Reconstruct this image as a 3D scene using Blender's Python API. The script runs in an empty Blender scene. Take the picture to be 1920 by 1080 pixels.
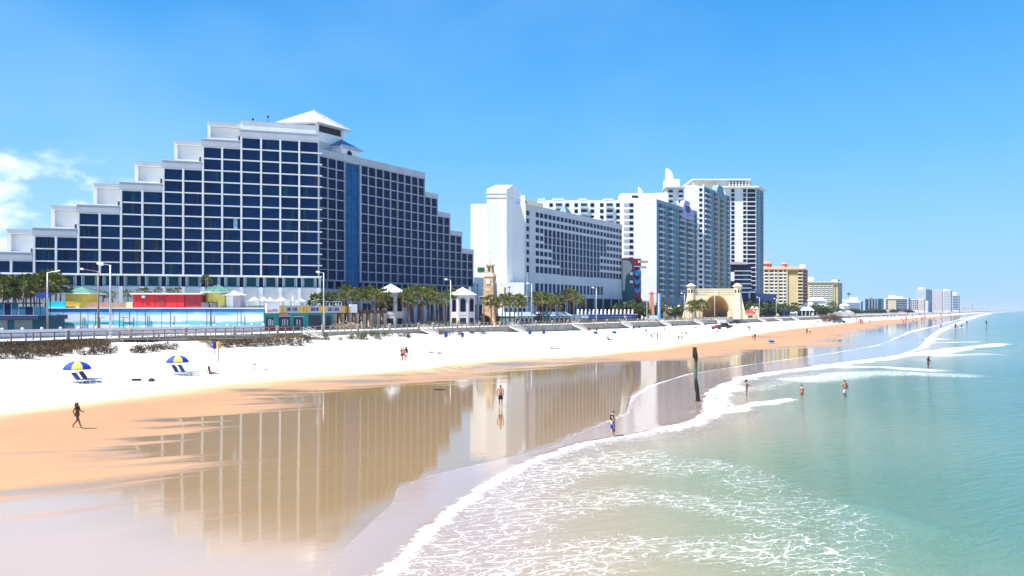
import bpy, bmesh, math, random
import numpy as np
from mathutils import Vector, Matrix
random.seed(7)
R = math.radians
SC = bpy.context.scene
COL = SC.collection

# ------------------------------------------------------------------ camera
F = 1400.0            # focal length in pixels of the 1920 px wide photograph
HC = 7.6              # eye height above the water (pier deck)
cam_d = bpy.data.cameras.new('camera')
cam_d.sensor_width = 36.0
cam_d.lens = F / 1920 * 36.0
cam_d.shift_y = 42.0 / 1920
cam_d.clip_start = 0.5
cam_d.clip_end = 60000
cam = bpy.data.objects.new('camera', cam_d)
COL.objects.link(cam)
cam.location = (0, 0, HC)
cam.rotation_euler = (R(90), 0, 0)
SC.camera = cam

# ------------------------------------------------------------------ light
SUN_EL = 58.0
SUN_AZ = 240.0        # clockwise from +Y
sx, sy = math.sin(R(SUN_AZ)), math.cos(R(SUN_AZ))
to_sun = Vector((sx * math.cos(R(SUN_EL)), sy * math.cos(R(SUN_EL)), math.sin(R(SUN_EL))))
sl = bpy.data.lights.new('sun', 'SUN')
sl.energy = 4.8
sl.angle = R(0.5)
sl.color = (1.0, 0.955, 0.90)
so = bpy.data.objects.new('sun', sl)
COL.objects.link(so)
so.location = (-300, -200, 400)
so.rotation_euler = to_sun.to_track_quat('Z', 'Y').to_euler()

W = bpy.data.worlds.new('World')
SC.world = W
W.use_nodes = True
nt = W.node_tree
for n in list(nt.nodes):
    nt.nodes.remove(n)
N = nt.nodes.new
L = nt.links.new
sky = N('ShaderNodeTexSky')
sky.sky_type = 'NISHITA'
sky.sun_disc = False
sky.sun_elevation = R(SUN_EL)
sky.sun_rotation = R(SUN_AZ)
sky.altitude = 0
sky.air_density = 1.0
sky.dust_density = 0.6
sky.ozone_density = 1.0
geo = N('ShaderNodeTexCoord')
sep = N('ShaderNodeSeparateXYZ')
L(geo.outputs['Generated'], sep.inputs[0])


def math_node(tree, op, a, b=None, c=None, clamp=False):
    m = tree.nodes.new('ShaderNodeMath')
    m.operation = op
    m.use_clamp = clamp
    for i, v in enumerate((a, b, c)):
        if v is None:
            continue
        if isinstance(v, (int, float)):
            m.inputs[i].default_value = v
        else:
            tree.links.new(v, m.inputs[i])
    return m.outputs[0]


def sstep(tree, v, lo, hi):
    m = tree.nodes.new('ShaderNodeMapRange')
    m.interpolation_type = 'SMOOTHSTEP'
    tree.links.new(v, m.inputs['Value'])
    m.inputs['From Min'].default_value = lo
    m.inputs['From Max'].default_value = hi
    return m.outputs[0]


# cumulus low over the land (inland side), thin veil higher up
mp = N('ShaderNodeMapping')
mp.inputs['Scale'].default_value = (1.0, 1.0, 1.9)
mp.inputs['Location'].default_value = (0.13, 0.0, 0.0)
L(geo.outputs['Generated'], mp.inputs[0])
n1 = N('ShaderNodeTexNoise')
n1.inputs['Scale'].default_value = 7.5
n1.inputs['Detail'].default_value = 9
n1.inputs['Roughness'].default_value = 0.56
L(mp.outputs[0], n1.inputs['Vector'])
n2 = N('ShaderNodeTexNoise')
n2.inputs['Scale'].default_value = 2.4
n2.inputs['Detail'].default_value = 3
L(mp.outputs[0], n2.inputs['Vector'])
inland = math_node(nt, 'ADD', math_node(nt, 'MULTIPLY', sep.outputs['X'], -0.826),
                   math_node(nt, 'MULTIPLY', sep.outputs['Y'], 0.5635))       # 1 = straight inland
bias = sstep(nt, inland, 0.70, 0.98)
low = math_node(nt, 'SUBTRACT', 1.0, sstep(nt, sep.outputs['Z'], 0.10, 0.27))
cov = math_node(nt, 'ADD', n1.outputs['Fac'],
                math_node(nt, 'ADD', math_node(nt, 'MULTIPLY', bias, 0.25),
                          math_node(nt, 'MULTIPLY', low, 0.10)))
cov = math_node(nt, 'ADD', cov, math_node(nt, 'MULTIPLY', n2.outputs['Fac'], 0.25))
cl = math_node(nt, 'MULTIPLY', sstep(nt, cov, 0.90, 1.07), low)
veil = math_node(nt, 'MULTIPLY', sstep(nt, math_node(nt, 'ADD', n2.outputs['Fac'], math_node(nt, 'MULTIPLY', bias, 0.25)), 0.45, 0.95), 0.12)
mx0 = N('ShaderNodeMix')
mx0.data_type = 'RGBA'
L(veil, mx0.inputs[0])
# the photograph's clear deep blue: the Nishita sky blended with a plain elevation gradient
gr = N('ShaderNodeValToRGB')
L(sep.outputs['Z'], gr.inputs[0])
ge = gr.color_ramp.elements
ge[0].position, ge[0].color = 0.0, (0.29, 0.53, 0.80, 1)
ge[1].position, ge[1].color = 1.0, (0.015, 0.15, 0.5, 1)
for p_, c_ in ((0.10, (0.22, 0.51, 0.83)), (0.20, (0.12, 0.43, 0.81)), (0.36, (0.04, 0.295, 0.70))):
    e_ = ge.new(p_)
    e_.color = (*c_, 1)
sg = N('ShaderNodeMix')
sg.data_type = 'RGBA'
sg.blend_type = 'MULTIPLY'
sg.inputs[0].default_value = 1.0
L(gr.outputs[0], sg.inputs[6])
sg.inputs[7].default_value = (8.9, 8.9, 9.1, 1)
sb = N('ShaderNodeMix')
sb.data_type = 'RGBA'
sb.inputs[0].default_value = 0.92
L(sky.outputs[0], sb.inputs[6])
L(sg.outputs[2], sb.inputs[7])
L(sb.outputs[2], mx0.inputs[6])
mx0.inputs[7].default_value = (8.5, 9.4, 10.6, 1)
mx = N('ShaderNodeMix')
mx.data_type = 'RGBA'
L(cl, mx.inputs[0])
L(mx0.outputs[2], mx.inputs[6])
mx.inputs[7].default_value = (9.6, 9.9, 10.6, 1)
bg = N('ShaderNodeBackground')
bg.inputs['Strength'].default_value = 0.085
L(mx.outputs[2], bg.inputs['Color'])
wo = N('ShaderNodeOutputWorld')
L(bg.outputs[0], wo.inputs[0])

SC.render.engine = 'CYCLES'
SC.view_settings.view_transform = 'Standard'
SC.view_settings.look = 'None'
SC.view_settings.gamma = 1
SC.view_settings.exposure = 0.84
try:
    SC.view_settings.use_curve_mapping = False
except Exception:
    pass
SC.cycles.max_bounces = 5
SC.cycles.diffuse_bounces = 2
SC.cycles.glossy_bounces = 3
SC.cycles.transmission_bounces = 2
SC.cycles.volume_bounces = 0
SC.cycles.caustics_reflective = False
SC.cycles.caustics_refractive = False
SC.cycles.sample_clamp_indirect = 6
SC.cycles.use_denoising = True

# ------------------------------------------------------------------ place frame
# s runs along the coast away from the pier, t runs across it (t > 0 seaward)
UX, UY = 0.5635, 0.8261
VX, VY = 0.8261, -0.5635


def st(s, t):
    return (s * UX + t * VX, s * UY + t * VY)


def to_st(x, y):
    return (x * UX + y * UY, x * VX + y * VY)


def ground(px, py, z=0.0):
    """point of the level plane z seen at a pixel of the photograph"""
    Y = F * (HC - z) / (py - 582.0)
    return ((px - 960.0) / F * Y, Y)


def at(px, Y):
    return ((px - 960.0) / F * Y, Y)


def zat(py, Y):
    return HC + (582.0 - py) * Y / F


def along(px, t):
    """point on the coast-parallel line t seen at column px"""
    Y = 1694.7 * (-t) / (1915.0 - px)
    return at(px, Y)


def s_at(px, t):
    return to_st(*along(px, t))[0]


# ------------------------------------------------------------------ materials
MATS = {}


def principled(name):
    m = bpy.data.materials.new(name)
    m.use_nodes = True
    return m, m.node_tree, m.node_tree.nodes['Principled BSDF']


def mat(name, col, rough=0.6, var=0.10, scale=0.6, metal=0.0, spec=0.5, streak=False, emis=None):
    if name in MATS:
        return MATS[name]
    m, t, b = principled(name)
    b.inputs['Roughness'].default_value = rough
    b.inputs['Metallic'].default_value = metal
    b.inputs['Specular IOR Level'].default_value = spec
    if var > 0:
        g = t.nodes.new('ShaderNodeNewGeometry')
        mpn = t.nodes.new('ShaderNodeMapping')
        t.links.new(g.outputs['Position'], mpn.inputs[0])
        if streak:
            mpn.inputs['Scale'].default_value = (1, 1, 0.14)
        nz = t.nodes.new('ShaderNodeTexNoise')
        nz.inputs['Scale'].default_value = scale
        nz.inputs['Detail'].default_value = 5
        nz.inputs['Roughness'].default_value = 0.6
        t.links.new(mpn.outputs[0], nz.inputs['Vector'])
        r = t.nodes.new('ShaderNodeMix')
        r.data_type = 'RGBA'
        t.links.new(sstep(t, nz.outputs['Fac'], 0.3, 0.7), r.inputs[0])
        r.inputs[6].default_value = (*[c * (1 - var) for c in col], 1)
        r.inputs[7].default_value = (*[min(1, c * (1 + var)) for c in col], 1)
        t.links.new(r.outputs[2], b.inputs['Base Color'])
    else:
        b.inputs['Base Color'].default_value = (*col, 1)
    if emis:
        b.inputs['Emission Color'].default_value = (*emis, 1)
        b.inputs['Emission Strength'].default_value = 1
    MATS[name] = m
    return m


def glass(name, c0, c1, rough=0.12):
    """tinted window glass: per-pane tone differs, curtains and rooms vaguely behind"""
    if name in MATS:
        return MATS[name]
    m, t, b = principled(name)
    oi = t.nodes.new('ShaderNodeObjectInfo')
    g = t.nodes.new('ShaderNodeNewGeometry')
    nz = t.nodes.new('ShaderNodeTexNoise')
    nz.inputs['Scale'].default_value = 0.55
    nz.inputs['Detail'].default_value = 3
    t.links.new(g.outputs['Position'], nz.inputs['Vector'])
    f = math_node(t, 'ADD', math_node(t, 'MULTIPLY', oi.outputs['Random'], 0.5),
                  math_node(t, 'MULTIPLY', sstep(t, nz.outputs['Fac'], .3, .75), 0.5))
    r = t.nodes.new('ShaderNodeMix')
    r.data_type = 'RGBA'
    t.links.new(f, r.inputs[0])
    r.inputs[6].default_value = (*c0, 1)
    r.inputs[7].default_value = (*c1, 1)
    t.links.new(r.outputs[2], b.inputs['Base Color'])
    b.inputs['Roughness'].default_value = rough
    b.inputs['Specular IOR Level'].default_value = 0.16
    MATS[name] = m
    return m


M_white = mat('white_stucco', (0.86, 0.845, 0.82), 0.8, 0.06, 0.25, streak=True)
M_whiteg = mat('shade_grey_white_stucco', (0.50, 0.52, 0.56), 0.8, 0.07, 0.25, streak=True)  # white stucco greyed: shade of the sea-facing walls is put into the colour
M_slab = mat('white_concrete_trim', (0.80, 0.80, 0.80), 0.7, 0.05, 0.8)
M_navy = glass('navy_glass', (0.0006, 0.014, 0.075), (0.0012, 0.040, 0.125))
M_navy2 = glass('deep_navy_glass', (0.0008, 0.007, 0.050), (0.0015, 0.019, 0.085))
M_teal = glass('teal_glass', (0.004, 0.045, 0.075), (0.008, 0.085, 0.11))
M_blue = mat('blue_curtain_wall', (0.003, 0.10, 0.27), 0.25, 0.30, 0.5, spec=.25)
M_curt = mat('pale_curtain', (0.30, 0.50, 0.58), 0.7, 0.2, 1.5)
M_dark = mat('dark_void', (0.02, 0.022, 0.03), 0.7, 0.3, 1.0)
M_cream = mat('cream_stucco', (0.74, 0.60, 0.38), 0.85, 0.08, 0.5)
M_yellowb = mat('yellow_stucco', (0.78, 0.58, 0.28), 0.85, 0.05, 0.1)
M_pinkroof = mat('salmon_roof', (0.62, 0.27, 0.17), 0.8, 0.15, 0.5)
M_concrete = mat('pale_concrete', (0.52, 0.50, 0.46), 0.85, 0.18, 0.8)
M_wallc = mat('seawall_concrete', (0.40, 0.35, 0.28), 0.9, 0.25, 0.5)
M_deck = mat('boardwalk_concrete', (0.70, 0.64, 0.60), 0.85, 0.08, 0.6)
M_rail = mat('pale_wood_rail', (0.45, 0.36, 0.28), 0.8, 0.2, 2.0)
M_metal = mat('galvanised_metal', (0.52, 0.52, 0.52), 0.45, 0.12, 1.0, metal=0.3)
M_black = mat('black_paint', (0.012, 0.012, 0.014), 0.5, 0.0)

# ------------------------------------------------------------------ object helpers
_cubes = {}


def cube_mesh(m):
    k = m.name
    if k not in _cubes:
        me = bpy.data.meshes.new('box_' + k)
        v = [(x, y, z) for x in (0, 1) for y in (0, 1) for z in (0, 1)]
        f = [(0, 1, 3, 2), (4, 6, 7, 5), (0, 4, 5, 1), (2, 3, 7, 6), (0, 2, 6, 4), (1, 5, 7, 3)]
        me.from_pydata(v, [], f)
        me.materials.append(m)
        _cubes[k] = me
    return _cubes[k]


def tag(o, label=None, cat=None, group=None, kind=None):
    if label:
        o['label'] = label
    if cat:
        o['category'] = cat
    if group:
        o['group'] = group
    if kind:
        o['kind'] = kind
    return o


def empty(name, loc, label, cat, group=None, rz=0.0):
    o = bpy.data.objects.new(name, None)
    COL.objects.link(o)
    o.location = loc
    o.rotation_euler = (0, 0, rz)
    o.empty_display_size = 0.3
    return tag(o, label, cat, group)


def link(name, me, parent=None, loc=(0, 0, 0), rz=0.0):
    o = bpy.data.objects.new(name, me)
    COL.objects.link(o)
    o.location = loc
    o.rotation_euler = (0, 0, rz)
    if parent is not None:
        o.parent = parent
    return o


class MB:
    """mesh builder in local coordinates"""

    def __init__(self):
        self.v, self.f, self.mi, self.mats = [], [], [], []

    def _m(self, m):
        if m not in self.mats:
            self.mats.append(m)
        return self.mats.index(m)

    def add(self, verts, faces, m):
        k = len(self.v)
        i = self._m(m)
        self.v += [tuple(p) for p in verts]
        self.f += [tuple(j + k for j in f) for f in faces]
        self.mi += [i] * len(faces)
        return self

    def box(self, x0, x1, y0, y1, z0, z1, m):
        v = [(x, y, z) for x in (x0, x1) for y in (y0, y1) for z in (z0, z1)]
        f = [(0, 1, 3, 2), (4, 6, 7, 5), (0, 4, 5, 1), (2, 3, 7, 6), (0, 2, 6, 4), (1, 5, 7, 3)]
        return self.add(v, f, m)

    def tube(self, pts, rad, m, n=6, cap=True):
        """tube along points; rad number or list"""
        pts = [Vector(p) for p in pts]
        if isinstance(rad, (int, float)):
            rad = [rad] * len(pts)
        vs, fs = [], []
        for i, p in enumerate(pts):
            d = (pts[min(i + 1, len(pts) - 1)] - pts[max(i - 1, 0)]).normalized()
            a = Vector((0, 0, 1)) if abs(d.z) < 0.9 else Vector((1, 0, 0))
            e1 = d.cross(a).normalized()
            e2 = d.cross(e1)
            for k in range(n):
                q = 2 * math.pi * k / n
                vs.append(p + (e1 * math.cos(q) + e2 * math.sin(q)) * rad[i])
        for i in range(len(pts) - 1):
            for k in range(n):
                a, b = i * n + k, i * n + (k + 1) % n
                fs.append((a, b, b + n, a + n))
        if cap:
            fs.append(tuple(range(n))[::-1])
            fs.append(tuple((len(pts) - 1) * n + k for k in range(n)))
        return self.add(vs, fs, m)

    def prism(self, poly, z0, z1, m, top=None):
        """vertical prism over a plan polygon; top = optional scaled/other polygon"""
        n = len(poly)
        top = top or poly
        v = [(x, y, z0) for x, y in poly] + [(x, y, z1) for x, y in top]
        f = [(i, (i + 1) % n, (i + 1) % n + n, i + n) for i in range(n)]
        f += [tuple(range(n))[::-1], tuple(range(n, 2 * n))]
        return self.add(v, f, m)

    def cone(self, poly, z0, apex, m):
        n = len(poly)
        v = [(x, y, z0) for x, y in poly] + [apex]
        f = [(i, (i + 1) % n, n) for i in range(n)] + [tuple(range(n))[::-1]]
        return self.add(v, f, m)

    def lathe(self, prof, m, n=12, cx=0, cy=0):
        v, f = [], []
        for r, z in prof:
            for k in range(n):
                q = 2 * math.pi * k / n
                v.append((cx + r * math.cos(q), cy + r * math.sin(q), z))
        for i in range(len(prof) - 1):
            for k in range(n):
                a, b = i * n + k, i * n + (k + 1) % n
                f.append((a, b, b + n, a + n))
        f.append(tuple(range(n))[::-1])
        f.append(tuple((len(prof) - 1) * n + k for k in range(n)))
        return self.add(v, f, m)

    def wall_prism(self, poly, y0, y1, m):
        """extrude an x-z polygon in y"""
        n = len(poly)
        v = [(x, y0, z) for x, z in poly] + [(x, y1, z) for x, z in poly]
        f = [(i, (i + 1) % n, (i + 1) % n + n, i + n) for i in range(n)]
        f += [tuple(range(n))[::-1], tuple(range(n, 2 * n))]
        return self.add(v, f, m)

    def mesh(self, name, smooth=False):
        me = bpy.data.meshes.new(name)
        me.from_pydata(self.v, [], self.f)
        for m in self.mats:
            me.materials.append(m)
        me.polygons.foreach_set('material_index', self.mi)
        bm = bmesh.new()
        bm.from_mesh(me)
        bmesh.ops.recalc_face_normals(bm, faces=bm.faces)
        bm.to_mesh(me)
        bm.free()
        if smooth:
            me.polygons.foreach_set('use_smooth', [True] * len(me.polygons))
        return me

    def build(self, name, parent=None, loc=(0, 0, 0), rz=0.0, smooth=False):
        return link(name, self.mesh(name, smooth), parent, loc, rz)


def copy_tree(o, parent=None):
    c = o.copy()
    COL.objects.link(c)
    c.parent = parent
    for ch in o.children:
        copy_tree(ch, c)
    return c


class Frame:
    """vertical plane: a runs left to right seen from outside, y runs inward"""

    def __init__(self, ox, oy, phi):
        self.o = (ox, oy)
        self.phi = phi
        self.ca, self.sa = math.cos(phi), math.sin(phi)

    def a(self, px, y=0.0):
        k = (px - 960.0) / F
        ox, oy = self.o[0] - self.sa * y, self.o[1] + self.ca * y
        return (k * oy - ox) / (self.ca - k * self.sa)

    def pt(self, a, y=0.0):
        return (self.o[0] + a * self.ca - y * self.sa, self.o[1] + a * self.sa + y * self.ca)

    def z(self, px, py, y=0.0):
        return zat(py, self.pt(self.a(px, y), y)[1])


PHI_U = math.atan2(UY, UX)
PHI_V = math.atan2(VY, VX)


class Building:
    def __init__(self, name, frame, label, cat='building', group=None, z0=3.3):
        x, y = frame.o
        self.root = empty(name, (x, y, z0), label, cat, group)
        self.z0 = z0

    def box(self, name, fr, a0, a1, y0, y1, z0, z1, m, parent=None, label=None, kind=None):
        x, y = fr.pt(a0, y0)
        o = bpy.data.objects.new(name, cube_mesh(m))
        COL.objects.link(o)
        o.parent = self.root
        o.location = (x - self.root.location.x, y - self.root.location.y, z0 - self.z0)
        o.rotation_euler = (0, 0, fr.phi)
        o.scale = (a1 - a0, y1 - y0, z1 - z0)
        if parent is not None:
            o.parent = parent
            M = parent.matrix_local if hasattr(parent, 'matrix_local') else None
            o.matrix_parent_inverse = Matrix.LocRotScale(parent.location, parent.rotation_euler, parent.scale).inverted()
        if label:
            o['label'] = label
        if kind:
            o['kind'] = kind
        return o

    def mesh(self, name, mb, fr, a=0.0, y=0.0, z=0.0, smooth=False, label=None, kind=None):
        """mesh built in frame coordinates (x=a, y=inward, z=world height)"""
        x0, y0 = fr.pt(a, y)
        o = mb.build(name, self.root, (x0 - self.root.location.x, y0 - self.root.location.y, z - self.z0), fr.phi, smooth)
        if label:
            o['label'] = label
        if kind:
            o['kind'] = kind
        return o

# ------------------------------------------------------------------ shore curves
def curve(pix, z=0.0):
    p = sorted(to_st(*ground(px, py, z)) for px, py in pix)
    return np.array(p)


W1_pix = [(610, 1078), (640, 1035), (690, 985), (735, 945), (745, 915), (800, 893), (950, 858), (1045, 835), (1062, 822),
          (1120, 797), (1175, 774), (1184, 745), (1215, 724), (1290, 701), (1380, 687), (1480, 673), (1560, 662),
          (1640, 648), (1668, 638), (1700, 624), (1740, 614), (1770, 606), (1800, 598), (1832, 591), (1850, 587.5)]
W2_pix = [(715, 1080), (760, 1030), (800, 990), (850, 950), (900, 915), (960, 880), (1000, 861), (1050, 844),
          (1100, 829), (1180, 816), (1240, 804), (1300, 790), (1328, 772), (1322, 755), (1325, 738), (1350, 722),
          (1390, 708), (1450, 697), (1520, 688), (1600, 677), (1680, 668), (1722, 652), (1735, 640), (1745, 628), (1765, 617),
          (1785, 608), (1812, 599), (1838, 592), (1856, 587.3)]
M_pix = [(-60, 925), (0, 915), (180, 905), (240, 890), (290, 820), (350, 780), (440, 763), (500, 755), (600, 733), (850, 706), (900, 692),
         (1000, 684), (1100, 679), (1250, 671), (1300, 667), (1380, 655), (1450, 654), (1560, 648), (1578, 634), (1610, 620), (1650, 611),
         (1700, 604), (1750, 597), (1800, 591), (1850, 586)]
D_pix = [(-60, 785), (0, 774), (200, 745), (400, 722), (600, 706), (800, 691), (1000, 671), (1200, 655), (1350, 636), (1450, 620),
         (1600, 604), (1700, 597), (1800, 589.5)]
W1c, W2c, Mc, Dc = curve(W1_pix, 0.0), curve(W2_pix, 0.0), curve(M_pix, 0.05), curve(D_pix, 0.8)


def ext(c, s, near):
    t = np.interp(s, c[:, 0], c[:, 1])
    return t


def W1(s): return ext(W1c, s, None)
def W2(s): return np.maximum(ext(W2c, s, None), W1(s) + 0.6)
def Mb(s): return np.minimum(ext(Mc, s, None), W1(s) - 1.0)
def Db(s): return np.minimum(ext(Dc, s, None), Mb(s) - 4.0)


WALL_T = -117.0
DECK_Z = 3.3


def vnoise(x, y, seed=0):
    """cheap smooth value noise, numpy"""
    xi, yi = np.floor(x).astype(np.int64), np.floor(y).astype(np.int64)
    xf, yf = x - xi, y - yi
    u, v = xf * xf * (3 - 2 * xf), yf * yf * (3 - 2 * yf)

    def h(a, b):
        k = (a * 374761393 + b * 668265263 + seed * 974634777) & 0x7fffffff
        k = ((k ^ (k >> 13)) * 1274126177) & 0x7fffffff
        return (k ^ (k >> 16)) % 10007 / 10007.0
    return (h(xi, yi) * (1 - u) + h(xi + 1, yi) * u) * (1 - v) + (h(xi, yi + 1) * (1 - u) + h(xi + 1, yi + 1) * u) * v


def sand_z(s, t):
    s = np.asarray(s, float)
    t = np.asarray(t, float)
    w, m, d = W1(s), Mb(s), Db(s)
    z = np.where(t > w, -0.012 - 0.02 * (t - w), 0)
    z = np.where((t <= w) & (t > m), 0.05 * (w - t) / np.maximum(w - m, 0.5) - 0.012 * 0, z)
    k = np.clip((m - t) / np.maximum(m - d, 1), 0, 1)
    z = np.where((t <= m) & (t > d), 0.05 + 0.75 * (k * k * (3 - 2 * k)), z)
    k2 = np.clip((d - t) / np.maximum(d - WALL_T, 1), 0, 1)
    z = np.where(t <= d, 0.80 + 0.5 * k2, z)
    # dunes heaped against the boardwalk near the pier
    fade = np.clip((190 - s) / 60, 0, 1)
    n = 0.7 * vnoise(s / 9.0, t / 7.0, 3) + 0.3 * vnoise(s / 3.1, t / 2.7, 5)
    du = np.clip((-98 - t) / 15, 0, 1)
    z = z + fade * du * du * (3 - 2 * du) * (0.45 + 1.1 * n)
    dry = np.clip((d + 2 - t) / 6, 0, 1)
    z = z + dry * 0.07 * (vnoise(s / 1.3, t / 1.1, 9) - 0.5) + dry * 0.12 * (vnoise(s / 5.3, t / 4.1, 11) - 0.5)
    return z


def sz(x, y):
    s, t = to_st(x, y)
    return float(sand_z(np.array([s]), np.array([t]))[0])


def grid_mesh(name, S, T, Z, attrs, m, smooth=True):
    ni, nj = S.shape
    X = S * UX + T * VX
    Y = S * UY + T * VY
    co = np.stack([X, Y, Z], -1).reshape(-1, 3).astype(np.float32)
    idx = np.arange(ni * nj).reshape(ni, nj)
    q = np.stack([idx[:-1, :-1], idx[:-1, 1:], idx[1:, 1:], idx[1:, :-1]], -1).reshape(-1, 4)
    me = bpy.data.meshes.new(name)
    me.vertices.add(len(co))
    me.vertices.foreach_set('co', co.ravel())
    me.loops.add(q.size)
    me.polygons.add(len(q))
    me.loops.foreach_set('vertex_index', q.ravel().astype(np.int32))
    me.polygons.foreach_set('loop_start', (np.arange(len(q)) * 4).astype(np.int32))
    me.polygons.foreach_set('use_smooth', [smooth] * len(q))
    me.update(calc_edges=True)
    for k, a in attrs.items():
        at_ = me.attributes.new(k, 'FLOAT', 'POINT')
        at_.data.foreach_set('value', a.reshape(-1).astype(np.float32))
    me.materials.append(m)
    me.validate()
    if me.polygons[0].normal.z < 0:
        me.flip_normals()
    return link(name, me)


def attr_out(t, name):
    a = t.nodes.new('ShaderNodeAttribute')
    a.attribute_name = name
    return a.outputs['Fac']


def coast_vec(t, kx, ky, ang=0.0):
    """position rotated so x runs along the coast, scaled"""
    g = t.nodes.new('ShaderNodeNewGeometry')
    r = t.nodes.new('ShaderNodeVectorRotate')
    r.rotation_type = 'Z_AXIS'
    r.inputs['Angle'].default_value = -(PHI_U + ang)
    t.links.new(g.outputs['Position'], r.inputs['Vector'])
    mpn = t.nodes.new('ShaderNodeMapping')
    mpn.inputs['Scale'].default_value = (kx, ky, 1)
    t.links.new(r.outputs[0], mpn.inputs[0])
    return mpn.outputs[0]


def noise(t, vec, scale, detail=4, rough=0.55, dist=0.0):
    n = t.nodes.new('ShaderNodeTexNoise')
    n.inputs['Scale'].default_value = scale
    n.inputs['Detail'].default_value = detail
    n.inputs['Roughness'].default_value = rough
    n.inputs['Distortion'].default_value = dist
    t.links.new(vec, n.inputs['Vector'])
    return n.outputs['Fac']


def mixc(t, f, a, b):
    r = t.nodes.new('ShaderNodeMix')
    r.data_type = 'RGBA'
    if isinstance(f, float):
        r.inputs[0].default_value = f
    else:
        t.links.new(f, r.inputs[0])
    for i, v in ((6, a), (7, b)):
        if isinstance(v, tuple):
            r.inputs[i].default_value = (*v, 1)
        else:
            t.links.new(v, r.inputs[i])
    return r.outputs[2]


# ---- sand material
m_sand, t, b = principled('beach_sand')
damp, mir = attr_out(t, 'damp'), attr_out(t, 'mirror')
st1 = noise(t, coast_vec(t, 0.045, 0.5, -0.45), 1.0, 5, 0.6)
st2 = noise(t, coast_vec(t, 0.25, 1.6, -0.3), 1.0, 3, 0.6)
fine = noise(t, coast_vec(t, 1, 1), 2.2, 6, 0.7)
blot = noise(t, coast_vec(t, 0.03, 0.16), 1.0, 4, 0.55)
stre = math_node(t, 'ADD', math_node(t, 'MULTIPLY', math_node(t, 'SUBTRACT', st1, 0.5), 1.5),
                 math_node(t, 'MULTIPLY', math_node(t, 'SUBTRACT', st2, 0.5), 0.35))
st3 = noise(t, coast_vec(t, 0.02, 0.14, -0.6), 1.0, 4, 0.5)
stre = math_node(t, 'ADD', stre, math_node(t, 'MULTIPLY', math_node(t, 'SUBTRACT', st3, 0.5), 1.5))
mfac = sstep(t, math_node(t, 'ADD', mir, stre), 0.30, 0.72)
dfac = sstep(t, math_node(t, 'ADD', damp, math_node(t, 'MULTIPLY', math_node(t, 'SUBTRACT', blot, 0.5), 0.9)), 0.15, 0.95)
dryc = mixc(t, fine, (0.60, 0.545, 0.47), (0.74, 0.69, 0.61))
dampc = mixc(t, blot, (0.44, 0.215, 0.095), (0.53, 0.30, 0.155))
wetc = mixc(t, st1, (0.37, 0.225, 0.10), (0.29, 0.20, 0.09))
c = mixc(t, sstep(t, dfac, 0.0, 0.45), dryc, (0.60, 0.43, 0.23))
c = mixc(t, sstep(t, dfac, 0.30, 0.95), c, dampc)
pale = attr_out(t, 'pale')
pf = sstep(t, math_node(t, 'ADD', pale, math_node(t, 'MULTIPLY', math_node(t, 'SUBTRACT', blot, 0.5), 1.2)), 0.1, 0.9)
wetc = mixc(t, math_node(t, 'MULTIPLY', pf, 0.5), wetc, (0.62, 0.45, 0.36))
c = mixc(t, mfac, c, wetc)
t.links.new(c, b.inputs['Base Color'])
rr = math_node(t, 'SUBTRACT', 0.95, math_node(t, 'MULTIPLY', dfac, 0.25))
mr = t.nodes.new('ShaderNodeMix')
mr.data_type = 'FLOAT'
t.links.new(mfac, mr.inputs[0])
t.links.new(rr, mr.inputs[2])
mr.inputs[3].default_value = 0.045
t.links.new(mr.outputs[0], b.inputs['Roughness'])
mi_ = t.nodes.new('ShaderNodeMix')
mi_.data_type = 'FLOAT'
t.links.new(mfac, mi_.inputs[0])
mi_.inputs[2].default_value = 1.4
mi_.inputs[3].default_value = 2.3
t.links.new(mi_.outputs[0], b.inputs['IOR'])
bp = t.nodes.new('ShaderNodeBump')
bp.inputs['Distance'].default_value = 0.05
bh = math_node(t, 'MULTIPLY', math_node(t, 'SUBTRACT', 1.0, math_node(t, 'MULTIPLY', mfac, 0.97)), math_node(t, 'SUBTRACT', 1.0, math_node(t, 'MULTIPLY', dfac, 0.7)))
t.links.new(fine, bp.inputs['Height'])
t.links.new(math_node(t, 'MULTIPLY', bh, 0.9), bp.inputs['Strength'])
bp2 = t.nodes.new('ShaderNodeBump')
bp2.inputs['Distance'].default_value = 0.01
rip = noise(t, coast_vec(t, 0.35, 2.2, -0.5), 1.0, 4, 0.6)
t.links.new(rip, bp2.inputs['Height'])
t.links.new(math_node(t, 'MULTIPLY', mfac, 0.28), bp2.inputs['Strength'])
t.links.new(bp.outputs[0], bp2.inputs['Normal'])
t.links.new(bp2.outputs[0], b.inputs['Normal'])

s_near = np.concatenate([np.arange(-90, 0, 3.0), np.arange(0, 60, 0.5)])
s_far = [60.0]
while s_far[-1] < 7000:
    s_far.append(s_far[-1] * 1.011)
s_ax = np.concatenate([s_near, s_far])
t_ax = np.concatenate([np.arange(-118.5, -40, 0.7), np.arange(-40, 0, 0.4), np.arange(0, 60, 3.0)])
S, T = np.meshgrid(s_ax, t_ax, indexing='ij')
Z = sand_z(S, T)
w_, m_, d_ = W1(S), Mb(S), Db(S)
mirror = np.clip((m_ - T) / -2.6, -1, 1) * 0.5 + 0.5 * np.clip((T - m_) / 12, -1, 1)
mirror = 0.5 + 0.5 * np.clip((T - m_) / 10.5, -1.1, 1.0)
damp_a = np.clip(0.5 + (T - (d_ + 1)) / 9.0, -0.6, 1.4)
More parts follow.
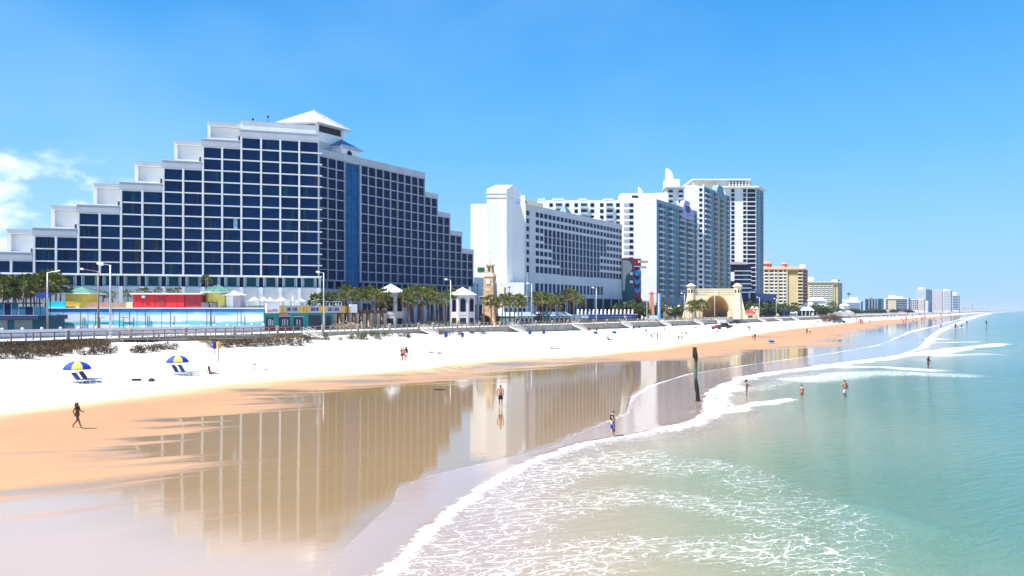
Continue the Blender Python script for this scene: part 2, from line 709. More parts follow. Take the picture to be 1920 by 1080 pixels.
# a tide pool on the damp sand further up the beach
pool = [(1375, 634), (1440, 636), (1500, 632), (1570, 634)]
pc = curve(pool, 0.3)
pt_ = np.interp(S, pc[:, 0], pc[:, 1], left=999, right=999)
mirror = np.maximum(mirror, 1.05 - np.abs(T - pt_) / 4.5)
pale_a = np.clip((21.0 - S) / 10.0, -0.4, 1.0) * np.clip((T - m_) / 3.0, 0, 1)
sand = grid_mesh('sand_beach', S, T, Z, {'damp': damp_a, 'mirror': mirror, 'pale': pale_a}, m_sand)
tag(sand, 'sandy beach, white when dry, orange when damp, mirror-wet by the water', kind='structure')

# ---- sea
m_sea, t, b = principled('sea_water')
dep, foam_a = attr_out(t, 'depth'), attr_out(t, 'foam')
cr = t.nodes.new('ShaderNodeValToRGB')
t.links.new(dep, cr.inputs[0])
els = cr.color_ramp.elements
els[0].position, els[0].color = 0.0, (0.40, 0.29, 0.23, 1)
els[1].position, els[1].color = 1.0, (0.001, 0.075, 0.20, 1)
for p, c in ((0.13, (0.36, 0.26, 0.19)), (0.19, (0.33, 0.27, 0.165)), (0.26, (0.19, 0.245, 0.15)), (0.34, (0.075, 0.19, 0.135)), (0.46, (0.030, 0.160, 0.130)),
             (0.60, (0.014, 0.135, 0.150)), (0.78, (0.004, 0.11, 0.19))):
    e = els.new(p)
    e.color = (*c, 1)
big = noise(t, coast_vec(t, 0.012, 0.05), 1.0, 4, 0.5)
wc = mixc(t, math_node(t, 'MULTIPLY', sstep(t, big, 0.42, 0.62), 0.75), cr.outputs[0], (0.012, 0.12, 0.13))
wcm = t.nodes.new('ShaderNodeMix')
wcm.data_type = 'RGBA'
t.links.new(sstep(t, dep, 0.25, 0.45), wcm.inputs[0])
t.links.new(cr.outputs[0], wcm.inputs[6])
t.links.new(wc, wcm.inputs[7])
# foam: lace of cell edges, closing to solid white where the density is high
wv = coast_vec(t, 0.62, 1.25, -0.6)
wn = t.nodes.new('ShaderNodeTexNoise')
wn.inputs['Scale'].default_value = 0.9
wn.inputs['Detail'].default_value = 4
t.links.new(wv, wn.inputs['Vector'])
wv2 = t.nodes.new('ShaderNodeVectorMath')
wv2.operation = 'MULTIPLY_ADD'
t.links.new(wn.outputs['Color'], wv2.inputs[0])
wv2.inputs[1].default_value = (1.5, 1.5, 0)
t.links.new(wv, wv2.inputs[2])


def lace(scale):
    v = t.nodes.new('ShaderNodeTexVoronoi')
    v.voronoi_dimensions = '2D'
    v.feature = 'DISTANCE_TO_EDGE'
    v.inputs['Scale'].default_value = scale
    t.links.new(wv2.outputs[0], v.inputs['Vector'])
    return v.outputs['Distance']


patch = noise(t, coast_vec(t, 0.10, 0.28, -0.4), 1.0, 4, 0.6)
dens = math_node(t, 'ADD', foam_a, math_node(t, 'MULTIPLY', math_node(t, 'SUBTRACT', patch, 0.5), 0.5))
dens = math_node(t, 'MULTIPLY', dens, sstep(t, foam_a, 0.02, 0.12))
th = math_node(t, 'MULTIPLY', math_node(t, 'POWER', math_node(t, 'MAXIMUM', dens, 0.0), 2.0), 0.25)
l1 = math_node(t, 'SUBTRACT', th, lace(1.6))
l2 = math_node(t, 'SUBTRACT', math_node(t, 'MULTIPLY', th, 0.8), lace(4.6))
lf = sstep(t, math_node(t, 'MAXIMUM', l1, l2), -0.012, 0.03)
brk = sstep(t, math_node(t, 'ADD', noise(t, coast_vec(t, 1.3, 3.6, -0.75), 1.0, 4, .6), math_node(t, 'MULTIPLY', foam_a, 0.12)), 0.42, 0.60)
lf = math_node(t, 'MULTIPLY', lf, brk)
solid = sstep(t, math_node(t, 'ADD', foam_a, math_node(t, 'MULTIPLY', math_node(t, 'SUBTRACT', math_node(t, 'ADD', math_node(t, 'MULTIPLY', noise(t, coast_vec(t, 0.22, 1.2, -0.6), 1.0, 6, .7), .55), math_node(t, 'MULTIPLY', noise(t, coast_vec(t, 1.6, 5.5, -0.8), 1.0, 4, .7), .45)), 0.5), 3.4)), 0.80, 1.12)
fm = math_node(t, 'MAXIMUM', lf, solid)
fmix = math_node(t, 'MAXIMUM', math_node(t, 'MULTIPLY', lf, 0.68), solid)
fc = mixc(t, fmix, wcm.outputs[2], (0.86, 0.85, 0.83))
t.links.new(fc, b.inputs['Base Color'])
mr = t.nodes.new('ShaderNodeMix')
mr.data_type = 'FLOAT'
t.links.new(fm, mr.inputs[0])
mr.inputs[2].default_value = 0.06
mr.inputs[3].default_value = 0.8
t.links.new(mr.outputs[0], b.inputs['Roughness'])
b.inputs['IOR'].default_value = 1.33
t.links.new(math_node(t, 'SUBTRACT', math_node(t, 'SUBTRACT', 1.75, math_node(t, 'MULTIPLY', sstep(t, dep, 0.10, 0.16), 0.42)), math_node(t, 'MULTIPLY', sstep(t, dep, 0.2, 0.6), 0.16)), b.inputs['IOR'])
r1 = noise(t, coast_vec(t, 0.55, 2.0, -0.5), 1.0, 5, 0.62)
r2 = noise(t, coast_vec(t, 0.05, 0.22, -0.25), 1.0, 4, 0.55)
r3 = noise(t, coast_vec(t, 3.0, 6.0, -0.7), 1.0, 3, 0.6)
hh = math_node(t, 'ADD', math_node(t, 'MULTIPLY', r1, 0.6), math_node(t, 'ADD', math_node(t, 'MULTIPLY', r2, 0.8), math_node(t, 'MULTIPLY', r3, 0.03)))
hh = math_node(t, 'ADD', hh, math_node(t, 'MULTIPLY', fm, 0.12))
bp = t.nodes.new('ShaderNodeBump')
bp.inputs['Distance'].default_value = 1.0
t.links.new(hh, bp.inputs['Height'])
t.links.new(math_node(t, 'ADD', 0.02, math_node(t, 'MULTIPLY', sstep(t, dep, 0.10, 0.42), 0.8)), bp.inputs['Strength'])
t.links.new(bp.outputs[0], b.inputs['Normal'])

s_ax = np.concatenate([np.arange(-120, 0, 4.0), np.arange(0, 60, 0.4)])
s_far = [60.0]
while s_far[-1] < 14000:
    s_far.append(s_far[-1] * 1.0075)
s_ax = np.concatenate([s_ax, s_far])
off = [0.0]
while off[-1] < 14000:
    off.append(off[-1] + min(0.30 + off[-1] * 0.0, 0.30) * (1 if off[-1] < 45 else 1 + (off[-1] - 45) * 0.10))
off = np.array(off)
S, O = np.meshgrid(s_ax, off, indexing='ij')
w1, w2 = W1(S), W2(S)
T = w1 + O
dw = T - w2
depth = np.where(dw < 0, 0.0, 0.0)
depth = np.clip(np.where(dw < 0, 0.12 * O / np.maximum(w2 - w1, 0.5), 0.13 + 0.87 * np.log1p(np.maximum(dw, 0) / 9.0) / math.log1p(900 / 9.0)), 0, 1)

# foam strokes: (pixel polyline, half width m, strength)
STROKES = [
    ([(1100, 845), (1250, 880), (1340, 870), (1500, 940), (1620, 1000), (1600, 1080)], 2.6, 0.40),
    ([(900, 940), (1050, 880), (1200, 860)], 3.5, 0.50),
    ([(800, 1050), (1000, 960), (1200, 930), (1400, 960)], 3.8, 0.46),
    ([(950, 1080), (1200, 1020), (1500, 1040)], 3.4, 0.50),
    ([(1260, 806), (1300, 795), (1345, 775), (1400, 762), (1480, 750)], 1.5, 1.0),
    ([(1330, 770), (1345, 745), (1380, 725)], 1.9, 1.0),
    ([(1400, 735), (1450, 722), (1520, 705)], 2.5, 0.45),
    ([(1380, 712), (1450, 700), (1520, 692), (1600, 681), (1700, 668), (1760, 661)], 2.0, 0.98),
    ([(1500, 712), (1600, 700), (1700, 700), (1790, 704)], 4.5, 0.74),
    ([(1560, 688), (1650, 688), (1740, 695)], 4.0, 0.80),
    ([(1740, 664), (1800, 655), (1880, 646)], 3.6, 1.0),
    ([(1760, 667), (1840, 664)], 4.0, 0.7),
    ([(1650, 633), (1690, 637), (1730, 636)], 8.0, 1.0),
    ([(1680, 626), (1720, 619), (1750, 616)], 9.0, 1.1),
    ([(1740, 617), (1760, 618)], 5.0, 1.0),
    ([(1740, 642), (1780, 642), (1830, 641)], 2.0, 0.9),
    ([(1740, 606), (1770, 605), (1800, 605)], 7.0, 1.0),
    ([(1770, 600), (1810, 597)], 10.0, 1.0),
    ([(1800, 595), (1830, 591), (1850, 588)], 18.0, 1.0),
    ([(1870, 591), (1885, 591)], 6.0, 0.9),
    ([(1898, 590), (1910, 590.2)], 7.0, 0.9),
    ([(1905, 592), (1925, 592)], 6.0, 1.0),
    ([(1395, 707), (1300, 790)], 0.5, 0.6),
]
depth = np.maximum(depth - 0.055 * np.clip((34 - S) / 14, 0, 1) * (dw > 0), np.where(dw > 0, .13, depth))
foam = np.zeros_like(T)
WX = S * UX + T * VX
WY = S * UY + T * VY
# the leading edges
e1 = np.where(S < 320, 0.10 + np.clip((S - 40) / 400, 0, 0.5), 1.2)
ed1 = np.exp(-((O) / (0.16 + 0.0035 * np.maximum(S, 0))) ** 2)
br = np.clip(vnoise(S / 6.0, S * 0, 21) * 1.6 - 0.2, 0, 1) * np.clip((S - 30) / 30, 0.35, 1)
foam = np.maximum(foam, ed1 * (0.55 + 0.5 * br) * np.clip((S - 15) / 45, 0.45, 1))
wd = 0.20 + 0.008 * np.clip(S, 0, 400)
ed2 = np.where(dw > -0.05, np.exp(-((np.maximum(dw - 0.25, 0)) / wd) ** 2), 0)
vary = np.where(S < 75, 1.0, 0.55 + 0.75 * vnoise(S / (4 + S * .03), dw * 0, 51))
foam = np.maximum(foam, ed2 * 1.15 * vary)
dx = np.where(dw > 0, np.exp(-dw / (1.6 + 0.012 * np.clip(S, 0, 300))), 0) * 0.60
foam = np.maximum(foam, dx)
crest = np.zeros_like(T)
for pl, hw, stg in STROKES:
    P = [ground(px, py) for px, py in pl]
    best = np.full(T.shape, 1e9)
    for (ax, ay), (bx, by) in zip(P[:-1], P[1:]):
        ux, uy = bx - ax, by - ay
        k = np.clip(((WX - ax) * ux + (WY - ay) * uy) / (ux * ux + uy * uy + 1e-9), 0, 1)
        best = np.minimum(best, np.hypot(WX - ax - k * ux, WY - ay - k * uy))
    jit = 0.35 + 1.1 * vnoise(WX / (hw * 1.5), WY / (hw * 1.5), 31)
    k = np.clip(1.25 - best / (hw * jit), 0, 1)
    foam = np.maximum(foam, stg * k * k * (3 - 2 * k))
    if stg > 0.95:
        crest = np.maximum(crest, k * min(0.35, hw * 0.06))
foam = np.where(dw < -0.3, np.minimum(foam, np.where(ed1 > 0.2, foam, foam * 0.25)), foam)
Z = 0.004 + 0.035 * ed2 + crest * 0.8
# low swells running in towards the shore
ph = (T - W2(S)) / 7.5 + 1.4 * vnoise(S / 40.0, T / 60.0, 41) * 2
amp = 0.16 * np.clip((dw - 6) / 25, 0, 1)
Z = Z + amp * (np.sin(ph) ** 3) * vnoise(S / 25.0, T / 18.0, 43)
# the small green swell in the foreground
gx, gy = ground(1640, 960)
g2x, g2y = ground(1760, 1000)
for (cx, cy), (ex, ey) in (((gx, gy), (g2x, g2y)),):
    ux, uy = ex - cx, ey - cy
    k = np.clip(((WX - cx) * ux + (WY - cy) * uy) / (ux * ux + uy * uy), -0.2, 1)
    dd = np.hypot(WX - cx - k * ux, WY - cy - k * uy)
    Z = Z + 0.16 * np.exp(-(dd / 0.8) ** 2)
Z = np.where(O < 0.15, 0.004, Z)
sea = grid_mesh('sea_water', S, T, Z, {'depth': depth, 'foam': foam}, m_sea)
tag(sea, 'turquoise sea with small foaming breakers running onto the beach', kind='structure')

# sea bed continuing the sand, far out
mb = MB()
mb.box(-20000, 20000, -4000, 20000, -6.0, -5.0, mat('sea_bed', (0.3, 0.27, 0.2), 0.9, 0.1))
tag(mb.build('sea_bed'), 'sea bed below the water', kind='structure')

# ---- land behind the seawall
m_land, t, b = principled('land_ground')
big = noise(t, coast_vec(t, 1, 1), 0.05, 5, 0.6)
sm = noise(t, coast_vec(t, 1, 1), 0.9, 5, 0.6)
c = mixc(t, sstep(t, big, 0.45, 0.6), (0.36, 0.34, 0.31), (0.10, 0.13, 0.05))
c = mixc(t, math_node(t, 'MULTIPLY', sm, 0.4), c, (0.26, 0.22, 0.17))
t.links.new(c, b.inputs['Base Color'])
b.inputs['Roughness'].default_value = 0.95
mb = MB()
pl = [st(-300, -125.5), st(14000, -125.5), st(14000, -6000), st(-300, -3000)]
mb.prism(pl, 1.0, DECK_Z - 0.03, m_land)
tag(mb.build('inland_ground'), 'level ground behind the boardwalk', kind='structure')

# ================================================================== big stepped hotel
ST = 2.86
ZB = 16.15


def Fcorner(px, Y, phi):
    x, y = at(px, Y)
    return Frame(x, y, phi)


def Ft(px, t, phi=PHI_U):
    x, y = along(px, t)
    return Frame(x, y, phi)


FL = Fcorner(597.5, 190.0, R(16.4))
A_L = FL.a(21)
BAY = -A_L / 14.35 * 1.0
# column lines measured in the photograph, kept as metres along the wing
LP = [-66, -22, 21, 64, 105, 147, 187, 227, 267, 306.5, 343.5, 380.5, 416.5, 452.5, 489.5, 525.5, 561, 597.5]
LA = [FL.a(p) for p in LP]
#            index of first bay, rows
LROWS = [1, 1, 1, 3, 3, 5, 5, 7, 7, 9, 9, 11, 11, 12, 12, 12, 12]
HT = Building('stepped_hotel', FL, 'huge white stepped hotel with dark blue glass bays, hipped roof pavilion on top', 'hotel')
M_sd = M_slab
for j, rows in enumerate(LROWS):
    a0, a1 = LA[j], LA[j + 1]
    top = ZB + rows * ST
    for k in range(rows):
        z0 = ZB + k * ST
        # glass set back behind the slab edge
        HT.box('window', FL, a0 + 0.20, a1 - 0.20, 0.42, 0.50, z0 + 0.12, z0 + ST - 0.12, M_navy)
rc = random.Random(5)
for q in range(46):
    j = rc.randrange(3, 17)
    k = rc.randrange(LROWS[j])
    a0, a1 = LA[j], LA[j + 1]
    u = a0 + (a1 - a0) * rc.uniform(.12, .75)
    HT.box('curtain', FL, u, u + rc.choice((.35, .5, .9)), 0.395, 0.415, ZB + k * ST + .15, ZB + (k + 1) * ST - .15, rc.choice((M_teal, M_dark, M_teal, M_dark, M_curt if q < 3 else M_navy2)))
mbw = MB()
edges = [0, 3, 5, 7, 9, 11, 13, 17]
for e in range(7):
    j0, j1 = edges[e], edges[e + 1]
    rows = LROWS[j0]
    top = ZB + rows * ST
    mbw.box(LA[j0] + (0.002 * e), LA[j1], 0.5, 13 - 0.01 * e, ZB - 0.3, top + 0.2, M_white)
HT.mesh('wall', mbw, FL)
for e in range(7):
    j0, j1 = edges[e], edges[e + 1]
    top = ZB + LROWS[j0] * ST
    aR = LA[j1] + (0.0 if e == 6 else -0.001)
    HT.box('parapet', FL, LA[j0] - 0.35, aR - (0.28 if e < 6 else 0), -0.22, 0.55, top + 0.16, top + 1.85, M_whiteg)
    HT.box('parapet_coping', FL, LA[j0] - 0.42, aR - (0.28 if e < 6 else 0), -0.30, 0.62, top + 1.853, top + 1.98, M_sd)
for k in range(0, 13):
    first = next((j for j, r in enumerate(LROWS) if r >= max(k, 1)), 0)
    z = ZB + k * ST
    HT.box('floor_slab', FL, LA[first] - 0.25, 0.85 if k < 12 else 0.1, -0.15, 0.6, z - 0.13, z + 0.13, M_sd)
for j, a in enumerate(LA):
    rows = max(LROWS[j - 1] if j > 0 else 0, LROWS[j] if j < 17 else 12)
    if j == 17:
        continue
    HT.box('column', FL, a - 0.21, a + 0.21, -0.20, 0.5, ZB - 0.2, ZB + rows * ST + 0.16, M_sd)
# corner return of the top storeys
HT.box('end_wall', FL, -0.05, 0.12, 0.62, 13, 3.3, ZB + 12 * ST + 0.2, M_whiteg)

# set-back rooms on the roof steps, each with a recessed panel
for (p0, p1, pyt, pyb) in ((13, 63, 431.5, 477), (95.5, 145, 387, 431), (175, 225.5, 346, 388), (252.5, 305, 305, 345), (326.5, 378, 265, 304),
                           (389, 451, 230.5, 264)):
    y0 = 3.0
    a0, a1 = FL.a(p0, y0), FL.a(p1, y0) + 0.6
    zt = FL.z((p0 + p1) / 2, pyt, y0)
    zb = FL.z((p0 + p1) / 2, pyb, y0) - 1.2
    m = MB()
    m.box(a0, a0 + 0.75, y0, y0 + 8, zb, zt, M_white)
    m.box(a0 + 0.751, a1, y0, y0 + 8, zt - 0.9, zt - 0.001, M_white)
    m.box(a0 + 0.751, a1, y0 + 0.9, y0 + 8.02, zb, zt - 0.95, M_white)
    m.box(a0 + 0.751, a1 - 0.01, y0 + 0.004, y0 + 0.88, zb, zb + 1.9, M_white)
    m.box(a0 - 0.12, a1, y0 - 0.12, y0 + 8.1, zt + 0.001, zt + 0.18, M_whiteg)
    o = HT.mesh('roof_room', m, FL)
    HT.box('vent_hatch', FL, a1 - 1.1, a1 - 0.7, y0 - 0.25, y0 + 0.003, zb + 1.4, zb + 2.6, M_dark)
# long penthouse behind the top parapet
y0 = 2.2
zt = FL.z(520, 232, y0)
HT.box('penthouse', FL, FL.a(452, y0), FL.a(592, y0), y0, y0 + 9, ZB + 12 * ST, zt, M_white)
HT.box('penthouse_coping', FL, FL.a(452, y0) - 0.05, FL.a(592, y0) + 0.1, y0 - 0.15, y0 + 9.1, zt + 0.001, zt + 0.2, M_whiteg)
for p, h in ((474, 1.3), (502.5, 2.2)):
    m = MB()
    a = FL.a(p, 3)
    m.tube([(a, 3.4, zt), (a, 3.4, zt + h)], 0.07, M_dark, 5)
    m.box(a - 0.25, a + 0.25, 3.3, 3.5, zt + h - 0.5, zt + h - 0.1, M_dark)
    HT.mesh('roof_antenna', m, FL)

# podium of the left wing
for j in range(17):
    a0, a1 = LA[j], LA[j + 1]
    w = a1 - a0
    HT.box('podium_window', FL, a0 + 0.17 * w, a1 - 0.17 * w, 0.62, 0.70, 13.55, 15.80, M_teal)
    for q0, q1 in ((0.17, 0.26), (0.74, 0.83)):
        HT.box('curtain', FL, a0 + q0 * w, a0 + q1 * w, 0.55, 0.61, 13.6, 15.75, M_curt)
    HT.box('podium_side_window', FL, a1 - 0.11 * w, a1 + 0.10 * w if j < 16 else a1, 0.66, 0.74, 13.3, 15.80, M_navy2)
    for q in (0.135, 0.865):
        HT.box('podium_mullion', FL, a0 + q * w - 0.09, a0 + q * w + 0.09, 0.35, 0.72, 13.4, 15.80, M_sd)
    if j >= 6:
        HT.box('podium_pier', FL, a1 - 0.42, a1 + 0.42, -0.3, 0.9, 3.3, 13.35, M_sd)
    if j >= 13:
        HT.box('podium_opening', FL, a0 + 0.45, a1 - 0.45, 1.15, 1.25, 8.9, 12.15, M_navy)
m = MB()
m.box(LA[0], 0.6, -0.5, 1.0, 15.82, 16.12 - 0.14, M_sd)
m.box(LA[0], 0.598, 0.76, 13, 3.3, 15.8, M_white)
m.box(LA[0], 0.596, 0.1, 0.9, 12.2, 13.33, M_sd)
HT.mesh('podium_wall', m, FL)

# ---- right wing, running away along the coast
FR = Ft(599.0, -160.7)
RP = [599, 615.2, 631.2, 646.8]
RP2 = [676.5, 691, 705.4, 719.2, 732.4, 745.5, 758.4, 771.2, 783.8, 796.6]
RA = [FR.a(p) for p in RP]
RA2 = [FR.a(p) for p in RP2]
bw = (RA2[-1] - RA2[0]) / 9
RA2 = [RA2[0] + bw * i for i in range(10)]
RA3 = [RA2[-1] + (FR.a(887.3) - RA2[-1]) / 8 * i for i in range(1, 9)]
bays = [(RA[i], RA[i + 1], 12) for i in range(3)] + [(RA2[i], RA2[i + 1], 12) for i in range(9)]
prev = RA2[-1]
for i, a in enumerate(RA3):
    bays.append((prev, a, (10, 10, 8, 8, 6, 6, 4, 4)[i]))
    prev = a
DEP = 0.42
for a0, a1, rows in bays:
    for k in range(rows):
        z0 = ZB + k * ST
        HT.box('balcony_glass', FR, a0 + 0.15, a1 - 0.15, DEP, DEP + 0.08, z0 + 0.1, z0 + ST - 0.1, M_navy2)
    HT.box('balcony_fin', FR, a1 - 0.12, a1 + 0.12, 0.0, DEP + 0.1, ZB, ZB + rows * ST, M_whiteg)
HT.box('balcony_fin', FR, RA[0] - 0.19, RA[0] + 0.19, 0.0, DEP + 0.1, ZB, ZB + 12 * ST, M_whiteg)
HT.box('balcony_fin', FR, RA2[0] - 0.35, RA2[0] + 0.19, -0.1, DEP + 0.1, ZB, ZB + 12 * ST, M_whiteg)
for k in range(0, 13):
    z = ZB + k * ST
    last = RA2[-1]
    for a0, a1, rows in bays:
        if rows >= k:
            last = max(last, a1)
    HT.box('balcony_slab', FR, RA[0] - 1.5, RA[3] + 0.2, -0.06, DEP + 0.1, z - 0.10, z + 0.10, M_whiteg)
    HT.box('balcony_slab', FR, RA2[0] - 0.35, last + 0.2, -0.06, DEP + 0.1, z - 0.10, z + 0.10, M_whiteg)
m = MB()
lim = [(RA[0] - 14, RA2[-1], 12)] + [(RA2[-1] if i == 0 else RA3[2 * i - 1], RA3[2 * i + 1], (10, 8, 6, 4)[i]) for i in range(4)]
for i, (a0, a1, rows) in enumerate(lim):
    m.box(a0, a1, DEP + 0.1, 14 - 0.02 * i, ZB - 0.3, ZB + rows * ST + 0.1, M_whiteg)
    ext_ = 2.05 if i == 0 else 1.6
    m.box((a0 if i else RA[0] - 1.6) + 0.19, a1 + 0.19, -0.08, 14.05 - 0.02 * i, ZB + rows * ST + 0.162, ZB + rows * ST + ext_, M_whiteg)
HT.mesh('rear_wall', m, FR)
# glazed stair shaft
m = MB()
a0, a1 = RA[3] + 0.21, RA2[0] - 0.36
m.box(a0, a1, 0.5, 1.2, 13.4, ZB + 12 * ST - 0.2, M_blue)
HT.mesh('glazed_shaft', m, FR)
m = MB()
M_shl = mat('shaft_mullion', (0.02, 0.14, 0.28), 0.5, 0.1)
for i in range(1, 4):
    a = a0 + (a1 - a0) * i / 4
    m.box(a - 0.05, a + 0.05, 0.42, 0.5, 13.4, ZB + 12 * ST - 0.3, M_shl)
for k in range(13):
    m.box(a0 + 0.02, a1 - 0.02, 0.44, 0.5, ZB + k * ST - 0.06, ZB + k * ST + 0.04, M_shl)
HT.mesh('shaft_glazing_bars', m, FR)
# recessed dark storey and podium below the right wing
HT.box('recessed_storey', FR, RA[0] - 12, RA3[-1], 2.0, 2.3, 12.0, ZB - 0.31, M_navy2)
for i in range(26):
    a = RA[0] - 2 + i * (RA3[-1] - RA[0]) / 25
    HT.box('undercroft_post', FR, a - 0.2, a + 0.2, 0.9, 1.3, 3.3, ZB - 0.32, M_whiteg)
m = MB()
m.box(RA[0] - 10, RA3[-1], -5.5, 1.9, 3.3, 13.2, M_whiteg)
m.box(RA[0] - 10, RA3[-1] + 0.1, -5.8, 1.9, 13.2, 13.45, M_whiteg)
HT.mesh('podium_block', m, FR)
for i in range(22):
    a = RA[0] - 2 + i * 4.6
    HT.box('square_vent', FR, a, a + 0.9, -5.56, -5.4, 11.6, 12.4, M_dark)
    HT.box('podium_glass', FR, a - 0.6, a + 2.4, -5.58, -5.4, 4.2, 9.6, M_navy)

# rooftop pavilion with hipped roof
def para(p0, lu, lw, ang):
    """plan parallelogram: corner nearest the camera, lu along the coast, lw to the left"""
    x, y = p0
    wx_, wy_ = -math.cos(ang), math.sin(ang)
    return [(x, y), (x + UX * lu, y + UY * lu), (x + UX * lu + wx_ * lw, y + UY * lu + wy_ * lw), (x + wx_ * lw, y + wy_ * lw)]


def grow(poly, g):
    cx = sum(p[0] for p in poly) / len(poly)
    cy = sum(p[1] for p in poly) / len(poly)
    return [(cx + (x - cx) * g, cy + (y - cy) * g) for x, y in poly]


rx, ry = HT.root.location.x, HT.root.location.y


def rel(poly):
    return [(x - rx, y - ry) for x, y in poly]


P0 = along(594.5, -163.5)
body = para(P0, 9.8, 9.5, R(5))
m = MB()
m.prism(rel(body), ZB + 12 * ST - 3.3, 58.0 - 3.3, M_white)
HT.root['category'] = 'hotel'
pv = m.build('roof_pavilion', HT.root)
m = MB()
m.prism(rel(grow(body, 0.96)), 58.0 - 3.3, 59.9 - 3.3, M_dark)
m.build('pavilion_window', HT.root)
m = MB()
for q in range(4):
    x, y = rel(grow(body, 0.97))[q]
    m.box(x - 0.45, x + 0.45, y - 0.45, y + 0.45, 58.0 - 3.3, 60.0 - 3.3, M_white)
m.build('pavilion_corner_post', HT.root)
eave = grow(body, 1.27)
cx, cy = sum(p[0] for p in body) / 4, sum(p[1] for p in body) / 4
M_roofw = mat('white_standing_seam_roof', (0.82, 0.82, 0.84), 0.45, 0.05, 0.4)
m = MB()
m.prism(rel(eave), 59.95 - 3.3, 60.35 - 3.3, M_whiteg)
m.cone(rel(grow(body, 1.28)), 60.36 - 3.3, (cx - rx, cy - ry, 64.9 - 3.3), M_roofw)
m.build('pavilion_roof', HT.root)
m = MB()
for i in range(4):
    ex, ey = grow(body, 1.28)[i]
    m.tube([(ex - rx, ey - ry, 57.12), (cx - rx, cy - ry, 61.72)], 0.12, M_whiteg, 4)
for i in range(4):
    (ax, ay), (bx, by) = grow(body, 1.28)[i], grow(body, 1.28)[(i + 1) % 4]
    for k in range(1, 12):
        f = k / 12
        x, y = ax + (bx - ax) * f, ay + (by - ay) * f
        hf = min(f, 1 - f) * 2
        m.tube([(x - rx, y - ry, 57.10), (x - rx + (cx - x) * hf, y - ry + (cy - y) * hf, 57.10 + 4.6 * hf)], 0.05, M_whiteg, 3, cap=False)
m.build('roof_ridges', HT.root)
m = MB()
for st_, (g0, zz) in enumerate(((1.14, 53.0), (1.22, 51.9))):
    m.prism(rel(grow(para(P0, 9.8 + 2.2 * (st_ + 1), 9.5, R(5)), 1.0)), ZB + 12 * ST - 3.3, 55.4 - 1.9 * st_ - 3.3, M_white)
m.build('stepped_base', HT.root)
# small sea-facing pavilion with a round window
P1 = along(641, -160.9)
b2 = para(P1, 6.4, 5.0, R(5))
m = MB()
m.prism(rel(b2), ZB + 12 * ST - 3.3, 54.2 - 3.3, M_white)
m.build('small_pavilion', HT.root)
m = MB()
M_broof = mat('blue_shaded_roof', (0.10, 0.19, 0.32), 0.5, 0.1)  # blue shading of white hipped roofs, put into the base colour
c2x, c2y = sum(p[0] for p in b2) / 4, sum(p[1] for p in b2) / 4
m.prism(rel(grow(b2, 1.3)), 54.2 - 3.3, 54.6 - 3.3, M_whiteg)
m.cone(rel(grow(b2, 1.32)), 54.61 - 3.3, (c2x - rx, c2y - ry, 57.2 - 3.3), M_broof)
m.build('small_pavilion_roof', HT.root)
m = MB()
m.prism(rel(para(along(641, -160.85), 9.0, 4.0, R(5))), ZB + 12 * ST - 3.3, 52.3 - 3.3, M_white)
m.build('stepped_base', HT.root)
m = MB()
FW = Ft(641, -160.75)
m.wall_prism([(3.0 + 0.85 * math.cos(q * math.pi / 8), 52.9 + 0.95 * math.sin(q * math.pi / 8)) for q in range(16)], -0.05, 0.25, M_navy)
HT.mesh('round_window', m, FW)

# ================================================================== second hotel (plain white end wall)
F2 = Ft(985.5, -149.6)
E2 = Frame(F2.o[0], F2.o[1], R(-1))
H2 = Building('slab_hotel', F2, 'long white hotel slab with blank bright end wall and gabled stair tower', 'hotel')
Z2T = 46.6
aL = E2.a(882.5)
m = MB()
r2x, r2y = F2.o
A_ = (0.0, 0.0)
B_ = (E2.pt(aL)[0] - r2x, E2.pt(aL)[1] - r2y)
aE = F2.a(1166.7)
D_ = (F2.pt(aE)[0] - r2x, F2.pt(aE)[1] - r2y)
C_ = (B_[0] + D_[0], B_[1] + D_[1])
REC = 0.4
ins = (-VX * REC, -VY * REC)
A2 = (A_[0] + ins[0], A_[1] + ins[1])
D2 = (D_[0] + ins[0], D_[1] + ins[1])
m.prism([B_, A2, D2, C_], 0.0, Z2T - 3.3 - 0.05, M_white)
m.build('wall', H2.root)
# sea front skin: spandrels and piers around recessed windows
a_first = F2.a(1003.6)
a_last = F2.a(1166.2)
NB = 24
bw2 = (a_last - a_first) / NB
zr = [F2.z(1004, y) for y in (397.5, 412.3, 426.8, 441.3, 455.6, 470.2, 484.6, 499.0)]
rowh = (zr[0] - zr[7]) / 7
ztop = [zr[0] - rowh * k for k in range(8)]
M_h2 = mat('hotel_shade_grey_wall', (0.55, 0.57, 0.61), 0.8, 0.05, 0.3, streak=True)  # white hotel wall with its sea-front shade mixed into the tone
H2.box('parapet', F2, 0.0, aE, 0.0, REC, ztop[0], Z2T, M_h2)
H2.box('end_pier', F2, 0.0, 0.55, 0.0, REC, 3.3, ztop[0], M_h2)
a_c0, a_c1 = F2.a(986.5), F2.a(992.7)
H2.box('end_pier', F2, a_c1, a_first, 0.0, REC, 3.3, ztop[0], M_h2)
tall = lambda k, i: (k in (2, 3) and 2 <= i <= 18) or (k in (4, 5) and 4 <= i <= 16) or (k in (6,) and 6 <= i <= 16) or (k == 7 and 6 <= i <= 14)
zlow = ztop[7] - rowh
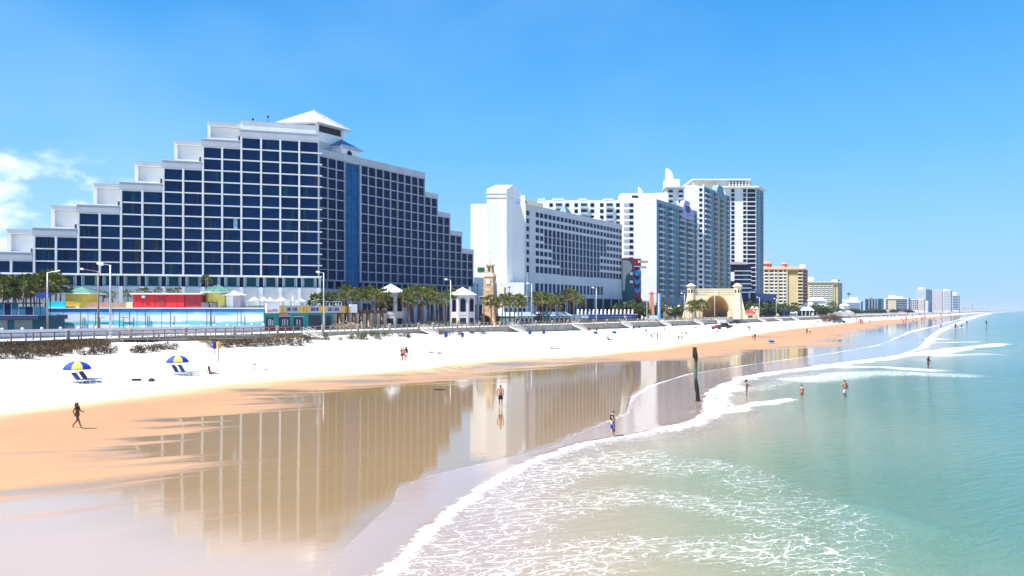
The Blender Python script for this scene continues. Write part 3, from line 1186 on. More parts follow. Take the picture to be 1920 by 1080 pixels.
for k in range(8):
    zt_ = ztop[k]
    H2.box('window', F2, 0.6, a_c1 - 0.05, REC - 0.12, REC - 0.02, zt_ - rowh * (0.62 if k < 7 else 0.85), zt_ - 0.02, M_navy2)
    H2.box('spandrel', F2, 0.56, a_c1 - 0.01, 0.02, REC, zt_ - rowh, zt_ - rowh * (0.62 if k < 7 else 0.85), M_h2)
    i = 0
    while i < NB:
        tl = tall(k, i)
        j = i
        while j < NB and tall(k, j) == tl:
            j += 1
        fr_ = 0.93 if tl else (0.62 if k < 7 else 0.85)
        H2.box('spandrel', F2, a_first + i * bw2 + 0.01, a_first + j * bw2, 0.02, REC, zt_ - rowh + 0.001, zt_ - rowh * fr_, M_h2)
        i = j
    for i in range(NB):
        fr_ = 0.93 if tall(k, i) else (0.62 if k < 7 else 0.85)
        H2.box('window', F2, a_first + i * bw2 + 0.31, a_first + (i + 1) * bw2 - 0.21, REC - 0.12, REC - 0.02, zt_ - rowh * fr_ + 0.01, zt_ - 0.01, M_navy2)
for i in range(NB + 1):
    H2.box('pier', F2, a_first + i * bw2 - 0.2, a_first + i * bw2 + 0.3 if i < NB else a_first + i * bw2, 0.004, REC - 0.01, zlow, ztop[0], M_h2)
H2.box('lower_wall', F2, a_first, aE, 0.0, REC, F2.z(1006, 531.0), zlow - 0.001, M_h2)
zc0, zc1 = F2.z(1006, 549), F2.z(1006, 531)
for i in range(18):
    H2.box('tall_window', F2, a_first + i * bw2 + 0.5, a_first + (i + 1) * bw2 - 0.4, REC - 0.2, REC - 0.1, zc0, zc1, M_navy2)
    H2.box('pier', F2, a_first + (i + 1) * bw2 - 0.4, a_first + (i + 1) * bw2 + 0.5, 0.0, REC - 0.09, zc0, zc1 - 0.001, M_h2)
H2.box('blank_panel', F2, a_first + 18 * bw2 + 0.5, aE, -0.1, REC, zc0, zc1 - 0.002, M_h2)
H2.box('base_band', F2, 0.0, aE, -0.4, REC + 0.1, zc0 - 1.6, zc0 - 0.001, M_h2)
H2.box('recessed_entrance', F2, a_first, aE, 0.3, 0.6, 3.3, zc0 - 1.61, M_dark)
for i in range(10):
    a = a_first + i * (aE - a_first) / 9.5
    H2.box('entrance_post', F2, a, a + 0.6, -0.3, 0.25, 3.3, zc0 - 1.62, M_h2)
# stair tower with a gabled cap
ET = Frame(*at(950, 268.6), R(-1))
tw = ET.a(912.3)
zs = zat(362, 268.6)
za = zat(345.3, 270)
x0, y0 = ET.o
H2t = MB()
pl = [(x0 + tw, y0), (x0, y0), (x0 + UX * 9, y0 + UY * 9), (x0 + tw + UX * 9, y0 + UY * 9)]
H2t.prism([(x - r2x, y - r2y) for x, y in pl], 0.0, zs - 3.3, M_white)
H2t.build('stair_tower', H2.root)
H2t = MB()
for zz in (zs - 1.6, zs - 0.2):
    H2t.prism([(x - r2x, y - r2y) for x, y in grow(pl, 1.05)], zz - 3.3, zz - 3.3 + 0.25, M_white)
H2t.build('tower_moulding', H2.root)
H2t = MB()
dx, dy = UX * 9, UY * 9
mid = 0.45
vs = [(x0 + tw, y0), (x0, y0), (x0 + dx, y0 + dy), (x0 + tw + dx, y0 + dy)]
v = [(x - r2x, y - r2y, zs - 3.3 + 0.06) for x, y in vs] + [(x - r2x, y - r2y, zs - 3.3 + 1.4) for x, y in vs]
v += [(x0 + tw + 1.0 + dx * mid - r2x, y0 + dy * mid - r2y, za - 3.3), (x0 - 0.1 + dx * mid - r2x, y0 + dy * mid - r2y, za - 3.3)]
f = [(0, 1, 5, 4), (2, 3, 7, 6), (1, 2, 6, 9, 5), (3, 0, 4, 8, 7), (4, 5, 9, 8), (6, 7, 8, 9), (0, 1, 2, 3)]
H2t.add(v, f, M_white)
H2t.build('gabled_cap', H2.root)
# rooftop blocks
Er = Frame(*E2.pt(0, 6.0), R(-1))
H2.box('plant_room', Er, Er.a(961), Er.a(984), 0, 8, Z2T - 0.5, Er.z(970, 366), M_white)
H2.box('louvre_screen', F2, 6.0, 17.0, 3.0, 6.0, Z2T - 0.1, Z2T + 2.2, M_cream)
for (p, hgt, wdt, mm) in ((1064.5, 5.2, 5.5, M_broof), (1124.5, 3.8, 5.0, M_roofw), (1096, 2.0, 8.0, M_blue)):
    a = F2.a(p, 6)
    m = MB()
    zb_ = Z2T - 0.2
    if mm is M_blue:
        m.box(a - 4, a + 4, 5, 9, zb_, zb_ + 2.1, M_broof)
        H2.mesh('roof_screen', m, F2)
    else:
        m.box(a - wdt / 2 + .4, a + wdt / 2 - .4, 5.4, 9.6, zb_, zb_ + 1.0, M_white)
        m.cone([(a - wdt / 2, 5), (a + wdt / 2, 5), (a + wdt / 2, 10), (a - wdt / 2, 10)], zb_ + 1.0, (a, 7.5, zb_ + hgt), mm)
        H2.mesh('roof_hood', m, F2)
m = MB()
a = F2.a(1039, 8)
m.lathe([(1.3, 0), (1.2, 0.6), (0.7, 1.2), (0.1, 1.5)], M_whiteg, 8, a, 6)
m.tube([(a, 6, 1.4), (a, 6, 4.6)], 0.06, M_dark, 4)
H2.mesh('roof_dish', m, F2, z=Z2T)
# green louvre and low blocks at the foot of the end wall
H2.box('green_louvre', E2, E2.a(895.5), E2.a(908.5), -0.12, 0.1, E2.z(900, 510), E2.z(900, 501.5), mat('green_louvre', (0.015, 0.12, 0.05), 0.5, 0.2))
Ef = Frame(*E2.pt(0, -9.0), R(-1))
H2.box('low_block', Ef, Ef.a(889), Ef.a(907), 0, 8.9, 3.3, Ef.z(900, 520), M_white)
H2.box('low_block', Ef, Ef.a(922), Ef.a(983), -3, 5.6, 3.3, Ef.z(950, 530), M_white)

# ================================================================== towers further along the coast
M_wfar = mat('bright_white_wall', (0.86, 0.845, 0.82), 0.8, 0.03, 0.1)
M_bluew = mat('blue_shade_render', (0.20, 0.31, 0.40), 0.8, 0.15, 0.1)  # sky-lit blue shade of the towers' sea sides, painted as wall colour
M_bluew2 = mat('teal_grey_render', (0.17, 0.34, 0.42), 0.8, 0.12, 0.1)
M_gl_far = glass('dark_tower_glass', (0.002, 0.008, 0.03), (0.006, 0.02, 0.06))
M_gl_teal = glass('teal_tower_glass', (0.004, 0.06, 0.11), (0.01, 0.10, 0.17))
M_balc = mat('balcony_front', (0.42, 0.44, 0.48), 0.7, 0.1, 0.3)


def tower(name, label, pl, pc, pr, t, pyt, m_front, z0=3.3, phi=0.0, cat='apartment tower', m_side=None, group=None, parapet=1.0):
    """block with a lit front from column pl to corner pc and a sea side running to pr"""
    fs = Ft(pc, t)
    ff = Frame(fs.o[0], fs.o[1], phi)
    b = Building(name, fs, label, cat, group, z0)
    zt = zat(pyt, fs.o[1])
    aL_, aR_ = ff.a(pl), fs.a(pr)
    x0_, y0_ = fs.o
    A = (0, 0)
    Bp = (ff.pt(aL_)[0] - x0_, ff.pt(aL_)[1] - y0_)
    D = (fs.pt(aR_)[0] - x0_, fs.pt(aR_)[1] - y0_)
    C = (Bp[0] + D[0], Bp[1] + D[1])
    m = MB()
    m.prism([Bp, A, D, C], 0.0, zt - z0, m_front)
    if m_side is not None:
        # sea side skin, 5 cm proud
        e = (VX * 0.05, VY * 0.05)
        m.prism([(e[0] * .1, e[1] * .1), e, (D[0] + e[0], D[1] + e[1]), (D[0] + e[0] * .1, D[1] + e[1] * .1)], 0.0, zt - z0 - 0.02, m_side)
    m.build('wall', b.root)
    b.ff, b.fs, b.zt, b.aL, b.aR = ff, fs, zt, aL_, aR_
    return b


def stack(b, fr, p0, p1, pt, pb, n, m, nm='window', fill=0.6, out=-0.14, slab=None, depth=0.1):
    """n openings one above the other between columns p0,p1 (pixels), rows pt..pb at the frame's origin column"""
    a0, a1 = fr.a(p0), fr.a(p1)
    zt, zb = fr.z((p0 + p1) / 2, pt), fr.z((p0 + p1) / 2, pb)
    h = (zt - zb) / n
    for k in range(n):
        z1 = zt - k * h
        b.box(nm, fr, a0, a1, out, out + depth, z1 - h * fill, z1, m)
        if slab:
            b.box('balcony', fr, a0 - 0.3, a1 + 0.3, out - 0.9, out - 0.01, z1 - h, z1 - h * fill - 0.01, slab)


# --- white resort block with sea side coloured as blue shade
B3 = tower('white_resort_tower', 'white resort tower with blank lit end wall and blue-shaded seaward balconies', 1168, 1231, 1307, -149, 373, M_wfar, m_side=M_bluew)
stack(B3, B3.ff, 1180.3, 1187.4, 381, 550, 15, M_gl_far, fill=0.58)
stack(B3, B3.ff, 1170, 1180, 381, 550, 15, M_balc, nm='balcony_shade_strip', fill=0.5)  # flat grey strips painting the shade between white balcony slabs
for i, (p0, p1, mm) in enumerate(((1235, 1242.5, 0), (1245, 1247, 1), (1250, 1252, 1), (1253.5, 1260, 0), (1262.3, 1264, 1), (1267, 1268.6, 1),
                                  (1272.5, 1282.5, 0), (1287.5, 1297.5, 0), (1302.5, 1306.5, 0))):
    f_ = 0.0
    pt_ = 582 - (582 - 381.5) * (1915 - (p0 + p1) / 2) / (1915 - 1233)
    pb_ = 582 - (582 - 556) * (1915 - (p0 + p1) / 2) / (1915 - 1233)
    if mm == 0:
        stack(B3, B3.fs, p0, p1, pt_, pb_, 16, M_gl_far, fill=0.66, slab=M_balc if p0 > 1270 else M_whiteg)
    else:
        stack(B3, B3.fs, p0, p1, pt_, pb_, 16, M_gl_teal, fill=0.72)
for p in (1233.5, 1248.6, 1265.6, 1270.5, 1285, 1300):
    a = B3.fs.a(p)
    B3.box('pilaster', B3.fs, a - 0.35, a + 0.35, -0.35, 0.0, 3.3, B3.zt, M_bluew2)
m = MB()
a0, a1 = B3.fs.a(1277), B3.fs.a(1299)
M_lil = mat('lilac_render', (0.42, 0.36, 0.72), 0.8, 0.08, 0.2)
m.wall_prism([(a0, B3.zt - 6), (a1, B3.zt - 6), (a1, B3.zt - 1), (a1 - 6, B3.zt + 1.0), ((a0 + a1) / 2 + 3, B3.zt + 3.6), ((a0 + a1) / 2 - 4, B3.zt + 3.8), (a0 + 2, B3.zt + 0.5)], -0.5, 2.0, M_lil)
B3.mesh('lilac_gable', m, B3.fs)
B3.box('gable_window', B3.fs, (a0 + a1) / 2 - 3, (a0 + a1) / 2 + 3, -0.56, -0.4, B3.zt - 2.5, B3.zt + 1.0, M_gl_far)
ff = Frame(*B3.ff.pt(0, 5), 0.0)
B3.box('roof_block', ff, ff.a(1165), ff.a(1229), 0, 10, B3.zt - 0.5, ff.z(1200, 362.5), M_wfar)
B3.box('roof_opening', ff, ff.a(1184.5), ff.a(1198), -0.1, 0.2, ff.z(1190, 371), ff.z(1190, 366.5), M_gl_far)
ff2 = Frame(*B3.ff.pt(0, 30), 0.0)
B3.box('roof_block', ff2, ff2.a(1228), ff2.a(1253), 0, 10, B3.zt - 1.5, ff2.z(1240, 361.5), M_wfar)
m = MB()
a = ff.a(1197)
zz = ff.z(1200, 362.5)
m.wall_prism([(a, zz - 2), (a + 2.6, zz - 2), (a + 1.9, zz + 1.2), (a + 1.0, zz + 2.6), (a, zz + 3.2)], -0.2, 0.6, M_wfar)
B3.mesh('roof_fin', m, ff)
# wing of the resort that faces the pier
FB = Frame(*at(1168, 372), 0.0)
BW = Building('white_resort_wing', FB, 'white apartment wing with blue balconies rising behind the slab hotel roof', 'apartment block')
ztw = FB.z(1100, 375.5)
BW.box('wall', FB, FB.a(1008), 0, 0, 14, 3.3, ztw, M_wfar)
for (p0, p1) in ((1009, 1022), (1036, 1058), (1086, 1100), (1132, 1150)):
    BW.box('parapet', FB, FB.a(p0), FB.a(p1), -0.1, 13, ztw, ztw + 0.9, M_wfar)
for c0 in (1030, 1077, 1125):
    for k in range(4):
        y_ = 381 + 11.5 * k
        for (q0, q1, mm) in ((0, 6.5, M_gl_far), (12, 24, M_gl_teal), (30, 37, M_gl_far)):
            BW.box('window' if mm is M_gl_far else 'balcony_door', FB, FB.a(c0 + q0), FB.a(c0 + q1), -0.1, 0.05, FB.z(c0, y_ + 6.8), FB.z(c0, y_), mm)
        BW.box('balcony', FB, FB.a(c0 + 11), FB.a(c0 + 25), -1.2, -0.11, FB.z(c0, y_ + 10), FB.z(c0, y_ + 6.2), M_whiteg)

# --- tower with the white sail
B4 = tower('sail_tower', 'tall white tower with curved sail fin on top and coloured balcony stacks', 1262, 1320, 1369, -156, 349, M_wfar, m_side=M_bluew2)
stack(B4, B4.ff, 1311, 1316.5, 353, 555, 21, M_gl_far, fill=0.55)
rows = 21


def side_rows(fs, p, top, bot, ref):
    r = (1915 - p) / (1915 - ref)
    return 582 - (582 - top) * r, 582 - (582 - bot) * r


for (p0, p1, sl) in ((1321, 1330.5, M_whiteg), (1338.3, 1344.3, mat('salmon_balcony', (0.55, 0.36, 0.27), 0.8, 0.1)),
                     (1350, 1355.3, mat('olive_balcony', (0.40, 0.40, 0.20), 0.8, 0.1)), (1361.8, 1366.8, M_balc)):
    pt_, pb_ = side_rows(B4.fs, (p0 + p1) / 2, 354, 556, 1321)
    stack(B4, B4.fs, p0, p1, pt_, pb_, rows, M_gl_far, fill=0.68, slab=sl)
for p in (1332.5, 1335.5, 1346, 1348.2, 1357, 1359.5):
    a = B4.fs.a(p)
    B4.box('pilaster', B4.fs, a - 0.5, a + 0.5, -0.4, 0.0, 3.3, B4.zt, M_bluew2 if p < 1340 else M_balc)
m = MB()
a0, a1 = B4.fs.a(1340), B4.fs.a(1354)
m.wall_prism([(a0, B4.zt - 3), (a1 + 6, B4.zt - 5), (a1 + 2, B4.zt + 0.5), (a1, B4.zt + 3.5), (a0 + 6, B4.zt + 4.2), (a0 + 3, B4.zt + 1)], -0.6, 3, M_bluew)
B4.mesh('gable', m, B4.fs)
fr = Frame(*at(1290, 432), 0.0)
B4.box('lower_wing', fr, fr.a(1249), fr.a(1283), 0, 8, 3.3, fr.z(1260, 352), M_wfar)
for k in range(20):
    y_ = 356 + 9.8 * k
    for q0, q1 in ((1253.3, 1261.5), (1272.5, 1280.5)):
        B4.box('balcony_door', fr, fr.a(q0), fr.a(q1), -0.1, 0.05, fr.z(q0, y_ + 5.6), fr.z(q0, y_), M_gl_teal)
        B4.box('balcony', fr, fr.a(q0 - 1), fr.a(q1 + 1), -1.3, -0.11, fr.z(q0, y_ + 8.2), fr.z(q0, y_ + 5.2), M_whiteg)
B4.box('flared_slab', fr, fr.a(1246.5), fr.a(1283.5), -2.2, 8, fr.z(1260, 353.6), fr.z(1260, 350.6), M_whiteg)
B4.box('roof_block', fr, fr.a(1249), fr.a(1275), 0.5, 8, fr.z(1260, 350.5), fr.z(1260, 335.3), M_wfar)
m = MB()
a = fr.a(1249)
z_ = fr.z(1249, 335.3)
u = fr.a(1263.5) - a
h = fr.z(1249, 314.5) - z_
m.wall_prism([(a, z_ - .1), (a + u, z_ - .1)] + [(a + u * (0.04 + 0.96 * math.cos(q * math.pi / 16)), z_ + h * math.sin(q * math.pi / 16)) for q in range(1, 9)], 1.0, 2.2, M_wfar)
B4.mesh('sail_fin', m, fr)
B4.box('roof_block', B4.ff, B4.ff.a(1283), B4.ff.a(1309), 1, 10, B4.zt, B4.ff.z(1300, 347), M_wfar)

# --- glass and white tower with flat canopy crown
B5 = tower('canopy_tower', 'tallest white and dark glass tower under a wide flat canopy crown', 1340, 1418, 1431.5, -156.6, 352.5, M_wfar, m_side=M_bluew)
stack(B5, B5.ff, 1401.5, 1416.2, 354.5, 585, 28, M_gl_far, fill=0.78)
stack(B5, B5.ff, 1371, 1377, 354.5, 585, 28, M_gl_far, fill=0.72)
stack(B5, B5.ff, 1393.3, 1398.8, 354.5, 585, 28, M_gl_far, fill=0.72)
for k in range(28):
    y_ = 354.5 + 230.5 / 28 * (k + 0.9)
    B5.box('floor_slab', B5.ff, B5.ff.a(1393), B5.ff.a(1417.4), -0.8, -0.02, B5.ff.z(1405, y_) - 0.3, B5.ff.z(1405, y_) + 0.15, M_wfar)
pt_, pb_ = side_rows(B5.fs, 1428, 356, 585, 1418)
stack(B5, B5.fs, 1425.5, 1431, pt_, pb_, 28, M_gl_far, fill=0.85)
stack(B5, B5.fs, 1418.8, 1422.2, pt_ - 1, pb_, 28, M_gl_teal, fill=0.75)
rx5, ry5 = B5.root.location.x, B5.root.location.y
m = MB()
pl = [B5.ff.pt(B5.ff.a(1352), -3), B5.ff.pt(1.0, -3), B5.fs.pt(B5.aR + 4, -1.5), B5.fs.pt(B5.aR + 4, 20)]
m.prism([(x - rx5, y - ry5) for x, y in pl], B5.zt - 3.3, B5.zt - 3.3 + 1.0, M_wfar)
m.build('crown_slab', B5.root)
m = MB()
zc = B5.ff.z(1405, 338.5)
pl = [B5.ff.pt(B5.ff.a(1297), -2), B5.ff.pt(B5.ff.a(1406), -2), B5.ff.pt(B5.ff.a(1416) + 9, 34), B5.ff.pt(B5.ff.a(1297), 34)]
m.prism([(x - rx5, y - ry5) for x, y in pl], zc - 3.3, zc - 3.3 + 0.9, M_wfar)
m.build('canopy_roof', B5.root)
B5.box('penthouse', B5.ff, B5.ff.a(1345), B5.ff.a(1367), 1, 14, B5.zt + 1, zc - 0.01, M_wfar)
B5.box('penthouse_glass', B5.ff, B5.ff.a(1367.5), B5.ff.a(1401), 3.5, 12, B5.zt + 1, zc - 0.01, M_gl_teal)
for p in range(1367, 1407, 6):
    a = B5.ff.a(p)
    B5.box('canopy_column', B5.ff, a - 0.4, a + 0.4, -1.2, -0.4, B5.zt + 1.01, zc - 0.01, M_wfar)
for p in (1300, 1318):
    a = B5.ff.a(p)
    B5.box('canopy_column', B5.ff, a - 0.4, a + 0.6, -1.2, 0, B5.zt - 12, zc - 0.01, M_wfar)
for q in (0.35, 0.65):
    z_ = B5.zt + 1 + (zc - B5.zt - 1) * q
    B5.box('crown_rail', B5.ff, B5.ff.a(1367), B5.ff.a(1403), -1.0, -0.6, z_ - 0.15, z_ + 0.15, M_wfar)
# podium wing
fp = Frame(*at(1408, 515), 0.0)
PW = Building('glass_podium', fp, 'low dark glass podium with pink flat roof at foot of the canopy tower', 'building')
PW.box('wall', fp, fp.a(1370), 0, 0, 14, 3.3, fp.z(1390, 496), M_gl_far)
PW.box('roof', fp, fp.a(1369), fp.a(1398), -2, 15, fp.z(1390, 496) + .01, fp.z(1390, 491.5), mat('pink_roof_edge', (0.55, 0.40, 0.38), 0.8, 0.1))
for k in range(10):
    z_ = fp.z(1390, 508 + 8 * k)
    PW.box('floor_slab', fp, fp.a(1376.5), 0.2, -1.0, -0.02, z_ - 0.35, z_ + 0.3, M_whiteg)
    PW.box('glazing', fp, fp.a(1391 + 1), fp.a(1404), -0.3, -0.03, z_ - 2.3, z_ - 0.4, M_gl_teal)
PW.box('white_pier', fp, fp.a(1370.3), fp.a(1376.3), -0.8, 0, fp.z(1373, 527), fp.z(1373, 510), M_wfar)
# bright blue low hall
fb = Ft(1416, -142)
BB = Building('blue_hall', fb, 'low bright blue hall with white framed doorway beside the bandshell', 'building')
M_roy = mat('royal_blue_wall', (0.012, 0.05, 0.26), 0.6, 0.2, 0.4)
BB.box('wall', fb, 0, fb.a(1456), 0, 12, 3.3, fb.z(1417, 549), M_roy)
for i in range(7):
    a = fb.a(1456) * (i + 0.5) / 7
    BB.box('wall_rib', fb, a, a + 0.8, -0.15, 0, 3.3, fb.z(1417, 551), M_gl_teal)
fe = Frame(*fb.o, 0.0)
BB.box('door_frame', fe, fe.a(1403.5), -0.05, -1, 0, fb.z(1417, 549), fb.z(1417, 546), M_wfar)
BB.box('door_frame', fe, fe.a(1403.5), fe.a(1405.5), -1, 0, 3.3, fb.z(1417, 549) - .01, M_wfar)
BB.box('glass_door', fe, fe.a(1405.6), -0.06, -0.2, 0.4, 3.3, fb.z(1417, 549) - .01, M_gl_far)

# --- yellow hotels
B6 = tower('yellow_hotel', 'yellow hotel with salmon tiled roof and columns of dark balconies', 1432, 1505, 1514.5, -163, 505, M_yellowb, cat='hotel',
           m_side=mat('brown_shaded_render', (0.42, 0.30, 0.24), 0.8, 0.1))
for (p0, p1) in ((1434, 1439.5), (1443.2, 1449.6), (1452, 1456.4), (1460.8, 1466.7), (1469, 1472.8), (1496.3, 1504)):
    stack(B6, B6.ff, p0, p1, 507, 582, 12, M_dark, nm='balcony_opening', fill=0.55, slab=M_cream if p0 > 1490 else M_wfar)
for p in (1441.5, 1451, 1458.5, 1468, 1475):
    a = B6.ff.a(p)
    B6.box('pilaster', B6.ff, a - 0.5, a + 0.5, -1.0, 0, 3.3, B6.zt - 0.1, M_yellowb)
B6.box('upper_band', B6.ff, B6.ff.a(1477), B6.ff.a(1495), -0.1, 0, B6.ff.z(1480, 516), B6.ff.z(1480, 506.5), mat('ochre_band', (0.42, 0.30, 0.06), 0.8, 0.1))
pt_, pb_ = side_rows(B6.fs, 1510, 507, 582, 1505)
stack(B6, B6.fs, 1506.5, 1513, pt_, pb_, 12, M_dark, nm='balcony_opening', fill=0.6, slab=M_pinkroof)
x6, y6 = B6.root.location.x, B6.root.location.y
m = MB()
pl = [B6.ff.pt(B6.aL - 1, -1.5), B6.ff.pt(0.5, -1.5), B6.fs.pt(B6.aR + 3, -1.5), B6.fs.pt(B6.aR, 20)]
pl2 = [B6.ff.pt(B6.aL, 2), B6.ff.pt(-3, 2), B6.fs.pt(B6.aR - 3, 3), B6.fs.pt(B6.aR - 3, 18)]
m.prism([(x - x6, y - y6) for x, y in pl], B6.zt - 3.3, B6.zt - 3.3 + 2.4, M_pinkroof, [(x - x6, y - y6) for x, y in pl2])
m.build('roof', B6.root)
for (pa, pb, pt_, pe) in ((1433, 1455, 489.5, 494), (1470, 1484, 491.5, 494.5)):
    m = MB()
    a0, a1 = B6.ff.a(pa), B6.ff.a(pb)
    zt_, ze = B6.ff.z(1450, pt_), B6.ff.z(1450, pe)
    mid_ = (a0 + a1) / 2
    w_ = (a1 - a0) / 2
    oc = [(mid_ + w_ * .75 * math.cos(q * math.pi / 4 + .39), 8 + w_ * .75 * math.sin(q * math.pi / 4 + .39)) for q in range(8)]
    m.prism(oc, B6.zt + 1, ze, M_pinkroof)
    oc2 = [(mid_ + w_ * math.cos(q * math.pi / 4 + .39), 8 + w_ * math.sin(q * math.pi / 4 + .39)) for q in range(8)]
    oc3 = [(mid_ + w_ * .4 * math.cos(q * math.pi / 4 + .39), 8 + w_ * .4 * math.sin(q * math.pi / 4 + .39)) for q in range(8)]
    m.prism(oc2, ze, zt_, M_pinkroof, oc3)
    B6.mesh('roof_cupola', m, B6.ff)
B6.box('chimney', B6.ff, B6.ff.a(1506), B6.ff.a(1512), 2, 8, B6.zt + 1, B6.ff.z(1509, 495), M_wfar)

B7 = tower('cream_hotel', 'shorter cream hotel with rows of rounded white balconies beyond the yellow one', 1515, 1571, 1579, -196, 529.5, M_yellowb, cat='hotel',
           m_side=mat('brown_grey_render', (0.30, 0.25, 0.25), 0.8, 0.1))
for i in range(6):
    c = 1520 + 7.7 * i
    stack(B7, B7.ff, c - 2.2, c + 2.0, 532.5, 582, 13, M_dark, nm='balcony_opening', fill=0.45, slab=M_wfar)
stack(B7, B7.ff, 1565.2, 1567.6, 533, 582, 13, M_dark, fill=0.5)
B7.box('roof_slab', B7.ff, B7.aL - 1, 2, -2, 12, B7.zt, B7.zt + 1.0, M_wfar)
B7.box('lift_house', B7.ff, B7.ff.a(1516.5), B7.ff.a(1527), 2, 10, B7.zt + 1, B7.ff.z(1520, 519), M_wfar)
B7.box('lift_house', B7.fs, 2, 20, 1, 8, B7.zt + .5, B7.ff.z(1575, 524), M_whiteg)
# construction crane behind the towers
cx_, cy_ = at(1436, 900)
cr_ = empty('tower_crane', (cx_, cy_, 3.3), 'pale lattice jib of a crane behind the tallest tower', 'crane')
zj = zat(474.5, 900) - 3.3
m = MB()
for a_, b_ in ((-0.8, -0.8), (0.8, -0.8), (-0.8, 0.8), (0.8, 0.8)):
    m.tube([(a_, b_, 0), (a_, b_, zj)], 0.15, M_whiteg, 4)
for k in range(12):
    m.tube([(-0.8, -0.8, zj * k / 12), (0.8, -0.8, zj * (k + 1) / 12)], 0.1, M_whiteg, 3)
m.build('mast', cr_)
m = MB()
m.tube([(-8, 0, zj), (7, 0, zj + 0.5)], 0.22, M_whiteg, 4)
m.tube([(-8, 0, zj + 1.6), (5, 0, zj + 4.2), (7, 0, zj + 1.0)], 0.2, M_pinkroof, 4)
for k in range(9):
    m.tube([(-8 + 1.5 * k, 0, zj), (-7 + 1.5 * k, 0, zj + 1.6 + 0.25 * k)], 0.1, M_whiteg, 3)
m.build('jib', cr_)

# --- distant buildings
def far_block(name, label, pl, pr, t, pyt, rows, cols, m_wall, m_band, cat='apartment block', style='bands', side=0.12, extra=None):
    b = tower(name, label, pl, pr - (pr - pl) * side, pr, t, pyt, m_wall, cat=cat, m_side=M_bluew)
    zt, zb = b.zt - 2.0, 8.0
    h = (zt - zb) / rows
    w = -b.aL
    for k in range(rows):
        z1 = zt - k * h
        if style == 'bands':
            b.box('window_band', b.ff, b.aL + w * 0.06, -w * 0.05, -0.4, 0, z1 - h * 0.6, z1, m_band)
        else:
            for c_ in range(cols):
                a0 = b.aL + w * (c_ + 0.22) / cols
                b.box('window', b.ff, a0, a0 + w * 0.56 / cols, -0.4, 0, z1 - h * 0.62, z1, m_band)
    return b


M_tealb = mat('teal_wall_far', (0.02, 0.16, 0.26), 0.6, 0.2, 0.05)
D1 = far_block('grey_lowrise', 'small white lowrise with grey front just past the cream hotel', 1583, 1618, -178, 565, 4, 6, M_wfar, M_bluew)
D1.box('roof_block', D1.ff, D1.ff.a(1600), D1.ff.a(1611), 3, 12, D1.zt, D1.ff.z(1605, 557), M_wfar)
D1.box('roof_block', D1.ff, D1.aL, D1.ff.a(1600), 1, 12, D1.zt, D1.zt + 2.5, M_wfar)
D2 = far_block('teal_block', 'blue-teal block with thin pale floor lines beside the grey lowrise', 1622, 1657, -180, 560, 6, 6, M_tealb, M_gl_teal, side=0.1)
for q in (0.3, 0.45, 0.62, 0.8):
    D2.box('pilaster', D2.ff, D2.aL * q, D2.aL * q + 1.2, -0.8, -0.41, 3.3, D2.zt, M_balc)
D2.box('rooftop_plant', D2.ff, D2.aL * 0.7, D2.aL * 0.5, 2, 8, D2.zt, D2.zt + 3, M_balc)
D3 = far_block('striped_block', 'white topped block striped with dark window bands', 1658, 1707, -182, 559, 6, 6, M_wfar, mat('navy_band', (0.02, 0.03, 0.10), 0.5, 0.2), side=0.08)
D3.box('balcony_bay', D3.ff, D3.ff.a(1665), D3.ff.a(1679), -2.5, -0.41, 6, D3.ff.z(1670, 563), M_cream)
D3.box('roof_block', D3.ff, D3.ff.a(1672), D3.ff.a(1681), 2, 12, D3.zt, D3.ff.z(1675, 553.5), M_wfar)
D3.box('roof_block', D3.ff, D3.ff.a(1684), D3.ff.a(1694), 2, 12, D3.zt, D3.ff.z(1690, 556), M_wfar)
D4 = far_block('checkered_block', 'low white block with a grid of dark windows left of tall pair', 1706.5, 1722, -185, 560.5, 6, 4, M_wfar, M_gl_far, style='grid', side=0.05)
D5 = far_block('beige_banded_block', 'short beige block in front of leftmost distant tower', 1722, 1734, -172, 560, 7, 3, M_wfar, M_cream, side=0.1)
D5b = far_block('plain_white_slab', 'narrow plain white slab before the leftmost distant tower', 1735.5, 1741, -168, 564, 5, 1, M_wfar, M_wfar, side=0.1)
D6 = far_block('distant_tower_pair', 'leftmost distant tower, white with a blue shaded half', 1720, 1748, -196, 541.5, 14, 5, M_wfar, M_balc, cat='apartment tower', style='grid', side=0.42)
D6.box('roof_block', D6.ff, D6.ff.a(1728), D6.ff.a(1733), 1, 14, D6.zt, D6.ff.z(1730, 539), M_wfar)
D7 = far_block('distant_pink_tower', 'distant pinkish white tower between two others', 1748.5, 1768, -200, 543.5, 13, 5, mat('pinkish_white', (0.80, 0.72, 0.68), 0.8, 0.05), mat('rose_band', (0.62, 0.45, 0.42), 0.7, 0.1), cat='apartment tower', style='grid', side=0.06)
D8 = far_block('distant_domed_tower', 'distant grey fronted tower with white rounded top', 1768.3, 1785, -196, 545, 12, 3, M_wfar, M_whiteg, cat='apartment tower', side=0.14)
m = MB()
w_ = -D8.aL
m.wall_prism([(D8.aL * .9, 0), (-0.05 * w_, 0), (-.15 * w_, 3), (-.35 * w_, 5), (-.6 * w_, 5), (-.8 * w_, 3)], 0, 14, M_wfar)
D8.mesh('rounded_top', m, D8.ff, z=D8.zt)
D9 = far_block('distant_round_crowned_tower', 'slender distant tower with round white crown, furthest of the tall ones', 1785.5, 1799.5, -200, 553.5, 9, 3, M_wfar, M_gl_teal, cat='apartment tower', side=0.12)
m = MB()
w_ = -D9.aL
m.lathe([(w_ * .25, 0), (w_ * .27, 5), (w_ * .36, 6.5), (w_ * .33, 9), (w_ * .18, 11)], M_wfar, 12, -w_ * .32, 12)
D9.mesh('round_crown', m, D9.ff, z=D9.zt)
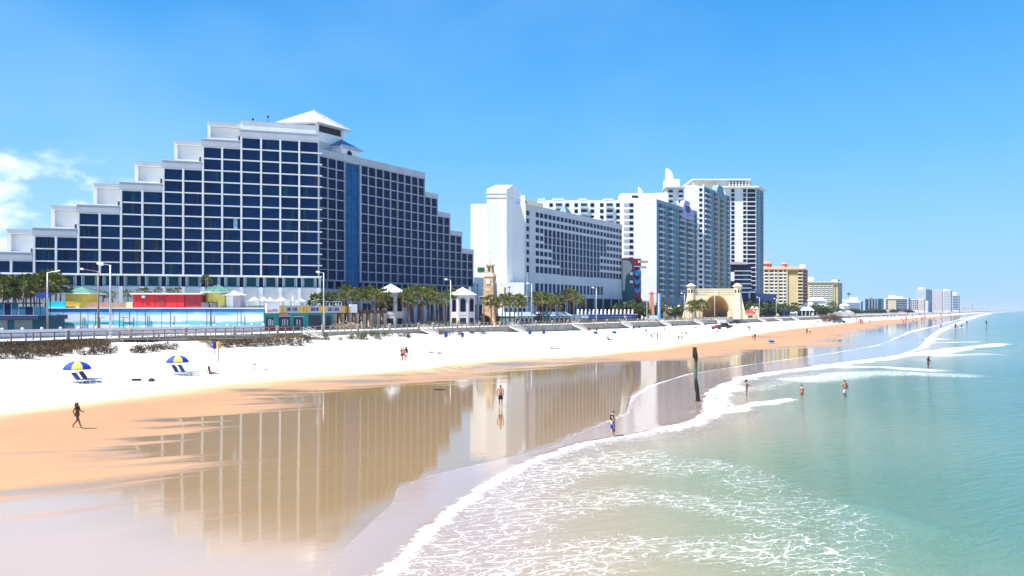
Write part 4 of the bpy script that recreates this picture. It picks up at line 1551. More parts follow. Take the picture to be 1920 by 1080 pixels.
for i, (pa, pb, py_, tt) in enumerate(((1803, 1807.5, 574.5, -230), (1808.5, 1812, 573.5, -240), (1813, 1817, 575.5, -250), (1817.5, 1824, 569, -250), (1826, 1830, 576.5, -260),
                                       (1831, 1834, 577, -260), (1834.5, 1842, 574.5, -250), (1843, 1846, 578.5, -220), (1848.5, 1853.5, 578, -200))):
    lab = ('pale far-off block on the hazy shore, first beyond the tall towers', 'thin far-off block on hazy shore beside the first', 'squat far-off block on hazy shore',
           'tallest of the far-off blocks on the hazy shore', 'low far-off block after the tallest far-off one', 'small far-off block mid way to the point',
           'wide far-off block near the end of the shore', 'tiny far-off block near the point', 'last far-off block where the shore meets the horizon')[i]
    far_block('far_block', lab, pa, pb, tt, py_, 4, 2, M_wfar, M_balc, side=0.1)

# ================================================================== boardwalk, seawall, railing
S0, S1 = -60.0, 2600.0
mb = MB()
mb.prism([st(S0, WALL_T - 0.05), st(S1, WALL_T - 0.05), st(S1, -125.8), st(S0, -125.8)], 2.6, DECK_Z, M_deck)
tag(mb.build('boardwalk'), 'pale concrete boardwalk along the top of the seawall', kind='structure')
wall = bpy.data.objects.new('seawall', None)
COL.objects.link(wall)
tag(wall, 'grey concrete seawall between boardwalk and sand', kind='structure')
mw = MB()
LW = 9.0
mw.box(0.02, LW - 0.02, -0.30, 0.0, -2.0, 0, M_wallc)
wm = mw.mesh('wall_panel')
mc = MB()
mc.box(0.0, LW - 0.01, -0.38, 0.06, 0.06, 0.22, M_concrete)
cm = mc.mesh('wall_cap')
s = -20.0
n = 0
while s < 1100:
    x, y = st(s, WALL_T)
    link('wall_panel', wm, wall, (x, y, DECK_Z - 0.23), PHI_U)
    link('wall_cap', cm, wall, (x, y, DECK_Z - 0.22), PHI_U)
    s += LW
    n += 1
mw = MB()
a = st(s, WALL_T)
mw.prism([st(s, WALL_T + .3), st(S1, WALL_T + .3), st(S1, WALL_T), st(s, WALL_T)], 0.2, DECK_Z, M_wallc)
mw.build('wall_run', wall)['kind'] = 'stuff'

# railing in stretches between the beach stairs
STAIR_PX = [566, 786, 953, 1071, 1163, 1236, 1299, 1380, 1419, 1451, 1483]
stair_s = [s_at(p, WALL_T) for p in STAIR_PX]
M_railm = mat('rail_pale_wood', (0.38, 0.29, 0.22), 0.8, 0.2, 3.0)
p_m = MB()
p_m.box(-0.09, 0.09, -0.09, 0.09, 0, 1.02, M_railm)
post_m = p_m.mesh('post')
p_m = MB()
p_m.box(-0.21, 0.21, -0.21, 0.21, 0, 1.28, M_rail)
p_m.box(-0.25, 0.25, -0.25, 0.25, 1.28, 1.36, M_concrete)
big_m = p_m.mesh('pier')
segs = [-25.0] + stair_s + [stair_s[-1] + 220]
names = ['nearest the pier below the mural wall', 'in front of the green shops', 'in front of the palm grove', 'by the clock tower', 'past the clock tower shops',
         'before the blue banner', 'past the parked van', 'at the bandshell', 'just past the bandshell', 'before the white canopy', 'second last before open dunes', 'furthest along the seawall']
for i in range(len(segs) - 1):
    s0, s1 = segs[i] + (1.6 if i else 0), segs[i + 1]
    x, y = st(s0, WALL_T - 0.2)
    r = empty('railing', (x, y, DECK_Z), 'pale boardwalk railing stretch ' + names[i], 'railing', 'railing along the boardwalk', PHI_U)
    Lr = s1 - s0
    if s0 > 330:
        step = 5.0
    else:
        step = 1.9
    k = max(1, round(Lr / step))
    for q in range(k + 1):
        big = (q % 5 == 2)
        link('pier' if big else 'post', big_m if big else post_m, r, (Lr * q / k, 0, 0))
    m = MB()
    m.box(0, Lr, -0.09, 0.09, 1.02, 1.15, M_railm)
    m.build('top_rail', r)
    m = MB()
    m.box(0, Lr, -0.04, 0.04, 0.48, 0.57, M_railm)
    m.build('lower_rail', r)

# beach stairs running down to the sand
M_stair = mat('weathered_stair_white', (0.62, 0.60, 0.56), 0.8, 0.12, 1.5)


def make_stairs(s_, width=1.5):
    x, y = st(s_, WALL_T + 0.42)
    foot = sz(*st(s_ + .7, WALL_T + 4.2))
    H = DECK_Z - foot
    n = 12
    run = 4.2
    lab = stair_lab.pop(0)
    r = empty('beach_stairs', (x, y, foot), lab, 'stairs', 'stairs from the boardwalk to the sand', PHI_U)
    # local x along coast, local -y seaward
    for i in range(n):
        m = MB()
        m.box(0.06, width - 0.06, -run * (i + 1) / n - 0.03, -run * i / n, H - H * (i + 1) / n + H / n - 0.06, H - H * (i + 1) / n + H / n, M_stair)
        m.build('step', r)
    for xx in (0.0, width):
        m = MB()
        m.add([(xx - .05, 0, H - .35), (xx - .05, 0, H + .05), (xx - .05, -run - .15, .3), (xx - .05, -run - .15, -.1), (xx + .05, 0, H - .35), (xx + .05, 0, H + .05), (xx + .05, -run - .15, .3), (xx + .05, -run - .15, -.1)],
              [(0, 1, 2, 3), (7, 6, 5, 4), (0, 4, 5, 1), (1, 5, 6, 2), (2, 6, 7, 3), (3, 7, 4, 0)], M_stair)
        m.build('stringer', r)
        m = MB()
        for hh in (1.0, 0.55):
            m.tube([(xx, 0.1, H + hh), (xx, -run, hh + 0.05)], 0.045, M_stair, 5)
        for q in range(6):
            f = q / 5
            m.tube([(xx, -run * f, H * (1 - f)), (xx, -run * f, H * (1 - f) + 1.02)], 0.045, M_stair, 5)
        m.build('handrail', r)
    return r


stair_lab = ['beach stairs at the near dunes below the green shops', 'white beach stairs in front of the palm grove', 'white beach stairs by the clock tower',
             'white beach stairs right of the two palms past the clock tower', 'beach stairs below the blue banner', 'beach stairs below the parked van',
             'beach stairs left of the bandshell', 'beach stairs below the bandshell front', 'beach stairs right of the bandshell', 'wide white beach stairs past the red-roofed booth',
             'last beach stairs before the open dunes']
for s_ in stair_s:
    make_stairs(s_)

# timber ramp across the dunes near the pier
rx0, ry0 = ground(212, 636, 2.9)
rp = empty('dune_ramp', (rx0, ry0, 2.3), 'weathered wooden walkway with railings crossing the near dunes', 'walkway')
M_wood = mat('weathered_wood', (0.30, 0.25, 0.20), 0.85, 0.25, 2.0)
pA = Vector((rx0, ry0, 0))
s_r, t_r = to_st(rx0, ry0)
ends = [st(s_r - 2, -116.4), st(s_r + 20, -113.0)]
e0, e1 = [Vector((x, y, 0)) - pA for x, y in ends]
d = (e1 - e0)
Lr = d.length
ang = math.atan2(d.y, d.x)
nb = 60
m = MB()
m.box(0, Lr / nb - 0.03, -0.9, 0.9, 0, 0.05, M_wood)
pm = m.mesh('plank')
for i in range(nb):
    q = e0 + d * (i / nb)
    zz = 0.75 - 0.5 * i / nb
    link('plank', pm, rp, (q.x, q.y, zz), ang)
m = MB()
m.box(-0.05, 0.05, -0.05, 0.05, -1.0, 1.1, M_railm)
pm = m.mesh('ramp_post')
nx, ny = -math.sin(ang), math.cos(ang)
for i in range(13):
    q = e0 + d * (i / 12)
    zz = 0.75 - 0.5 * i / 12
    for sd in (-0.9, 0.9):
        link('post', pm, rp, (q.x + nx * sd, q.y + ny * sd, zz), ang)
for sd in (-0.9, 0.9):
    m = MB()
    for hh in (1.08, 0.6):
        m.tube([(e0.x + nx * sd, e0.y + ny * sd, 0.75 + hh), (e1.x + nx * sd, e1.y + ny * sd, 0.25 + hh)], 0.05, M_railm, 4)
    m.build('handrail', rp)

# ================================================================== near structures on the land side
# white panel fence behind the boardwalk
M_fence = mat('white_fence_paint', (0.76, 0.70, 0.70), 0.8, 0.06, 0.6)
sf0, sf1 = s_at(-120, -127.0), s_at(494, -127.0)
x, y = st(sf0, -127.0)
fn = empty('panel_fence', (x, y, DECK_Z), 'low white panel fence with square posts below the mural wall', 'fence', None, PHI_U)
np_ = 20
Lp = (sf1 - sf0) / np_
m = MB()
m.box(0.16, Lp - 0.16, -0.06, 0.06, 0, 1.35, M_fence)
pm = m.mesh('panel')
m = MB()
m.box(-0.15, 0.15, -0.15, 0.15, 0, 1.5, M_fence)
m.add([(-.2, -.2, 1.5), (.2, -.2, 1.5), (.2, .2, 1.5), (-.2, .2, 1.5), (0, 0, 1.72)], [(0, 1, 4), (1, 2, 4), (2, 3, 4), (3, 0, 4), (0, 3, 2, 1)], M_fence)
qm = m.mesh('fence_post')
for i in range(np_ + 1):
    if i < np_:
        link('panel', pm, fn, (Lp * i, 0, 0))
    link('post', qm, fn, (Lp * i, 0, 0))

# mural wall of the amusement block
FM = Frame(*at(494.5, 152.0), R(1.5))
AM = Building('mural_building', FM, 'flat-roofed block whose long wall is painted as blue sky, white clouds and turquoise sea', 'building')
aM0 = FM.a(82)
m_mur, t, b = principled('beach_mural')
g = t.nodes.new('ShaderNodeNewGeometry')
sp = t.nodes.new('ShaderNodeSeparateXYZ')
t.links.new(g.outputs['Position'], sp.inputs[0])
mpn = t.nodes.new('ShaderNodeMapping')
mpn.inputs['Scale'].default_value = (0.16, 0.1, 0.7)
t.links.new(g.outputs['Position'], mpn.inputs[0])
nz = noise(t, mpn.outputs[0], 1.0, 5, 0.6)
zf = math_node(t, 'DIVIDE', math_node(t, 'SUBTRACT', sp.outputs['Z'], 3.3), 4.85)
zf = math_node(t, 'ADD', zf, math_node(t, 'MULTIPLY', math_node(t, 'SUBTRACT', nz, 0.5), 0.42))
cr = t.nodes.new('ShaderNodeValToRGB')
t.links.new(zf, cr.inputs[0])
els = cr.color_ramp.elements
els[0].position, els[0].color = 0.0, (0.72, 0.76, 0.76, 1)
els[1].position, els[1].color = 1.0, (0.035, 0.22, 0.62, 1)
for p, c in ((0.24, (0.74, 0.80, 0.80)), (0.32, (0.10, 0.55, 0.68)), (0.42, (0.24, 0.66, 0.74)), (0.46, (0.78, 0.80, 0.80)), (0.66, (0.80, 0.82, 0.82)),
             (0.76, (0.20, 0.52, 0.78)), (0.90, (0.05, 0.28, 0.68))):
    els.new(p).color = (*c, 1)
t.links.new(cr.outputs[0], b.inputs['Base Color'])
b.inputs['Roughness'].default_value = 0.7
ztm = 8.15
seams = [83, 119.5, 165, 212, 257, 303, 350.5, 397, 445, 494.5]
for p0, p1 in zip(seams[:-1], seams[1:]):
    a0, a1 = FM.a(p0), FM.a(p1)
    AM.box('mural_panel', FM, a0 + 0.06, a1 - 0.06, 0.0, 0.12, 3.3, ztm - 0.2, m_mur)
AM.box('wall', FM, aM0, 0, 0.13, 14, 3.3, ztm - 0.21, mat('plain_wall', (0.55, 0.58, 0.60), 0.8, 0.1))
AM.box('roof_deck', FM, aM0 - 0.1, 0.1, -0.2, 14.2, ztm - 0.2, ztm, M_sd)
M_pole = mat('dark_pole', (0.03, 0.06, 0.10), 0.6, 0.2)
for i, (p, h0, h1) in enumerate(((104, 7.2, 8.0), (153, 4.0, 7.2), (157, 3.4, 6.0), (181, 3.4, 7.2), (178, 3.4, 5.0), (225.5, 3.4, 7.3), (244.5, 4, 7.3), (274, 3.4, 7.5), (278, 3.4, 6.6), (321, 4, 7.6), (326, 3.4, 5.0),
                                 (389, 3.4, 7.8), (396, 3.6, 7.8), (453, 3.6, 7.8))):
    a = FM.a(p)
    m = MB()
    m.tube([(a, -0.35, h0 if i == 0 else 3.3), (a, -0.35, h1)], 0.07, M_pole, 5)
    if i in (5, 3):
        m.tube([(a, -0.35, h1 - 1.1), (a + 1.9, -0.35, h1 - 1.1)], 0.05, M_pole, 4)
    AM.mesh('pole', m, FM)
AM.box('cyan_sign_box', FM, FM.a(87), FM.a(120), 0.3, 1.5, ztm, ztm + 1.3, mat('cyan_sign', (0.01, 0.60, 0.72), 0.5, 0.05))
AM.box('orange_box', FM, FM.a(121), FM.a(140), 0.3, 1.5, ztm + .25, ztm + 1.25, mat('orange_box', (0.70, 0.40, 0.06), 0.6, 0.1))
AM.box('yellow_box', FM, FM.a(140.3), FM.a(147), 0.3, 1.5, ztm, ztm + 1.1, mat('yellow_paint', (0.72, 0.52, 0.08), 0.6, 0.08))

# things standing on the roof deck
def kiosk(px_body, px_roof, y_body_top, y_apex, depth_y, label, m_body, m_roof, sides=4, z0=ztm):
    fr = Frame(*FM.pt(FM.a(px_body[0], depth_y), depth_y), FM.phi)
    k = Building('kiosk', fr, label, 'kiosk', None, z0)
    a0, a1 = 0.0, fr.a(px_body[1])
    zt = fr.z(px_body[0], y_body_top)
    za = fr.z(px_body[0], y_apex)
    r0, r1 = fr.a(px_roof[0]), fr.a(px_roof[1])
    m = MB()
    w = a1 - a0
    if sides == 4:
        poly = [(a0, 0), (a1, 0), (a1, w), (a0, w)]
        rp_ = [(r0, -1), (r1, -1), (r1, w + 1), (r0, w + 1)]
    else:
        cxx, rr_ = (a0 + a1) / 2, w / 2
        poly = [(cxx + rr_ * math.cos(q * math.pi * 2 / sides), rr_ + rr_ * math.sin(q * math.pi * 2 / sides)) for q in range(sides)]
        r2_ = (r1 - r0) / 2
        rp_ = [(cxx + r2_ * math.cos(q * math.pi * 2 / sides), rr_ + r2_ * math.sin(q * math.pi * 2 / sides)) for q in range(sides)]
    m.prism(poly, z0, zt, m_body)
    k.mesh('wall', m, fr)
    m = MB()
    m.prism(rp_, zt, zt + 0.15, M_sd)
    cxm = (r0 + r1) / 2
    m.cone(rp_, zt + 0.151, (cxm, w / 2, za), m_roof)
    k.mesh('roof', m, fr)
    m = MB()
    for q in rp_:
        m.tube([(q[0], q[1], zt + 0.2), (cxm, w / 2, za + 0.05)], 0.06, m_roof, 4)
    k.mesh('ridge_seam', m, fr)
    return k, fr, w, zt


M_groof = mat('green_metal_roof', (0.10, 0.26, 0.19), 0.5, 0.12, 1.0)
M_yel = mat('kiosk_yellow', (0.66, 0.50, 0.06), 0.7, 0.08, 1.0)
k1, fr1, w1_, zt1 = kiosk((122, 164.5), (110.5, 174.5), 551, 536.5, 5, 'olive-yellow booth with green hipped roof left of the white lamp post', M_yel, M_groof)
k1.box('corner_trim', fr1, w1_ * 0.56, w1_ * 0.6, -0.06, 0, ztm, zt1, M_cream)
k2, fr2, w2_, zt2 = kiosk((378, 422), (369, 431.5), 548.5, 533.5, 5, 'round bright yellow booth with green conical roof right of red building', mat('kiosk_bright_yellow', (0.78, 0.66, 0.14), 0.7, 0.08, 1.0), M_groof, 12)
for p0, p1 in ((377, 391), (395, 406)):
    fb2 = Frame(*FM.pt(FM.a(p0, 2.5), 2.5), FM.phi)
    bx = MB()
    w = fb2.a(p1)
    bx.box(0, w, 0, 0.9, 0, 1.15, mat('crate_grey', (0.14, 0.12, 0.15), 0.7, 0.15))
    bx.box(-0.04, w + 0.04, -0.04, 0.94, 1.151, 1.22, M_dark)
    o = bx.build('equipment_box', None, (*fb2.o, ztm), fb2.phi)
    tag(o, 'dark grey box left in front of the round yellow booth' if p0 == 377 else 'smaller dark grey box right in front of the round yellow booth', 'box')
k3, fr3, w3_, zt3 = kiosk((423.5, 450.5), (417, 452), 554, 545, 6, 'small mauve-grey hut with white hipped roof beside the round yellow booth', mat('mauve_wall', (0.42, 0.36, 0.40), 0.8, 0.1), M_roofw)
k3.box('white_door', fr3, 0.1, w3_ * 0.5, -0.06, 0, ztm, zt3 - 0.1, M_white)
# red building
frr = Frame(*FM.pt(FM.a(249.5, 4), 4), FM.phi)
RB = Building('red_building', frr, 'long low bright red building with flat white roof edge above the mural', 'building', None, ztm)
M_red = mat('bright_red_paint', (0.62, 0.012, 0.02), 0.6, 0.12, 1.2)
M_red2 = mat('dull_red_paint', (0.36, 0.02, 0.03), 0.6, 0.15, 1.2)
a1, a2 = frr.a(345), frr.a(377)
zt = frr.z(260, 552)
RB.box('wall', frr, 0, a1, 0, 5, ztm, zt, M_red)
RB.box('dull_red_wing', frr, a1 + .02, a2, 0.2, 5, ztm, zt - 0.1, M_red2)
for q in (0.18, 0.42, 0.63, 0.86):
    RB.box('wall_batten', frr, a1 * q, a1 * q + 0.12, -0.05, 0, ztm, zt, M_red2)
RB.box('red_shutter', frr, a1 * 0.50, a1 * 0.61, -0.08, 0, ztm + .3, zt - 0.5, M_red2)
RB.box('roof', frr, -0.4, a2 + 0.2, -0.5, 5.4, zt + .001, zt + 0.3, M_sd)
RB.box('air_conditioner', frr, a1 * .19, a1 * .25, -0.5, -0.06, zt - 0.75, zt - 0.25, M_whiteg)
RB.box('yellow_gate', frr, frr.a(236), -0.05, -0.1, 0.2, ztm, ztm + 1.2, M_cream)
# timber fence on the roof deck
ff_ = Frame(*FM.pt(FM.a(165, 3), 3), FM.phi)
fw = empty('timber_fence', (*ff_.o, ztm), 'reddish board fence between the olive booth and the red building', 'fence', None, FM.phi)
m = MB()
M_fw = mat('red_cedar', (0.42, 0.22, 0.14), 0.8, 0.25, 3.0)
m.box(0, 0.36, 0, 0.05, 0, 1.15, M_fw)
bm_ = m.mesh('board')
nbd = int(ff_.a(236) / 0.42)
for i in range(nbd):
    link('board', bm_, fw, (i * 0.42, random.uniform(-.02, .02), random.uniform(-.05, .05)))
m = MB()
m.box(0, nbd * .42, 0.08, 0.14, 0.7, 0.8, M_fw)
m.build('fence_rail', fw)

# dark glassy pavilion at the left edge
fg = Frame(*at(92, 141), R(3))
GP = Building('glass_pavilion', fg, 'low dark blue glazed pavilion with curved slab edge left of the mural', 'building')
a0 = fg.a(-90)
GP.box('lower_wall', fg, a0, fg.a(78), 0.6, 8, 3.3, 5.9, M_tealb)
for p0, p1 in ((-40, 11), (24, 58)):
    GP.box('grey_mural_panel', fg, fg.a(p0), fg.a(p1), 0.45, 0.59, 3.4, 5.8, M_balc)
m = MB()
m.prism([(a0, -1.2), (fg.a(78), -1.2), (fg.a(89), -0.2), (fg.a(91), 1.5), (fg.a(84), 8), (a0, 8)], 5.9, 6.75, mat('navy_fascia', (0.015, 0.04, 0.14), 0.5, 0.1))
m.prism([(a0, -1.25), (fg.a(78), -1.25), (fg.a(89.4), -0.25), (fg.a(91.4), 1.5), (fg.a(84), 7), (a0, 7)], 6.6, 6.72, M_balc)
GP.mesh('slab_edge', m, fg)
for i in range(12):
    p0 = -80 + 13.8 * i
    if 46 < p0 < 55:
        p0 += 1
    GP.box('blue_glass_panel', fg, fg.a(p0), fg.a(p0 + 12.4), 0.8, 0.9, 6.76, 8.3 if p0 > 20 else 8.9, M_tealb if i % 3 else M_navy2)
m = MB()
m.prism([(a0, 0.5), (fg.a(44), 0.5), (fg.a(46), 6), (a0, 6)], 8.9, 9.1, M_dark)
GP.mesh('flat_canopy', m, fg)
# small navy banner on posts
x, y = at(68, 149)
bn = empty('navy_banner', (x, y, 3.3), 'navy blue sign panel on two posts among the left palms', 'sign')
m = MB()
w = (95 - 68) / F * 149
m.box(0, w, -0.1, 0.1, zat(559, 149) - 3.3, zat(548.5, 149) - 3.3, M_roy)
m.build('sign_panel', bn)
for q in (0.1, w - 0.1):
    m = MB()
    m.tube([(q, 0, 0), (q, 0, zat(559, 149) - 3.3)], 0.09, M_dark, 5)
    m.build('post', bn)

# ---- green shop row
FS = Ft(497, -127.2)
GS = Building('shop_row', FS, 'teal green beach shop row with yellow and lavender striped sign fascia', 'shop')
M_tg = mat('teal_green_paint', (0.01, 0.24, 0.22), 0.6, 0.15, 1.0)
M_tgd = mat('dark_shopfront', (0.006, 0.012, 0.04), 0.3, 0.4, 0.8)
aS = FS.a(627)
aS2 = FS.a(668)
zs1, zs0 = 8.55, 7.05
GS.box('wall', FS, 0, aS, 0.15, 9, 3.3, zs0, M_tg)
GS.box('red_base', FS, 0.3, FS.a(549), -0.12, 0.14, 3.3, 4.2, M_red2)
GS.box('orange_awning', FS, FS.a(522), FS.a(537), -0.6, 0.14, 6.55, 6.95, mat('orange_awning', (0.60, 0.20, 0.07), 0.7, 0.1))
for p0, p1, z1 in ((500, 513, 6.2), (524, 544, 6.3), (552, 568, 6.2), (580, 603, 6.6), (612, 621, 6.4)):
    GS.box('shop_window', FS, FS.a(p0), FS.a(p1), 0.04, 0.14, 4.25 if p0 < 545 else 3.35, z1, M_tgd)
    GS.box('window_head', FS, FS.a(p0) - .15, FS.a(p1) + .15, -0.1, 0.13, z1, z1 + 0.18, M_whiteg if p0 in (552, 524) else M_tg)
for p in (503, 506.5, 510, 529, 533, 538, 556, 561):
    a = FS.a(p)
    GS.box('mannequin_display', FS, a, a + 0.28, -0.0, 0.035, 4.4, 5.6 + (p % 3) * .1, M_balc)
GS.box('wall', FS, aS + .02, aS2, 3.0, 8, 3.3, zs0, M_dark)
cols_ = [(497.5, 522, 'w'), (522, 532, 'y'), (532, 557, 'l'), (557, 579, 'y'), (579, 597, 'l'), (597, 611, 'y'), (611, 638, 'l'), (638, 655, 'y'), (655, 668, 'w')]
cm_ = {'w': M_white, 'y': mat('sign_yellow', (0.70, 0.44, 0.08), 0.6, 0.05), 'l': mat('sign_lavender', (0.42, 0.42, 0.52), 0.6, 0.05)}
for p0, p1, c in cols_:
    GS.box('sign_panel', FS, FS.a(p0), FS.a(p1) - 0.02, -0.35, 0.1, zs0 + .01, zs1 if c != 'w' else zs1 + 0.5, cm_[c])
M_ink = mat('sign_ink', (0.02, 0.015, 0.05), 0.6, 0.0)
M_ink2 = mat('sign_ink_red', (0.45, 0.05, 0.05), 0.6, 0.0)
rng = random.Random(4)
# the small lettering is too blurred to read in the photograph: short dark strokes in words of the same length
for p0, p1, n_, mk in ((535, 544, 4, M_ink), (546, 555, 4, M_ink), (581, 588.5, 4, M_ink), (590, 595, 3, M_ink), (613, 620, 3, M_ink), (623, 633.5, 4, M_ink), (500, 519, 5, M_ink2)):
    for q in range(n_):
        a0 = FS.a(p0 + (p1 - p0) * (q + .12) / n_)
        a1 = FS.a(p0 + (p1 - p0) * (q + .80) / n_)
        m = MB()
        zl, zh = zs0 + (0.42 if mk is M_ink else .25), zs0 + (1.15 if mk is M_ink else .75)
        th_ = 0.10
        m.box(a0, a0 + th_, -0.39, -0.352, zl, zh, mk)
        k = rng.randrange(4)
        if k != 1:
            m.box(a0, a1, -0.392, -0.353, zh - th_, zh, mk)
        if k != 2:
            m.box(a0, a1, -0.391, -0.3535, zl, zl + th_, mk)
        if k in (0, 2):
            m.box(a1 - th_, a1, -0.388, -0.3525, zl, zh, mk)
        else:
            m.box(a0, a1, -0.393, -0.3545, (zl + zh) / 2 - .05, (zl + zh) / 2 + .05, mk)
        GS.mesh('sign_letter', m, FS)
for p in (527, 567, 572, 603, 645, 650):
    GS.box('sign_stripe', FS, FS.a(p), FS.a(p + 1.6), -0.39, -0.352, zs0 + .1, zs1 - .1, mat('sign_ochre', (0.45, 0.22, 0.03), 0.6, 0.05))

# raised terrace behind the shops
FT = Frame(*at(640, 176), R(8))
TR = Building('hotel_terrace', FT, 'white raised terrace with balustrade between the hotel podium and the shops', 'terrace')
aT = FT.a(446)
TR.box('wall', FT, aT, 0, 0, 16, 3.3, 8.6, M_white)
TR.box('terrace_floor', FT, aT - .2, .2, -0.2, 16, 8.6, 8.8, M_concrete)
for i in range(34):
    a = aT + (0 - aT) * i / 33
    TR.box('baluster', FT, a, a + 0.16, 0.0, 0.16, 8.8, 9.6, M_white)
TR.box('balustrade_rail', FT, aT, 0, -0.05, 0.22, 9.6, 9.75, M_white)
for p in (484, 536, 541, 560):
    a = FT.a(p)
    TR.box('balustrade_pier', FT, a - .35, a + .35, -0.15, 0.35, 8.8, 10.2, M_white)
# terrace parasols
M_canvas = mat('white_canvas', (0.82, 0.80, 0.78), 0.8, 0.04, 2.0)


def parasol(x, y, z, r, h, lab, m1=M_canvas, grp='white parasols on the hotel terrace', cat='parasol'):
    e = empty('parasol', (x, y, z), lab, cat, grp)
    m = MB()
    m.tube([(0, 0, 0), (0, 0, h)], 0.05, M_whiteg, 6)
    m.build('pole', e)
    m = MB()
    oc = [(r * math.cos(q * math.pi / 4), r * math.sin(q * math.pi / 4)) for q in range(8)]
    m.prism(oc, h - 0.95, h - 0.72, m1)
    m.cone(oc, h - 0.719, (0, 0, h + 0.05), m1)
    m.build('canopy', e)
    return e


pl_ = ['leftmost terrace parasol, by the mauve hut', 'second terrace parasol, behind the first pier', 'small terrace parasol left of the widest one', 'widest terrace parasol in the middle of the row',
       'rightmost white terrace parasol before the bushy palms', 'small white parasol right of the white shop lamp post']
for (p0, p1, yt), lab in zip(((467, 487, 557), (487, 502, 557), (499, 514, 558), (515, 541, 558), (553, 575, 560), (628, 642, 566)), pl_):
    Yp = 182
    x, y = at((p0 + p1) / 2, Yp)
    r_ = (p1 - p0) / 2 / F * Yp
    parasol(x, y, 8.8, r_, zat(yt, Yp) - 8.8, lab)
# statue-like closed parasol
x, y = at(549.5, 181)
e = empty('closed_parasol', (x, y, 8.8), 'folded white parasol standing upright on the terrace', 'parasol')
m = MB()
m.lathe([(0.28, 0), (0.10, 0.15), (0.08, 0.6), (0.30, 0.9), (0.26, 1.7), (0.10, 2.2), (0.02, 2.5)], M_canvas, 8)
m.build('canopy', e)

# ---- arcade with stone pillars behind the near palms
FA = Ft(629, -128.5)
AR = Building('arcade', FA, 'stone pillared arcade with dark timber beams behind the palm grove', 'arcade')
M_stone = mat('warm_stone', (0.50, 0.38, 0.27), 0.9, 0.25, 1.5)
aA = FA.a(722)
nP = 7
for i in range(nP + 1):
    a = aA * i / nP
    AR.box('pillar', FA, a - 0.45, a + 0.45, 0, 0.9, 3.3, 6.9, M_stone)
AR.box('beam', FA, -0.6, aA + 0.6, -0.1, 1.0, 6.9, 7.5, mat('dark_timber', (0.09, 0.05, 0.04), 0.8, 0.2))
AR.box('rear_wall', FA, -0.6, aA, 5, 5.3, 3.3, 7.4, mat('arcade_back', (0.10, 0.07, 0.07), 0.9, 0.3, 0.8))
for i in range(nP):
    a = aA * (i + 0.5) / nP
    AR.box('notice', FA, a - 0.6, a + 0.5, 3.8, 3.9, 4.2, 5.4 + (i % 3) * .3, (M_white, M_tg, M_cream)[i % 3])
for i in range(14):
    a = aA * i / 13
    AR.box('roof_beam', FA, a - 0.08, a + 0.08, -0.8, 5.0, 7.501, 7.7, M_dark)

# ---- pavilions with arched openings
def arch_poly(w, h, n=8):
    p = [(-w / 2, 0), (w / 2, 0), (w / 2, h - w / 2)]
    p += [(w / 2 * math.cos(q * math.pi / n), h - w / 2 + w / 2 * math.sin(q * math.pi / n)) for q in range(1, n)]
    p += [(-w / 2, h - w / 2)]
    return p


def gazebo(px, Y, R_, z_e, z_a, lab, m_wall, z0=3.3):
    x, y = at(px, Y)
    e = empty('gazebo', (x, y, z0), lab, 'gazebo')
    n = 8
    off_ = R(22.5) + R(5)
    oc = [(R_ * math.cos(off_ + q * math.pi / 4), R_ * math.sin(off_ + q * math.pi / 4)) for q in range(n)]
    m = MB()
    m.prism(oc, 0, z_e - z0, m_wall)
    m.build('wall', e)
    m = MB()
    g_ = [(a * 1.17, b_ * 1.17) for a, b_ in oc]
    m.prism(g_, z_e - z0, z_e - z0 + 0.18, M_sd)
    m.cone(g_, z_e - z0 + 0.181, (0, 0, z_a - z0), M_roofw)
    m.build('roof', e)
    wd = 2 * R_ * math.sin(math.pi / 8)
    hz = z_e - z0
    for q in range(n):
        am = off_ + (q + 0.5) * math.pi / 4
        ap = R_ * math.cos(math.pi / 8)
        for nm, w, h, zb, o_, mm in (('arched_window', wd * .50, hz * .42, hz * .46, 0.03, M_gl_far), ('arch_surround', wd * .68, hz * .47, hz * .46, 0.01, mat('mauve_trim', (0.30, 0.24, 0.27), 0.8, 0.1)),
                                     ('lower_opening', wd * .6, hz * .20, hz * .06, 0.03, M_dark), ('sill_band', wd * .72, hz * .04, hz * .36, 0.06, m_wall)):
            m = MB()
            po = arch_poly(w, h) if 'arch' in nm else [(-w / 2, 0), (w / 2, 0), (w / 2, h), (-w / 2, h)]
            m.wall_prism([(u, v + zb) for u, v in po], -o_, 0.2, mm)
            o = m.build(nm, e, (ap * math.cos(am), ap * math.sin(am), 0), am + math.pi / 2)
    return e


M_mauvew = mat('off_white_pink', (0.70, 0.64, 0.64), 0.8, 0.06)
gazebo(867.5, 212, 3.75, zat(554, 212), zat(538.3, 212), 'white octagonal gazebo with mauve arched windows left of the clock tower', M_mauvew)
gazebo(733, 193, 3.7, zat(549.5, 193), zat(532, 193), 'white roofed gazebo rising behind the palm grove', M_mauvew)

